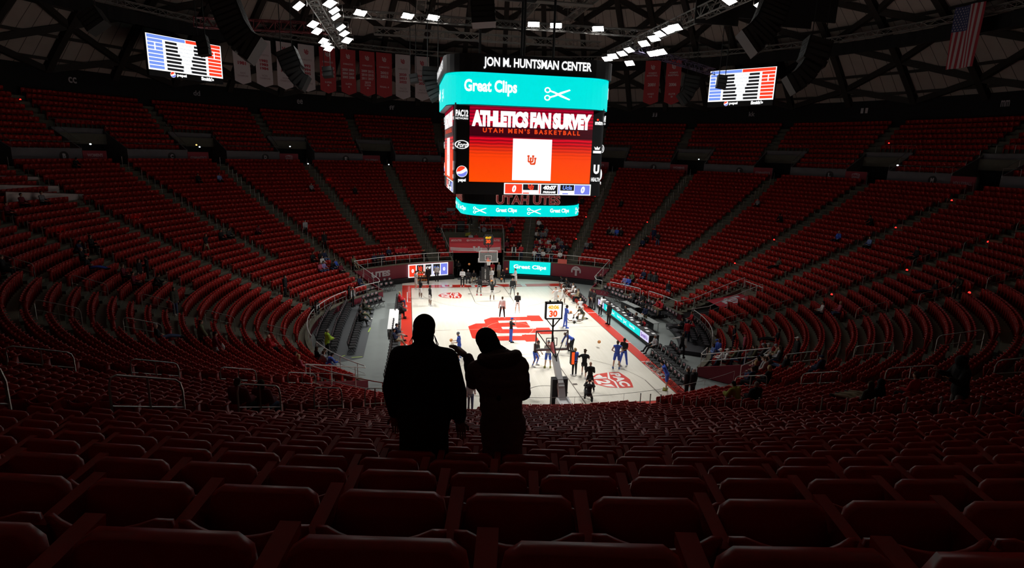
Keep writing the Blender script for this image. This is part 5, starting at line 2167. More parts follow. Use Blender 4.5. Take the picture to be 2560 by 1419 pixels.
# dark platform steps under the curved rows and the left block mats
ms_ = MB()
sector(ms_, 12.9, 15.0, 0, .28, 93, 122)
sector(ms_, 12.9, 15.0, 0, .28, 66, 82)
struct(ms_.build('floor_platform', mat('dark_platform', (.035, .035, .04), .6)), 'low dark platforms under the curved chair rows')
ms_ = MB()
q = [on_z(*p_, .0) for p_ in ((937, 771), (908, 893), (845, 905), (776, 826), (812, 770), (905, 752))]
ms_.poly([(p_[0], p_[1]) for p_ in q], lambda a, b_, c: (a, b_, -.012))
struct(ms_.build('floor_mat', mat('dark_grey_mat', (.085, .092, .098), .7, noise=.1)), 'dark grey mat under the left chair block')
ms_ = MB()
for a_, b_ in (((926, 819), (921, 829)), ((880, 893), (905, 891)), ((850, 892), (862, 888))):
    P0, P1 = on_z(*a_, 0), on_z(*b_, 0)
    line(ms_, [P0[:2], P1[:2]], .09, .002)
struct(ms_.build('floor_tape', mat('lime_tape', (.45, .62, .10), .6)), 'lime tape marks at the edge of the mat')

# ================================================================ TABLES
tb = thing('scorer_table', 'long black scorer table with teal advertising screen along the right sideline', 'table', (0, 0, 0))
A_, B_ = on_z(1490, 764, 0), on_z(1622, 866, 0)
u = (B_ - A_) / np.linalg.norm(B_ - A_)
Lt_ = np.linalg.norm(B_ - A_)
nrm = np.cross(u, (0, 0, 1))        # towards the court
if nrm[0] > 0:
    nrm = -nrm
fn = lambda a, b_, c=0: A_ + u * a + np.array([0, 0, b_]) + nrm * c
m_ = MB()
m_.hexa([fn(0, 0, -.75), fn(Lt_, 0, -.75), fn(Lt_, 0, 0), fn(0, 0, 0), fn(0, .84, -.75), fn(Lt_, .84, -.75), fn(Lt_, .84, 0), fn(0, .84, 0)])
m_.build('table_body', M_pad, tb)
m_ = MB()
m_.add([fn(2.1, .24, .01), fn(Lt_ - 1.7, .24, .01), fn(Lt_ - 1.7, .80, .01), fn(2.1, .80, .01)], [(0, 1, 2, 3)])
m_.build('advert_screen', L_teal, tb)
m_ = MB()
for a, b_ in ((.5, 2.0), (Lt_ - 1.65, Lt_ - .1)):
    m_.add([fn(a, .24, .01), fn(b_, .24, .01), fn(b_, .80, .01), fn(a, .80, .01)], [(0, 1, 2, 3)])
m_.build('end_screen', lit('screen_lilac', (.72, .68, .95)), tb)
m_ = MB()
for k, a in enumerate(np.arange(2.6, Lt_ - 3.3, 2.6)):
    add_text(m_, fn, 'Great Clips', a, .40, 1.05, .26, .03, .02)
    if a + 1.9 < Lt_ - 2.0:
        add_scissors(m_, fn, a + 1.35, .36, .7, .02)
m_.build('advert_lettering', L_white, tb)
m_ = MB()
add_text(m_, fn, "Smith's", .7, .38, 1.1, .28, .04, .02)
add_text(m_, fn, "Smith's", Lt_ - 1.5, .38, 1.2, .30, .04, .02)
m_.build('end_lettering', lit('screen_violet', (.20, .08, .45)), tb)
for k in range(16):
    a = .4 + (Lt_ - .8) * k / 15 + .1 * math.sin(k * 5)
    m_ = MB()
    c = fn(a, .845, -.4 - .1 * math.sin(k * 3))
    m_.obox((0, 0, .008), u * .16, nrm * .12, np.array([0, 0, .008]))
    o = m_.build('paper', mat('white_paper', (.8, .8, .8), .7))
    o.location = tuple(c)
    tag(o, 'white sheet of paper on the scorer table, %s from its far end' % ordinal(k + 1), 'paper', 'papers on the scorer table')


def press_table(label, p0, p1, z=0, w_=.6, top=None):
    a_, b_ = on_z(*p0, z + .74), on_z(*p1, z + .74)
    a_[2] = b_[2] = z
    t = thing('press_table', label, 'table', tuple(a_), 0, 'press tables')
    d = b_ - a_
    m_ = MB()
    m_.beam((0, 0, .73), d + np.array([0, 0, .73]), w_, .03)
    m_.build('table_top', top or mat('grey_table_top', (.28, .30, .29), .5), t)
    m_ = MB()
    L = np.linalg.norm(d)
    un = d / L
    sn = np.cross(un, (0, 0, 1))
    for s0 in (.15, L - .15):
        for q in (-1, 1):
            m_.tube([un * s0 + sn * q * w_ * .4, un * s0 + sn * q * w_ * .4 + np.array([0, 0, .72])], .02, 5)
    m_.build('legs', M_dark, t)
    m_ = MB()
    m_.beam(sn * w_ * .46 + np.array([0, 0, .42]), d + sn * w_ * .46 + np.array([0, 0, .42]), .02, .6)
    m_.build('black_skirt', M_pad, t)


press_table('press table with papers behind the middle of the scorer table', (1569, 770), (1608, 793))
press_table('press table in front of the man in a navy jacket', (1612, 792), (1642, 808))
press_table('upper press table under the right rail', (1560, 752), (1595, 768), .1)
press_table('white covered table with bags on the left sideline', (986, 772), (981, 822), 0, .75, MATS['white_paper'])
press_table('small table on the platform above the far tunnel', (1166, 596), (1205, 596), 3.1, .5, MATS['white_paper'])
# balls
def ball(P, label):
    t = thing('basketball', label, 'ball', tuple(P), 0, 'orange basketballs')
    m_ = MB()
    m_.ell((0, 0, 0), .121, .121, .121, 14, 10)
    m_.build('cover', mat('ball_orange', (.80, .30, .08), .55), t, True)
    m_ = MB()
    for k in range(3):
        pts = []
        for i in range(16):
            a = 2 * PI * i / 16
            pts.append([(.122 * math.cos(a), .122 * math.sin(a), 0), (.122 * math.cos(a), 0, .122 * math.sin(a)), (0, .122 * math.cos(a), .122 * math.sin(a))][k])
        m_.tube(pts, .004, 4, closed=True)
    m_.build('seams', M_dark, t)


for px, py, y, lab in ((1498, 854, -5.0, 'orange basketball in the air right of the near hoop'), (1173, 660, 16, 'orange basketball in the air before the dark tunnel left of the far stand'),
                       (1267, 672, 15, 'orange basketball in the air beside the teal wall sign'), (1219, 686, 15.6, 'orange basketball before the far stand by the player in white'),
                       (1254, 697, 15.0, 'orange basketball at chest height right of the far stand'), (1229, 702, 12.6, 'orange basketball above the head of the player in black at the far key'),
                       (1427, 780, 1.5, 'orange basketball held out beside the shot clock'), (1339, 892, -8.0, 'orange basketball dribbled by the player in a black shirt'),
                       (1128, 850, -3.2, 'orange basketball held by the player in blue at left'), (1394, 741, 9.2, 'orange basketball held by the white shirted player at far right')):
    ball(on_y(px, py, y), lab)
rk = thing('ball_rack', 'metal rack of orange basketballs before the score display', 'rack', tuple(on_z(1057, 708, 0)))
m_ = MB()
for q in (-.5, .5):
    m_.tube([(q, 0, 0), (q, 0, 1.15)], .02, 5)
    m_.tube([(q, -.25, .03), (q, .25, .03)], .02, 5)
for z in (.25, .65, 1.05):
    m_.tube([(-.5, -.1, z), (.5, -.1, z)], .015, 4)
    m_.tube([(-.5, .1, z), (.5, .1, z)], .015, 4)
m_.build('rack_frame', M_dark, rk)
base = on_z(1057, 708, 0)
for i in range(3):
    for k in range(4):
        ball(base + np.array([-.38 + .255 * k, 0, .385 + .4 * i]), 'orange basketball on the far rack, shelf %d from below, %s from the left' % (i + 1, ordinal(k + 1)))
m_ = MB()
for px, py in ((1160, 697), (1262, 697)):
    P = on_z(px, py, 0)
    m_.box(P[0] - .7, P[0] + .7, P[1] - .35, P[1] + .35, .002, .03)
struct(m_.build('floor_pad', MATS['dark_grey_mat']), 'dark pads on the floor beside the far stand')
# ================================================================ PEOPLE
V3 = lambda *a: np.array(a, float)


def unit(v):
    v = np.array(v, float)
    return v / (np.linalg.norm(v) + 1e-9)


def cap(mb, p0, p1, r0, r1, n=9):
    """tapered capsule"""
    p0, p1 = np.array(p0, float), np.array(p1, float)
    d = unit(p1 - p0)
    pts, rs = [], []
    for t in (-.95, -.7, -.35, 0):
        pts.append(p0 + d * r0 * t)
        rs.append(r0 * math.sqrt(max(.02, 1 - t * t)))
    for t in (0, .35, .7, .95):
        pts.append(p1 + d * r1 * t)
        rs.append(r1 * math.sqrt(max(.02, 1 - t * t)))
    mb.tube(pts, rs, n)


def frm(d, up=(0, 0, 1)):
    z = unit(d)
    x = np.cross(up, z)
    if np.linalg.norm(x) < 1e-3:
        x = np.array([1., 0, 0])
    x = unit(x)
    return np.stack([x, np.cross(z, x), z], 1)


def joints(lean=0, turn=0, side=0, pelvis=(0, 0, .95), la=None, ra=None, ll=None, rl=None, head=(0, 0), sh=.185):
    """skeleton; arms and legs are two unit directions each. x right, y forward"""
    J = {}
    P = V3(*pelvis)
    cl, s_ = math.cos(lean), math.sin(lean)
    up = unit(V3(math.sin(side), s_, cl))
    right = unit(V3(math.cos(turn), math.sin(turn), 0) - up * np.dot(up, V3(math.cos(turn), math.sin(turn), 0)))
    fwd = np.cross(up, right)
    J['P'], J['up'], J['right'], J['fwd'] = P, up, right, fwd
    J['W'] = P + up * .17
    J['C'] = P + up * .36
    J['N'] = P + up * .535
    hu = unit(up + fwd * (head[0] - .15 * s_) + right * head[1] + V3(0, 0, .5 * s_))
    J['hu'] = hu
    J['H'] = J['N'] + hu * .165 + fwd * .025
    for nm, sg, a in (('L', -1, la), ('R', 1, ra)):
        S = P + up * .475 + right * sh * sg
        a = a or ((.10 * sg, .02, -1), (.05 * sg, .18, -1))
        E_ = S + unit(a[0]) * .29
        Wr = E_ + unit(a[1]) * .25
        J[nm + 'S'], J[nm + 'E'], J[nm + 'Wr'] = S, E_, Wr
        J[nm + 'hd'] = unit(a[2]) if len(a) > 2 else unit(a[1])
    for nm, sg, a in (('L', -1, ll), ('R', 1, rl)):
        Hp = P + right * .09 * sg - up * .02
        a = a or ((.06 * sg, .0, -1), (.02 * sg, -.02, -1))
        K = Hp + unit(a[0]) * .43
        A = K + unit(a[1]) * .42
        J[nm + 'Hp'], J[nm + 'K'], J[nm + 'A'] = Hp, K, A
        J[nm + 'toe'] = unit(a[2]) if len(a) > 2 else unit(V3(.15 * sg, 1, 0) * 1.0)
    return J


SIT = dict(pelvis=(0, .26, .55), ll=((-.18, 1, -.02), (-.02, .05, -1)), rl=((.18, 1, -.02), (.02, .05, -1)))
POSES = {
    'stand': dict(),
    'stand2': dict(ll=((-.16, .05, -1), (-.08, -.05, -1)), rl=((.16, -.02, -1), (.1, -.05, -1)), la=((-.25, .05, -1), (-.05, .35, -1))),
    'hips': dict(la=((-.55, -.25, -1), (.75, .35, -.55)), ra=((.55, -.25, -1), (-.75, .35, -.55)), ll=((-.14, 0, -1), (-.08, 0, -1)), rl=((.14, 0, -1), (.08, 0, -1))),
    'cross': dict(la=((-.15, .25, -1), (.85, .5, .1)), ra=((.15, .25, -1), (-.85, .55, .15))),
    'brow': dict(ra=((.55, .45, -.25), (-.55, .2, .9)), ll=((-.12, 0, -1), (-.05, 0, -1))),
    'both_brow': dict(la=((-.7, .35, .1), (.55, .2, .75)), ra=((.3, .5, -.4), (-.6, .4, .7)), head=(0, .1)),
    'walk': dict(lean=.06, ll=((-.03, .42, -1), (-.02, -.02, -1)), rl=((.03, -.28, -1), (.02, -.5, -1)), la=((-.08, -.35, -1), (-.02, .15, -1)), ra=((.08, .35, -1), (.02, .6, -1))),
    'run': dict(lean=.2, ll=((-.05, .9, -.8), (0, -.6, -1)), rl=((.05, -.35, -1), (.02, -.75, -.8)), la=((-.9, -.2, -.6), (-.7, .5, -.2)), ra=((.25, .5, -.9), (0, .9, .1))),
    'reach': dict(la=((-.9, .25, -.4), (-.95, .2, -.45)), ll=((-.2, 0, -1), (-.1, 0, -1)), rl=((.1, .1, -1), (.05, -.1, -1))),
    'dribble': dict(lean=.3, pelvis=(0, 0, .88), ll=((-.22, .45, -1), (-.05, -.3, -1)), rl=((.25, .3, -1), (.1, -.35, -1)), ra=((.3, .45, -.9), (.05, .6, -.8)), la=((-.3, .1, -1), (.1, .6, -.7))),
    'hold': dict(lean=.08, la=((-.2, .25, -1), (.25, .95, -.05)), ra=((.2, .25, -1), (-.25, .95, -.05)), ll=((-.22, .02, -1), (-.16, -.05, -1)), rl=((.22, -.02, -1), (.18, -.03, -1))),
    'shoot': dict(la=((-.25, .7, .55), (.15, .3, 1)), ra=((.25, .7, .55), (-.15, .3, 1)), ll=((-.12, .1, -1), (-.05, -.1, -1)), rl=((.12, -.05, -1), (.05, -.12, -1)), head=(-.1, 0)),
    'clasp': dict(la=((-.12, .2, -1), (.45, .8, -.25)), ra=((.12, .2, -1), (-.45, .8, -.2)), ll=((-.12, 0, -1), (-.06, 0, -1)), rl=((.12, 0, -1), (.06, 0, -1))),
    'bend': dict(lean=1.0, pelvis=(0, -.1, .88), la=((-.2, .35, -1), (0, .3, -1)), ra=((.2, .5, -1), (.05, .5, -.9)), ll=((-.2, .25, -1), (-.1, -.15, -1)), rl=((.2, .2, -1), (.1, -.2, -1))),
    'lean': dict(lean=.5, pelvis=(0, -.05, .9), la=((-.2, .6, -.8), (.1, .8, -.4)), ra=((.2, .6, -.8), (-.1, .8, -.4))),
    'floor_sit': dict(lean=-.35, pelvis=(0, 0, .13), la=((-.3, -.7, -.75), (-.1, -.3, -1)), ra=((.3, -.7, -.75), (.1, -.3, -1)), ll=((-.25, .8, .55), (-.05, .55, -.85)), rl=((.25, 1, .05), (.05, 1, -.1), (0, .2, 1))),
    'lie': dict(lean=-1.5, pelvis=(0, 0, .13), la=((-.8, -.5, 0), (-.4, .8, .2)), ra=((.8, -.3, 0), (.5, .8, .1)), ll=((-.15, 1, .12), (0, 1, -.15), (0, .2, 1)), rl=((.25, .8, .6), (0, .6, -.8))),
    'kneel': dict(lean=.75, pelvis=(0, 0, .50), la=((-.1, .7, -.8), (.1, .8, -.6)), ra=((.1, .7, -.8), (-.1, .8, -.6)), ll=((-.15, .55, -.9), (-.02, -1, -.02), (0, -1, -.2)), rl=((.2, 1, -.1), (.05, .05, -1))),
    'crouch': dict(lean=.45, pelvis=(0, 0, .42), la=((-.3, .7, -.4), (.35, .6, .5)), ra=((.3, .7, -.4), (-.35, .6, .5)), ll=((-.25, .95, .1), (-.05, -.35, -1)), rl=((.25, .6, -.8), (.02, -.9, -.25), (0, -.3, -1))),
    'sit': dict(SIT, la=((-.15, .25, -1), (.2, .95, -.1)), ra=((.15, .25, -1), (-.2, .95, -.1))),
    'sit_lean': dict(SIT, lean=.45, la=((-.15, .45, -.9), (.25, .9, -.05)), ra=((.15, .45, -.9), (-.25, .9, -.05)), head=(.1, 0)),
    'sit_back': dict(SIT, lean=-.22, la=((-.35, .15, -1), (.1, .9, -.3)), ra=((.35, .15, -1), (-.5, .8, -.1)), ll=((-.15, 1, -.05), (-.02, .5, -1)), rl=((.12, 1, .0), (-.05, .65, -.9)), head=(.25, 0)),
    'sit_leg': dict(SIT, lean=.05, la=((-.15, .3, -1), (.35, .9, -.05)), ra=((.15, .3, -1), (-.35, .9, .0)), rl=((.15, 1, .16), (-.7, .45, -.4)), ll=((-.1, 1, -.05), (0, .25, -1))),
    'sit_arm': dict(SIT, ra=((.75, .5, .0), (-.6, .5, .55)), la=((-.15, .25, -1), (.2, .95, -.1))),
    'recline': dict(SIT, lean=-.4, ll=((-.1, 1, .12), (0, 1, -.25)), rl=((.1, 1, .15), (-.1, 1, -.25)), la=((-.4, .0, -1), (.6, .7, 0)), ra=((.4, 0, -1), (-.6, .7, 0)), head=(.35, 0)),
}


def remesh(mb, vox, smooth=2):
    me = mb.mesh('tmp', [M_black])
    o = bpy.data.objects.new('tmp', me)
    COL.objects.link(o)
    md = o.modifiers.new('r', 'REMESH')
    md.mode = 'VOXEL'
    md.voxel_size = vox
    if smooth:
        sm = o.modifiers.new('s', 'SMOOTH')
        sm.factor = .5
        sm.iterations = smooth
    dg = bpy.context.evaluated_depsgraph_get()
    r = bpy.data.meshes.new_from_object(o.evaluated_get(dg))
    vs = np.array([v.co[:] for v in r.vertices])
    fs = [tuple(p.vertices) for p in r.polygons]
    bpy.data.objects.remove(o)
    bpy.data.meshes.remove(me)
    bpy.data.meshes.remove(r)
    return vs, fs


def hand_geo(mb, W, d, sg, curl=.35, spread=.0):
    """palm, four unequal bent fingers and a thumb at its side"""
    d = unit(d)
    ref = V3(0, 0, 1) if abs(d[2]) < .8 else V3(0, 1, 0)
    side = unit(np.cross(d, ref)) * sg
    nrm = unit(np.cross(side, d)) * sg
    pc = W + d * .05
    mb.obox(pc, side * .040, d * .048, nrm * .013)
    for k, (L, o) in enumerate(((.066, .030), (.075, .010), (.070, -.010), (.055, -.029))):
        b0 = W + d * .095 + side * o
        dd = unit(d + side * o * 6 * spread)
        m0 = b0 + dd * L * .5 - nrm * L * .5 * curl * .4
        m1 = m0 + unit(dd - nrm * curl * 1.4) * L * .5
        mb.tube([b0, m0, m1], [.0095, .009, .0075], 5)
    t0 = W + d * .03 + side * .036
    t1 = t0 + unit(d * .7 + side * .8 - nrm * .3) * .038
    mb.tube([t0, t1, t1 + unit(d - nrm * .3) * .03], [.012, .0105, .009], 5)


def torso_shape(mb, J, g, puff=1.0, hem=.0):
    rt, up, fw = J['right'], J['up'], J['fwd']
    F = np.stack([rt, fw, up], 1)
    mb.ell(J['C'] + up * .02, (.165 + g) * puff, (.110 + g) * puff, .20 + g, 12, 9, F)
    mb.ell(J['C'] + up * .10, (.175 + g) * puff, (.095 + g) * puff, .10 + g, 12, 8, F)
    mb.ell(J['W'], (.140 + g) * puff, (.100 + g) * puff, .17 + g, 12, 9, F)
    mb.ell(J['P'] + up * .01 - up * hem * .5, (.155 + g) * puff, (.115 + g) * puff, .14 + g + hem * .6, 12, 9, F)
    for s_ in 'LR':
        cap(mb, J['C'] + up * .13, J[s_ + 'S'], .07 + g, .062 + g)


def body_mesh(J, vox=.024):
    mb = MB()
    torso_shape(mb, J, 0)
    hu = J['hu']
    rt = unit(J['right'] - hu * np.dot(J['right'], hu))
    fw = np.cross(hu, rt)
    F = np.stack([rt, fw, hu], 1)
    H = J['H']
    cap(mb, J['N'] - J['up'] * .06, H - hu * .05, .056, .052)
    mb.ell(H + hu * .025, .076, .096, .105, 12, 9, F)
    mb.ell(H - hu * .045 + fw * .022, .058, .070, .075, 12, 9, F)
    mb.ell(H - hu * .010 + fw * .095, .014, .022, .026, 8, 6, F)
    for q in (-1, 1):
        mb.ell(H + rt * q * .078 - fw * .005, .012, .022, .032, 8, 6, F)
    for s_ in 'LR':
        cap(mb, J[s_ + 'S'], J[s_ + 'E'], .052, .040)
        cap(mb, J[s_ + 'E'], J[s_ + 'Wr'], .041, .029)
        cap(mb, J[s_ + 'Wr'], J[s_ + 'Wr'] + J[s_ + 'hd'] * .03, .028, .027)
        cap(mb, J[s_ + 'Hp'], J[s_ + 'K'], .088, .058)
        cap(mb, J[s_ + 'K'], J[s_ + 'K'] * .6 + J[s_ + 'A'] * .4 - V3(0, .012, 0), .056, .054)
        cap(mb, J[s_ + 'K'] * .6 + J[s_ + 'A'] * .4, J[s_ + 'A'], .053, .036)
        cap(mb, J[s_ + 'A'] - V3(0, 0, .02), J[s_ + 'A'] + J[s_ + 'toe'] * .15 - V3(0, 0, .045), .038, .032)
    vs, fs = remesh(mb, vox)
    out = MB().add(vs, fs)
    for s_, sg in (('L', -1), ('R', 1)):
        hand_geo(out, J[s_ + 'Wr'] + J[s_ + 'hd'] * .015, J[s_ + 'hd'], sg)
    out.use(1)
    for q in (-1, 1):
        out.ell(H + hu * .022 + fw * .088 + rt * q * .032, .014, .008, .008, 6, 4, F)
        out.ell(H + hu * .044 + fw * .090 + rt * q * .034, .020, .007, .005, 6, 4, F)
    out.use(2)
    out.ell(H - hu * .055 + fw * .088, .024, .008, .007, 6, 4, F)
    return out


def hair_mesh(J, style):
    hu = J['hu']
    rt = unit(J['right'] - hu * np.dot(J['right'], hu))
    fw = np.cross(hu, rt)
    F = np.stack([rt, fw, hu], 1)
    H = J['H']
    mb = MB()
    if style == 'cap':
        mb.ell(H + hu * .055, .088, .104, .088, 12, 8, F)
        mb.obox(H + hu * .062 + fw * .125, rt * .062, fw * .05, hu * .008)
    elif style == 'beanie':
        mb.ell(H + hu * .050 - fw * .006, .090, .106, .098, 12, 8, F)
    elif style == 'hood':
        mb.ell(H + hu * .02 - fw * .018, .115, .120, .140, 12, 9, F)
        mb.ell(H - hu * .12 - fw * .03, .125, .115, .085, 12, 8, F)
    else:
        mb.ell(H + hu * .050 - fw * .016, .086, .100, .092, 12, 8, F)
        mb.ell(H + hu * .005 - fw * .050, .078, .066, .098, 12, 8, F)
        if style == 'long':
            mb.ell(H - hu * .10 - fw * .060, .090, .050, .170, 12, 8, F)
            for q in (-1, 1):
                mb.ell(H - hu * .06 + rt * q * .075 - fw * .015, .026, .05, .13, 8, 7, F)
        if style == 'curly':
            for k in range(22):
                a, t = k * 2.4, .25 + 1.1 * ((k * .618) % 1)
                mb.ell(H + hu * .05 - fw * .015 + F @ V3(.088 * math.sin(t) * math.cos(a), .10 * math.sin(t) * math.sin(a), .10 * math.cos(t)), .032, .032, .032, 6, 5)
        if style == 'tail':
            cap(mb, H + hu * .05 - fw * .11, H - hu * .12 - fw * .15, .035, .018)
    return mb


def top_mesh(J, sleeve, puff, hem, vox=.026):
    mb = MB()
    g = .014 if puff <= 1.05 else .03
    torso_shape(mb, J, g, puff, hem)
    if puff > 1.05:
        cap(mb, J['N'] - J['up'] * .03, J['N'] + J['up'] * .045 - J['fwd'] * .01, .088, .078)
    for s_ in 'LR':
        if sleeve == 'tank':
            continue
        S, E_, Wr = J[s_ + 'S'], J[s_ + 'E'], J[s_ + 'Wr']
        q = g * 1.3 * (1.6 if puff > 1.05 else 1)
        if sleeve == 'short':
            cap(mb, S, S + (E_ - S) * .62, .056 + q, .052 + q)
        else:
            cap(mb, S, E_, .056 + q, .046 + q)
            cap(mb, E_, E_ + (Wr - E_) * .92, .046 + q, .036 + q)
    vs, fs = remesh(mb, vox)
    return MB().add(vs, fs)


def leg_mesh(J, kind, vox=.026):
    mb = MB()
    g = .014
    F = np.stack([J['right'], J['fwd'], J['up']], 1)
    mb.ell(J['P'] - J['up'] * .01, .160 + g, .118 + g, .13, 12, 9, F)
    for s_ in 'LR':
        Hp, K, A = J[s_ + 'Hp'], J[s_ + 'K'], J[s_ + 'A']
        if kind == 'shorts':
            cap(mb, Hp, Hp + (K - Hp) * .80, .100, .088)
        elif kind == 'tights':
            cap(mb, Hp, K, .092, .062)
            cap(mb, K, A, .060, .040)
        else:
            cap(mb, Hp, K, .098, .074)
            cap(mb, K, A, .074, .056)
    vs, fs = remesh(mb, vox)
    return MB().add(vs, fs)


def shoe_mesh(J):
    mb = MB()
    for s_ in 'LR':
        A, t = J[s_ + 'A'], unit(J[s_ + 'toe'])
        dn = V3(0, 0, -1) if abs(t[2]) < .6 else V3(0, 1, 0)
        sd = unit(np.cross(t, dn))
        p = A + dn * .045
        M_ = np.stack([sd, t, -dn], 1)
        mb.ell(p + t * .06, .047, .145, .048, 10, 6, M_)
        cap(mb, A, p, .05, .052, 8)
        mb.obox(p + t * .06 + dn * .036, sd * .042, t * .135, dn * .012)
    return mb


_pc = {}
PJ = {k: joints(**v) for k, v in POSES.items()}


def part_me(kind, pose, *a):
    key = (kind, pose) + a
    if key not in _pc:
        J = PJ[pose]
        if kind == 'body':
            _pc[key] = body_mesh(J).mesh('person', [M_black, MATS['eye_dark'], MATS['lip']], True)
        elif kind == 'hair':
            _pc[key] = hair_mesh(J, *a).mesh('hair', [M_black], True)
        elif kind == 'top':
            _pc[key] = top_mesh(J, *a).mesh('top', [M_black], True)
        elif kind == 'legs':
            _pc[key] = leg_mesh(J, *a).mesh('trousers', [M_black], True)
        else:
            _pc[key] = shoe_mesh(J).mesh('shoes', [M_black], True)
    return _pc[key]


M_black = mat('flat_black', (.012, .012, .013), .7, spec=.25)
mat('eye_dark', (.02, .015, .012), .4)
mat('lip', (.35, .12, .10), .5)
CLR = dict(K=(.014, .014, .016), W=(.78, .78, .78), B=(.06, .13, .62), R=(.50, .02, .03), M=(.16, .014, .03), G=(.22, .23, .25), N=(.018, .026, .07), T=(.33, .27, .17), Y=(.45, .72, .06), O=(.12, .13, .07),
           P=(.50, .10, .16), L=(.20, .30, .62), D=(.07, .11, .22), C=(.045, .047, .05), V=(.28, .24, .50), S=(.42, .44, .46), F=(.60, .56, .52), E=(.06, .24, .40), Q=(.40, .42, .08), X=(.055, .06, .045))
SKIN = dict(a=(.62, .38, .28), b=(.42, .24, .16), c=(.15, .075, .045))
HAIR = dict(k=(.012, .010, .009), n=(.07, .04, .022), y=(.45, .32, .15), g=(.32, .31, .30), w=(.75, .74, .72), b=(.05, .12, .55), r=(.45, .03, .04), v=(.25, .26, .28), u=(.02, .03, .08))


def cm(ch, kind='cloth'):
    tab = CLR if kind == 'cloth' else (SKIN if kind == 'skin' else HAIR)
    return mat('%s_%s' % (kind, ch), tab[ch], .8 if kind != 'skin' else .55, spec=.3)


def setm(o, m_):
    s_ = o.material_slots[0]
    s_.link = 'OBJECT'
    s_.material = m_


NP = [0]


def person(P, face, pose, label, spec, sc=1.0, group=None):
    """spec: top colour, sleeve (l/s/t), leg colour, legs (p/s/t), hair colour, hair style letter, shoe colour, skin"""
    tc_, sl, lc, lk, hc, hs, sc_, sk = spec
    o = obj('person', part_me('body', pose))
    setm(o, cm(sk, 'skin'))
    o.location = tuple(P)
    o.rotation_euler = (0, 0, -math.radians(face))
    o.scale = (sc, sc, sc)
    tag(o, label, 'person', group)
    puff = 1.12 if sl == 'j' else 1.0
    q = obj('jacket' if sl == 'j' else ('shirt' if sl in 'st' else 'sweater'), part_me('top', pose, {'l': 'long', 'j': 'long', 's': 'short', 't': 'tank'}[sl], puff, .10 if sl == 'j' else .03), o)
    setm(q, cm(tc_))
    q = obj({'p': 'trousers', 's': 'shorts', 't': 'leggings'}[lk], part_me('legs', pose, {'p': 'pants', 's': 'shorts', 't': 'tights'}[lk]), o)
    setm(q, cm(lc))
    if hs != '0':
        st_ = {'s': 'short', 'l': 'long', 'c': 'cap', 'b': 'beanie', 'h': 'hood', 'u': 'curly', 't': 'tail'}[hs]
        q = obj({'cap': 'cap', 'beanie': 'beanie', 'hood': 'hood'}.get(st_, 'hair'), part_me('hair', pose, st_), o)
        setm(q, cm(hc, 'hair') if hs != 'h' else cm(tc_))
    q = obj('shoes', part_me('shoes', pose), o)
    setm(q, cm(sc_))
    return o


def face_pt(P, px, py):
    Q = on_z(px, py, P[2])
    return math.degrees(math.atan2(Q[0] - P[0], Q[1] - P[1]))


FOOT = .095     # ankle height


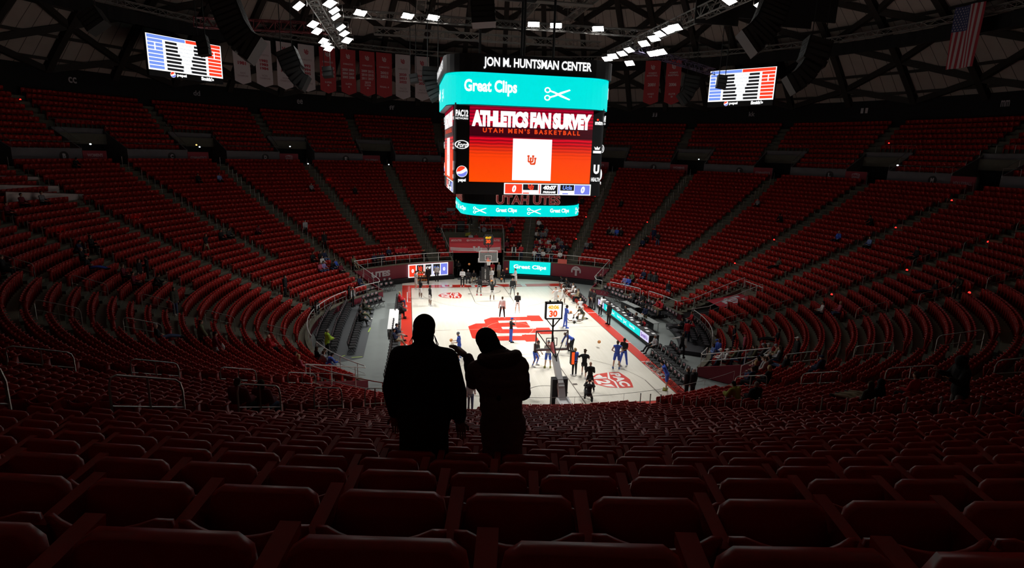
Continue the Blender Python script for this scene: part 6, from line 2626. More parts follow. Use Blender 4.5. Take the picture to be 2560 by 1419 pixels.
# --- on the floor: feet pixel, pose, facing azimuth, height scale, spec, label
FLOOR = [
    (1040, 723, 'stand', 60, 1.06, 'Ws Ws ns W a', 'player in white shirt and shorts at the far left corner of the court'),
    (1051, 746, 'clasp', 60, 1.06, 'Ks Ws ks W c', 'player in black top and white shorts just inside the left sideline'),
    (1075, 764, 'reach', 75, 1.06, 'Kl Ws ks W c', 'player in black top stretching one arm out toward the left sideline'),
    (1070, 709, 'walk', 200, 1.0, 'Kl Kp ks K b', 'person in black walking past the ball rack'),
    (1092, 703, 'stand', 10, 1.0, 'Wl Kp ks K a', 'person in white sweater and dark trousers facing the score display'),
    (1156, 716, 'cross', 190, 1.05, 'Wl Kp ks W c', 'player in white long sleeves and black tights left of the dark tunnel'),
    (1198, 738, 'reach', 20, 1.05, 'Kl Gt ks R c', 'player in black top, grey leggings and red shoes in the far lane'),
    (1230, 752, 'shoot', 10, 1.06, 'Kl Ws ks W c', 'player in black top lifting a ball at the far free throw line'),
    (1228, 713, 'clasp', 190, 1.05, 'Wl Ws ys W a', 'fair haired player in white beside the far stand'),
    (1281, 741, 'stand2', 200, 1.05, 'Kl Gt ks W b', 'player in black top and grey leggings right of the far lane'),
    (1289, 714, 'hold', 260, 1.05, 'Wl Ws ns W a', 'player in white standing behind the one in black top and grey leggings'),
    (1255, 794, 'stand2', 10, 1.03, 'Wl Kp ns W a', 'person in white pullover and black leggings at the edge of the centre logo'),
    (1293, 782, 'clasp', 10, 1.03, 'Kl Ws ns W a', 'player in black long sleeves and white shorts behind the centre logo'),
    (1388, 768, 'both_brow', 200, 1.06, 'Wt Ws ks W a', 'player in white with a hand raised to his head near the right sideline'),
    (1406, 761, 'walk', 110, 1.06, 'Wt Ws ks W c', 'player in white stepping away behind the one scratching his head'),
    (1277, 855, 'brow', 80, 1.05, 'Ks Bp bc K a', 'player in black shirt and blue trousers shading his eyes on the logo'),
    (1451, 772, 'floor_sit', 190, 1.02, 'Wt Ws ys W a', 'player in white sitting on the court near the right sideline'),
    (1437, 802, 'lie', 20, 1.0, 'Wt Ks ks K c', 'player lying on the court being stretched'),
    (1458, 797, 'kneel', 250, 1.0, 'Xs Tp ns K a', 'trainer in black kneeling over the lying player'),
    (1413, 818, 'hold', 80, 1.05, 'Bs Bp ks B c', 'player in blue half hidden behind the near shot clock'),
    (1148, 897, 'hold', 285, 1.07, 'Bs Bs vb L a', 'player in blue holding a ball on the left side of the court'),
    (1336, 914, 'dribble', 130, 1.05, 'Ks Bt ks W b', 'player in black shirt and blue leggings dribbling near the hoop'),
    (1369, 919, 'clasp', 10, 1.05, 'Ws Bs vb Q a', 'player in white shirt, blue shorts and grey cap under the near hoop'),
    (1426, 880, 'bend', 260, 1.04, 'Bl Kp w0 K c', 'coach in blue jacket bending over right of the near backboard'),
    (1459, 940, 'run', 20, 1.05, 'Ks Ks nu W a', 'curly haired player in black running right of the hoop stand'),
    (1473, 978, 'hold', 10, 1.03, 'Kl Kp w0 W a', 'bald coach in black tracksuit seen from behind beside the floor shield'),
    (1435, 938, 'stand', 340, 1.02, 'Bs Kp ys W a', 'player in blue shirt beside the white arm of the hoop stand'),
    (1540, 921, 'hips', 20, 1.08, 'Bt Bs ns L a', 'tall player in blue uniform seen from behind at right'),
    (1558, 912, 'hold', 230, 1.07, 'Ks Bp ks W c', 'player in black shirt and blue trousers next to the tall blue one'),
    (1662, 974, 'lean', 300, 1.05, 'Bt Bs ks Q a', 'player in blue leaning forward at the near right corner'),
    (1471, 1001, 'crouch', 20, 1.0, 'Kl Kp kb K a', 'photographer in black crouching at the near baseline'),
    (1392, 1014, 'stand', 300, 1.0, 'Kl Kp ns K b', 'man in a dark suit left of the near hoop stand'),
    (1311, 993, 'stand2', 30, 1.0, 'Bl Cp ks B b', 'person in blue jacket and grey trousers beyond the pink coat'),
    (1521, 810, 'stand', 250, 1.06, 'Kl Kp ks K b', 'man all in black standing between sideline and scorer table'),
    (1501, 788, 'lean', 60, 1.0, 'Wl Kp ks W c', 'person in white shirt leaning over the far end of the scorer table'),
    (1475, 768, 'stand', 250, 1.0, 'Kl Kp ns K b', 'person in black standing at the near end of the home bench'),
    (1484, 772, 'clasp', 250, 1.0, 'Kl Kp ks K b', 'person in black holding papers beside the home bench'),
    (1438, 703, 'stand', 190, 1.02, 'Kl Kp w0 K a', 'taller of two officers in black before the round wall emblem'),
    (1453, 705, 'stand', 190, .97, 'Kl Kp w0 K a', 'shorter of two officers in black at the far right wall'),
    (1491, 727, 'stand', 220, 1.0, 'Kl Kp ks K b', 'man in black suit below the corner of the far right rail'),
    (1500, 727, 'stand', 230, 1.0, 'Kl Kp w0 K a', 'bald man in black suit below the corner of the far right rail'),
    (1231, 694, 'stand', 200, 1.0, 'Rs Kp ns K a', 'man in red shirt in the tunnel behind the far stand'),
    (1247, 695, 'stand', 230, 1.0, 'Sl Tp ys K a', 'fair haired man in pale shirt and khaki trousers in the tunnel'),
    (1146, 690, 'cross', 170, 1.0, 'Kl Kp ks K b', 'dark clothed guard with folded arms at the left side of the tunnel'),
    (1140, 686, 'stand', 170, 1.0, 'Kl Kp ks K b', 'dark clothed man in the shade at the left edge of the tunnel'),
    (1588, 742, 'stand', 230, 1.0, 'Wl Kp w0 K a', 'usher in black vest and white sleeves by the far right rail'),
    (1646, 794, 'stand', 60, 1.0, 'Rj Np ks K b', 'woman in long red jacket standing at the press rows'),
    (1611, 815, 'clasp', 250, 1.0, 'Nl Tp ns K a', 'man in navy jacket and khaki trousers behind the scorer table'),
    (1716, 860, 'brow', 40, 1.05, 'Rl Np ks K b', 'woman in bright red top raising one hand below the curved rail'),
    (1703, 893, 'reach', 50, 1.0, 'Wl Kp nt K a', 'woman in black vest and white sleeves reaching out near the visiting bench'),
    (882, 766, 'stand', 120, 1.0, 'Wl Kp g0 K a', 'bald usher in black vest and white sleeves on the left floor'),
    (874, 763, 'stand', 100, 1.0, 'Kl Kp kl K b', 'long haired usher in black beside the bald one on the left'),
    (796, 803, 'stand', 290, 1.0, 'Wl Kp ks K a', 'usher in black vest and white sleeves against the left curved rail'),
    (819, 886, 'hold', 60, 1.0, 'Yj Kp gs K a', 'person in bright lime jacket at the end of the left chair block')]
VEST = ('usher in black vest', 'woman in black vest', 'bald usher')

# --- standing on the terraces: feet pixel, pose, facing, scale, spec, label
BOWLSTAND = [
    (352, 706, 'stand', 100, 1.0, 'Kl Kp ns K a', 'left one of a dark clothed pair standing among the left seats'),
    (371, 697, 'clasp', 250, 1.0, 'Kl Kp ks K a', 'right one of a dark clothed pair standing among the left seats'),
    (440, 789, 'stand', 110, 1.0, 'Xj Dp ns W a', 'man in plaid jacket and jeans standing in the left lower rows'),
    (517, 637, 'walk', 120, 1.0, 'Kl Tp ns K a', 'man in dark top and khaki trousers walking along the left rows'),
    (764, 587, 'walk', 160, 1.0, 'Sl Kp ks K a', 'usher in grey top on the stairs of the far left stand'),
    (812, 624, 'stand', 160, 1.0, 'Kl Kp ks K b', 'person all in black on the stairs above the far left corner'),
    (714, 744, 'stand', 100, 1.0, 'Kj Kp ks K a', 'person in long black coat standing in the left rows'),
    (505, 869, 'walk', 70, 1.0, 'Oj Kp ns K a', 'man in olive patterned jacket walking in the lower left'),
    (541, 902, 'walk', 70, 1.0, 'Ml Sp ks S a', 'man in maroon top and pale jeans with a white bag, lower left'),
    (1150, 1030, 'walk', 10, 1.03, 'Dl Kp bc K a', 'man in blue cap and vest walking down beside the black silhouette'),
    (1176, 1024, 'walk', 10, 1.0, 'Sl Dp nl K a', 'long haired woman in grey hoodie and jeans seen between the two silhouettes'),
    (1714, 992, 'stand', 320, 1.0, 'Kj Kp ns K a', 'left one of two men in black jackets at the near right corner'),
    (1729, 995, 'stand', 330, 1.03, 'Kj Kp gs K a', 'right one of two men in black jackets at the near right corner'),
    (1780, 908, 'cross', 280, .95, 'Ll Dp nl K a', 'fan in light blue hoodie with folded arms at the near right corner'),
    (1793, 907, 'stand', 270, .97, 'Bl Dp nl K a', 'fan in blue top with long hair leaning at the near right corner'),
    (1790, 898, 'stand', 280, 1.0, 'Bl Dp bc K b', 'fan in blue cap behind two others in blue, near right corner'),
    (1831, 872, 'hips', 300, 1.0, 'Ns Np ns K a', 'man in dark vest with blue sleeves standing in the right rows'),
    (1857, 897, 'stand', 300, 1.0, 'Pl Np rc K a', 'man in red jacket and red cap standing in the right rows'),
    (1986, 915, 'stand', 290, 1.0, 'Kj Kp wc K a', 'man in white cap and black jacket standing above the near right crowd'),
    (2390, 752, 'lean', 250, 1.0, 'Xl Kp ks K a', 'man in plaid shirt bending over seats high on the right'),
    (1669, 746, 'stand', 240, 1.0, 'Kl Dp gs K a', 'grey haired man in black on the stairs left of the right tunnel'),
    (1623, 719, 'stand', 220, 1.0, 'Cl Kp kl K c', 'left one of a dark pair standing above the right press rows'),
    (1636, 723, 'stand', 220, 1.0, 'Cl Kp kl K c', 'right one of a dark pair standing above the right press rows'),
    (1284, 649, 'stand', 190, 1.0, 'Wl Kp w0 K a', 'usher in black vest and white sleeves at the rail right of the tunnel'),
    (1302, 649, 'cross', 190, 1.0, 'Rl Np ns K a', 'woman in bright red top at the rail right of the tunnel'),
    (1633, 607, 'stand', 200, 1.0, 'Nl Np uc K a', 'man in dark cap and jacket standing in the far right rows'),
    (1643, 619, 'clasp', 230, 1.0, 'Kl Dp ks K b', 'person in black top and jeans standing below the capped man'),
    (1175, 560, 'walk', 160, 1.0, 'Rl Kp ks W a', 'band member in red walking down above the far tunnel, left'),
    (1207, 575, 'walk', 160, 1.0, 'Rl Kp ns W a', 'band member in red stepping down by the drum kit'),
    (1218, 566, 'stand', 180, 1.0, 'Rl Kp ks K a', 'band member in red standing right of the stepping one'),
    (1230, 560, 'hold', 180, 1.0, 'Kl Kp ks K a', 'band member in black with a brass horn above the far tunnel'),
    (1269, 563, 'stand', 190, 1.0, 'El Np ks K a', 'band member in dark teal jacket right of the drum kit')]
# --- seated on the terraces: torso pixel, pose, spec, label
SEATED = [
    (22, 672, 'sit', 'Kj Kp ns K a', 'dark clothed person seated at the far left edge'),
    (186, 640, 'sit', 'Kl Kp gs K a', 'dark clothed person seated in the left group, on the left'),
    (202, 626, 'sit_lean', 'Nl Kp ks K a', 'person in navy leaning forward in the left seated group'),
    (220, 616, 'sit', 'Kl Kp nl K a', 'dark clothed person seated behind the left group'),
    (205, 660, 'recline', 'Kl Bp ks K a', 'person with blue trousers seated at the front of the left group'),
    (318, 690, 'sit', 'Ml Kp ns K a', 'person in maroon seated left of the standing dark pair'),
    (385, 706, 'sit_lean', 'Kl Kp ks K a', 'dark clothed person seated just below the standing pair'),
    (350, 712, 'sit', 'Ml Kp ks K a', 'person in dark red seated below the standing pair'),
    (558, 596, 'sit', 'Kl Kp ks K a', 'left one of two dark people seated high on the left'),
    (576, 592, 'sit', 'Cl Kp ks K a', 'right one of two dark people seated high on the left'),
    (640, 582, 'sit_lean', 'Ml Kp ks K a', 'person in dark red seated alone in the middle left stand'),
    (100, 497, 'sit', 'Gl Kp ns K a', 'person in grey seated below the white press counters'),
    (55, 505, 'sit', 'Ml Kp ks K a', 'person in dark red seated below the white press counters'),
    (12, 535, 'sit', 'Ml Kp ks K a', 'person in dark red seated at the left edge below the counters'),
    (180, 413, 'sit_lean', 'Kl Kp ks K b', 'dark figure seated high at upper left beside the women basketball sign'),
    (500, 456, 'sit', 'Kl Kp ks K b', 'dark figure seated high in the left stand'),
    (548, 450, 'sit', 'Ll Kp ks K a', 'person in pale blue seated high in the left stand'),
    (780, 474, 'sit', 'Gl Kp ks K a', 'person in grey seated high left of the scoreboard'),
    (885, 480, 'sit', 'Kl Kp ks K b', 'dark figure seated high just left of the scoreboard'),
    (778, 650, 'sit', 'Kl Kp ks K b', 'person in black in the family group at the far left corner, leftmost'),
    (797, 642, 'sit', 'Kl Np ks K a', 'person in black at the back of the far left family group'),
    (816, 640, 'sit', 'Nl Lp ns K a', 'child with pale blue trousers in the far left family group'),
    (806, 658, 'sit', 'Wl Kp nl K a', 'person in white in the middle of the far left family group'),
    (802, 676, 'sit', 'Pl Dp nl K a', 'child in pink at the front of the far left family group'),
    (815, 674, 'sit', 'Vl Dp nl K a', 'child in lilac next to the one in pink'),
    (828, 668, 'sit_lean', 'Kl Dp ks K b', 'person in black and jeans in the far left family group'),
    (850, 664, 'sit', 'Bl Dp ns K a', 'person in dark blue at the right end of the family group'),
    (861, 658, 'sit', 'Ol Kp nl K a', 'person in olive behind the one in dark blue'),
    (886, 668, 'sit', 'Ml Kp kl K a', 'person in dark red near the far left rail corner'),
    (893, 668, 'sit_back', 'Pl Tp ns K a', 'person in pink reclining near the far left rail corner'),
    (927, 703, 'sit', 'Nl Dp ks K a', 'person in navy and jeans seated inside the far left rail'),
    (425, 846, 'recline', 'Kl Dp gs K a', 'grey haired man reclining with legs out in the lower left'),
    (681, 868, 'sit', 'Rj Kp w0 K a', 'bald person in bright red seated in the lower left'),
    (724, 910, 'sit', 'Rl Kp ns K a', 'person in red seated left of the blond one in pink'),
    (762, 917, 'sit_back', 'Pl Kp yl K a', 'blond person in pink with dark trousers, lower left rows'),
    (793, 903, 'sit', 'Sl Dp ns K a', 'man in pale grey hoodie at the near left rail corner'),
    (815, 902, 'sit_lean', 'Gl Dp ns K a', 'man in grey hoodie at the near left rail corner'),
    (829, 900, 'sit', 'Tl Kp nl K a', 'long haired person between the grey hoodie and the dark suit'),
    (842, 902, 'sit', 'Kl Kp ns K a', 'man in dark suit at the near left rail corner'),
    (866, 916, 'sit_lean', 'Bl Dp ks K a', 'person in blue hunched at the near left rail corner'),
    (780, 762, 'sit_lean', 'Kl Kp ks K b', 'dark clothed person leaning over the left curved rail'),
    (598, 1010, 'sit', 'Mj Kp ns K a', 'left one of two in dark red jackets seated beyond the near left handrail'),
    (722, 1020, 'sit', 'Mj Dp nl K a', 'right one of two in dark red jackets seated beyond the near left handrail'),
    (933, 647, 'sit', 'Nl Kp ks K b', 'leftmost of three dark figures behind the far left rail'),
    (942, 646, 'sit', 'Kl Kp ks K b', 'middle one of three dark figures behind the far left rail'),
    (953, 645, 'sit', 'Nl Kp ks K b', 'rightmost of three dark figures behind the far left rail'),
    (968, 630, 'sit', 'Nl Kp gs K a', 'grey haired man in navy alone in the second row above the far rail'),
    (1000, 637, 'sit', 'Rl Kp ks K a', 'leftmost of three in red behind the far left rail'),
    (1008, 636, 'sit', 'Rl Kp ns K a', 'middle one of three in red behind the far left rail'),
    (1019, 636, 'sit_arm', 'Rl Kp ks K a', 'rightmost of three in red behind the far left rail'),
    (1068, 640, 'sit', 'Ol Kp yl K a', 'fair haired person in olive left of the far tunnel'),
    (1079, 640, 'sit', 'Kl Kp ks K a', 'person in black left of the far tunnel rail'),
    (1062, 543, 'sit', 'Rl Kp ks K a', 'band member in red at the left end of the upper band row'),
    (1079, 545, 'sit', 'Kl Kp ks K a', 'band member in black second along the upper band row'),
    (1098, 537, 'sit_lean', 'Rl Kp ks K a', 'band member in red left of the grey cases'),
    (1115, 537, 'sit_lean', 'Rl Kp ns K a', 'band member in red just below the grey cases'),
    (1133, 551, 'sit', 'Rl Kp ks K b', 'band member in red right below the grey cases'),
    (1108, 574, 'sit', 'Rl Kp ns K a', 'band member in red near the left platform corner'),
    (1128, 576, 'sit_lean', 'Kl Kp ks K a', 'band member in black near the left platform corner'),
    (1144, 577, 'sit', 'Ml Kp ks K a', 'band member in dark red left of the black loudspeaker'),
    (1271, 569, 'sit', 'Rl Kp gs K a', 'band member in orange red right of the drum kit'),
    (1288, 562, 'sit', 'Rl Kp ks K a', 'band member in red near the stairs right of the drum kit'),
    (1276, 580, 'sit', 'Kl Kp ks K a', 'band member in black right of the drum kit, lower row'),
    (1264, 605, 'sit', 'Kl Kp ks K b', 'camera operator in black right of the far tunnel rail'),
    (1270, 617, 'sit', 'Ml Kp kl K a', 'person in dark red right of the far tunnel rail'),
    (1295, 618, 'sit', 'Kl Kp ks K a', 'person in black behind the woman in red at the far rail'),
    (1520, 584, 'sit', 'Kl Kp gs K a', 'leftmost of four seated together in the far right stand'),
    (1531, 583, 'sit', 'Gl Kp gs K a', 'grey clothed second of four in the far right stand'),
    (1542, 584, 'sit', 'Bl Dp gs K a', 'blue clothed third of four in the far right stand'),
    (1556, 586, 'sit', 'Kl Kp gs K a', 'rightmost of four seated together in the far right stand'),
    (1459, 618, 'sit', 'Cl Dp ks K a', 'left one of three seated by the far right stairs'),
    (1469, 617, 'sit', 'Sl Dp gs K a', 'middle one of three by the far right stairs, in pale grey'),
    (1478, 618, 'sit', 'Kl Kp ks K a', 'right one of three seated by the far right stairs'),
    (1609, 607, 'sit', 'Nl Kp ks K a', 'left one of two seated below the standing capped man'),
    (1617, 607, 'sit', 'Kl Kp ks K a', 'right one of two seated below the standing capped man'),
    (1548, 515, 'recline', 'Kl Kp ks K b', 'dark figure stretched across seats in the far right stand'),
    (1456, 506, 'sit', 'Kl Kp ks K b', 'dark figure seated right of the lower scoreboard ring'),
    (1345, 566, 'sit', 'Wl Kp ns K a', 'person in white seated above the far right crowd'),
    (1354, 569, 'sit', 'Kl Kp ks K a', 'person in black seated above the far right crowd'),
    (1899, 507, 'sit', 'Gl Kp ks K a', 'person in grey seated high in the right stand'),
    (1960, 545, 'sit_lean', 'Kl Kp ks K b', 'dark figure leaning in the right stand'),
    (2173, 560, 'sit_lean', 'Kl Kp ks K b', 'dark figure seated alone far right'),
    (2092, 600, 'sit_back', 'Bl Np w0 K a', 'man in blue top seated alone in the right stand'),
    (2155, 615, 'sit', 'Ll Kp ks K a', 'person in pale blue seated right of the man in blue'),
    (1950, 658, 'recline', 'Xl Kp ks K b', 'person in patterned dark clothes reclining in the right stand'),
    (2275, 643, 'sit_back', 'Kl Kp ks K b', 'dark figure reclining beyond a red step light at right'),
    (2320, 728, 'recline', 'Kl Np ks K b', 'dark figure stretched out left of the bending man in plaid'),
    (2072, 776, 'sit', 'Wl Kp ks K a', 'person in white seated beside one in pink, right stand'),
    (2086, 784, 'sit', 'Pl Dp w0 K a', 'person in pink seated in the right stand'),
    (1939, 847, 'recline', 'Kl Kp ks K b', 'dark figure lying back with pale shoes in the right rows'),
    (1600, 742, 'sit', 'Vl Dp nl K a', 'person in lavender'),
    (1613, 690, 'sit', 'Nl Dp gs K a', 'man in navy seated alone by the stairs of the far right stand'),
    (1560, 706, 'sit', 'Vl Sp gs K a', 'person in lavender top seated above the far right rail'),
    (1572, 712, 'sit', 'Bl Bp ks K a', 'large man in bright blue seated at the far right rail'),
    (1576, 702, 'sit', 'Ol Kp nl K a', 'person in olive behind the man in bright blue'),
    (2062, 925, 'sit', 'Nj Np uc K a', 'man in dark cap and navy jacket seated in the near right rows'),
    (1827, 1000, 'sit_lean', 'Qj Dp ks K a', 'person in yellow green jacket hunched in the near right rows'),
    (1884, 998, 'sit', 'Kj Kp gs K a', 'grey haired person in black next to the yellow green jacket'),
    (1884, 955, 'sit', 'Nl Kp ns K a', 'man in navy and red seated before a fair haired woman'),
    (1903, 955, 'sit', 'Kl Kp yl K a', 'fair haired woman seated beside the man in navy and red'),
    (2185, 995, 'recline', 'Kl Tp kh K a', 'hooded dark figure reclining with bare knees, near right'),
    (2150, 1000, 'recline', 'Xl Tp nl K a', 'dark figure with pale legs reclining, near right'),
    (2262, 985, 'sit', 'Rl Kp ns K a', 'person in dark red seated left of the big black silhouette at right')]
SEATED = [q for q in SEATED if q[4] != 'person in lavender']
CROWD = [(1925, 890, 'Kl', 'gc', 'grey cap'), (1936, 892, 'Tl', 'vb', 'tan coat'), (1948, 895, 'Ol', 'nl', 'brown hair and dark olive coat'), (1922, 908, 'Gj', 'wc', 'white cap and grey hoodie'), (1900, 905, 'Cl', 'vb', 'charcoal top'),
         (1882, 906, 'Oj', 'nb', 'olive jacket and knit hat'), (1873, 912, 'Cj', 'ks', 'dark jacket'), (1897, 925, 'Ml', 'kl', 'dark red top'), (1978, 908, 'Kj', 'ns', 'black jacket, reclining'), (1852, 924, 'Cl', 'ks', 'charcoal sweater'),
         (1842, 932, 'Ol', 'nc', 'olive cap'), (1822, 940, 'Cl', 'ns', 'dark sweater'), (1803, 944, 'Sl', 'ns', 'pale shirt'), (1795, 950, 'Kl', 'ns', 'black shirt'), (1780, 950, 'Gl', 'ks', 'grey hoodie'), (1757, 957, 'Sl', 'ns', 'mottled grey top'),
         (1768, 955, 'Wl', 'ks', 'white patterned top'), (1744, 956, 'Fl', 'ns', 'cream top'), (1745, 966, 'Kl', 'yl', 'black top and fair hair'), (1793, 926, 'Wl', 'wc', 'white round hat, left'), (1817, 926, 'Wl', 'wc', 'white round hat, right')]
# --- on courtside chairs: row, index along it, pose, spec, label
ONCHAIR = [
    ('L1', 3, 'sit_leg', 'Xl Op ns K a', 'person in dark jacket with crossed legs in the front row of the left block'),
    ('L1', 6, 'sit_back', 'Cl Op ks W a', 'person in grey with olive trousers seated in the front row of the left block'),
    ('L1', 9, 'sit_leg', 'Kl Kp ks W a', 'person in black looking at a phone, front row of the left block'),
    ('P', 2, 'sit', 'Rj Dp ys W a', 'woman in red jacket and jeans with white shoes on the left sideline'),
    ('P', 8, 'sit_lean', 'Kj Kp ns K a', 'dark jacketed person bent over the white table on the left sideline'),
    ('P', 14, 'sit_leg', 'Nl Fp ks K b', 'man in navy with cream trousers seated on the left sideline'),
    ('P', 16, 'sit_back', 'Nl Tp ks W b', 'man in dark top with bare legs seated next to the cream trousers'),
    ('H1', 0, 'sit_lean', 'Kl Ws ks W c', 'player in black top first on the home bench'),
    ('H1', 2, 'sit', 'Kl Ws ks W b', 'player in black top with tape, second on the home bench'),
    ('H1', 4, 'sit_lean', 'Kl Ws ks W c', 'player in black top third on the home bench'),
    ('H1', 6, 'sit_back', 'Wt Ws ns W a', 'player in white leaning back on the home bench'),
    ('H1', 8, 'sit', 'Wt Ws ks W c', 'player in white with long legs on the home bench'),
    ('H1', 10, 'sit', 'Tl Kp ns W a', 'person in tan at the near end of the home bench'),
    ('R2', 0, 'sit_back', 'Sl Kp gs K b', 'man in pale grey shirt seated at the near end of the scorer table'),
    ('K1', 1, 'sit', 'Cl Kp ks K a', 'bare armed man in black in the back press row'),
    ('K1', 3, 'sit_back', 'Kl Kp gs K a', 'grey haired person in black in the back press row'),
    ('K1', 7, 'sit', 'Rl Tp ys K a', 'fair haired person in red in the back press row'),
    ('K1', 8, 'sit_arm', 'Rl Tp gs K a', 'person in red with a white striped sleeve in the back press row'),
    ('K2', 3, 'sit_lean', 'Kl Kp w0 K a', 'bald man in black bent over the press table'),
    ('K2', 6, 'sit', 'Kl Kp ks K b', 'person in black in the second press row'),
    ('K3', 1, 'sit', 'Kl Kp ks K a', 'person in black behind the scorer table, far part'),
    ('K3', 3, 'sit_lean', 'Nl Kp ks K b', 'person in navy behind the scorer table'),
    ('K3', 5, 'sit', 'Kl Kp ns K a', 'person in black behind the middle of the scorer table'),
    ('K3', 8, 'sit_lean', 'Kl Kp ks K a', 'official in black leaning on the scorer table, near part'),
    ('K3', 9, 'sit', 'Rl Kp ks K a', 'official in bright red at the near part of the scorer table'),
    ('C0', 1, 'sit', 'Rl Np ns K a', 'person in red seated under the right curved rail'),
    ('C2', 0, 'recline', 'Kl Kp ks S a', 'camera person in black stretched out at the right tunnel mouth')]

SPL = lambda s_: (s_[0], s_[1], s_[3], s_[4], s_[6], s_[7], s_[9], s_[11])
def add_vest(o, pose):
    q = obj('vest', part_me('top', pose, 'tank', 1.03, .03), o)
    setm(q, cm('K'))


def people():
    for px, py, pose, fc, sc, sp, lab in FLOOR:
        P = on_z(px, py, 0)
        J = PJ[pose]
        low = min(J['LA'][2], J['RA'][2])
        P[2] = 0 if pose in ('floor_sit', 'lie', 'kneel', 'crouch') else (FOOT - low) * sc
        o = person(P, fc, pose, lab, SPL(sp), sc)
        if lab.startswith(VEST):
            add_vest(o, pose)
    for px, py, pose, fc, sc, sp, lab in BOWLSTAND:
        H = hit_bowl(px, py, .02)
        P = np.array(H[0])
        j = row_of(H[1]) if H[3] >= 0 else -1
        P[2] = (T(j) if j >= 0 else 0)
        J = PJ[pose]
        P[2] += (FOOT - min(J['LA'][2], J['RA'][2])) * sc
        o = person(P, fc, pose, lab, SPL(sp), sc)
        if lab.startswith(VEST) or 'vest' in lab:
            add_vest(o, pose)
    for px, py, pose, sp, lab in SEATED:
        seat_person(px, py, pose, SPL(sp), lab)
    for k, (px, py, tp, hr, ds) in enumerate(CROWD):
        seat_person(px, py, 'recline' if 'recl' in ds else ['sit', 'sit_lean', 'sit_back'][k % 3], (tp[0], tp[1], 'K' if k % 2 else 'D', 'p', hr[0], hr[1], 'K', 'a'),
                    'spectator with %s, %s along in the near right crowd' % (ds, ordinal(k + 1)))
    # far right crowd: rows behind the wall
    cols = [('W', 'white'), ('R', 'red'), ('K', 'black'), ('R', 'red'), ('G', 'grey'), ('W', 'white'), ('M', 'dark red'), ('N', 'navy')]
    n_ = 0
    for j, az0, az1, dens in ((5, 16.5, 26, .8), (6, 16.4, 26.5, .75), (7, 16.6, 27, .72), (8, 17, 27, .7), (9, 17, 26, .55), (10, 17, 20, .6), (11, 17, 21, .5)):
        k = 0
        for s_ in SITES_BY_ROW[j]:
            if az0 < s_[3] < az1 and rng.random() < dens and (j, s_[3]) not in OCC:
                k += 1
                c = cols[int(rng.integers(0, len(cols)))]
                OCC.add((j, s_[3]))
                person(pol(rb(j), s_[3], T(j)), s_[3] + 180, ['sit', 'sit_lean', 'sit', 'sit_arm'][n_ % 4],
                       'fan in %s, %s from the left in row %d of the far right crowd' % (c[1], ordinal(k), j - 4), (c[0], 'l' if n_ % 3 else 's', 'D' if n_ % 2 else 'K', 'p', 'kny'[n_ % 3], 'sl'[n_ % 2], 'W', 'aab'[n_ % 3]), .96,
                       'fans behind the far right wall')
                n_ += 1
    for row, i, pose, sp, lab in ONCHAIR:
        if i >= len(CHAIRS[row]):
            i = len(CHAIRS[row]) - 1
        P, fc = CHAIRS[row][i]
        person(P, fc, pose, lab, SPL(sp), 1.0)
    for k, (px, py, tp, lab) in enumerate([(1171, 706, 'Cl', 'seated person in charcoal hoodie and pale cap in front of the dark tunnel'), (1185, 707, 'Kl', 'seated person in black top and khaki trousers in front of the dark tunnel'),
                                           (1257, 703, 'Kl', 'seated photographer in black at the right edge of the tunnel')]):
        P = on_z(px, py, 0) + np.array([0, .35, 0])
        chair(P, 185, 'black chair under the %s person before the far tunnel' % ['hooded', 'khaki trousered', 'photographing'][k], 'chairs before the far tunnel', False)
        person(P, 185, 'sit', lab, SPL(tp + ' ' + ['Kp wb K c', 'Tp nc W a', 'Kp ks K a'][k]), 1.0)
    for px, tp, lab in ((1177, 'Wl', 'person in white at the small table above the far tunnel'), (1191, 'Rl', 'person in red at the small table above the far tunnel')):
        P = on_z(px, 596, 3.85)
        P[2] = 3.1
        P[1] += .45
        chair(P, 180, 'chair of the %s person above the far tunnel' % lab.split()[3], 'chairs above the far tunnel', False)
        person(P, 180, 'sit', lab, SPL(tp + ' Kp ns K a'), 1.0)


def seat_person(px, py, pose, sp, lab, sc=1.0):
    H = hit_bowl(px, py, .62)
    P, r, az, jj = H
    j = int(min(max(round((r + .25 - 15.99) / .8128), 5 if (abs(az) < EDGE or abs(az) > 137) else 0), JTOP_NEAR))
    s_ = nearest_seat(P, j)
    OCC.add((j, s_[3]))
    person(pol(rb(j), s_[3], T(j)), s_[3] + 180, pose, lab, sp, sc)


people()
# ================================================================ FOREGROUND FIGURES
def find_az(r, z, px, a0=-176, a1=-150):
    best = None
    for a in np.arange(a0, a1, .02):
        x, y, zc = proj(pol(r, a, z))
        if zc > .5 and (best is None or abs(x - px) < best[0]):
            best = (abs(x - px), a)
    return best[1]


def fore(label, P, face, sc, J, parts, skin='b'):
    o = body_mesh(J, .014).build('person', [M_black, MATS['eye_dark'], MATS['lip']], None, True)
    setm(o, cm(skin, 'skin'))
    o.location = tuple(P)
    o.rotation_euler = (0, 0, -math.radians(face))
    o.scale = (sc,) * 3
    tag(o, label, 'person')
    for nm, mb, m_ in parts:
        mb.build(nm, m_, o, True)
    return o


M_blackcoat = mat('black_jacket_cloth', (.010, .010, .011), .85, noise=.2, nscale=40, bump=.3)
M_pinkcoat = mat('dusky_quilted_coat', (.20, .105, .10), .8, noise=.2, nscale=30, bump=.5)
M_jeansd = mat('black_trousers', (.009, .009, .010), .85)
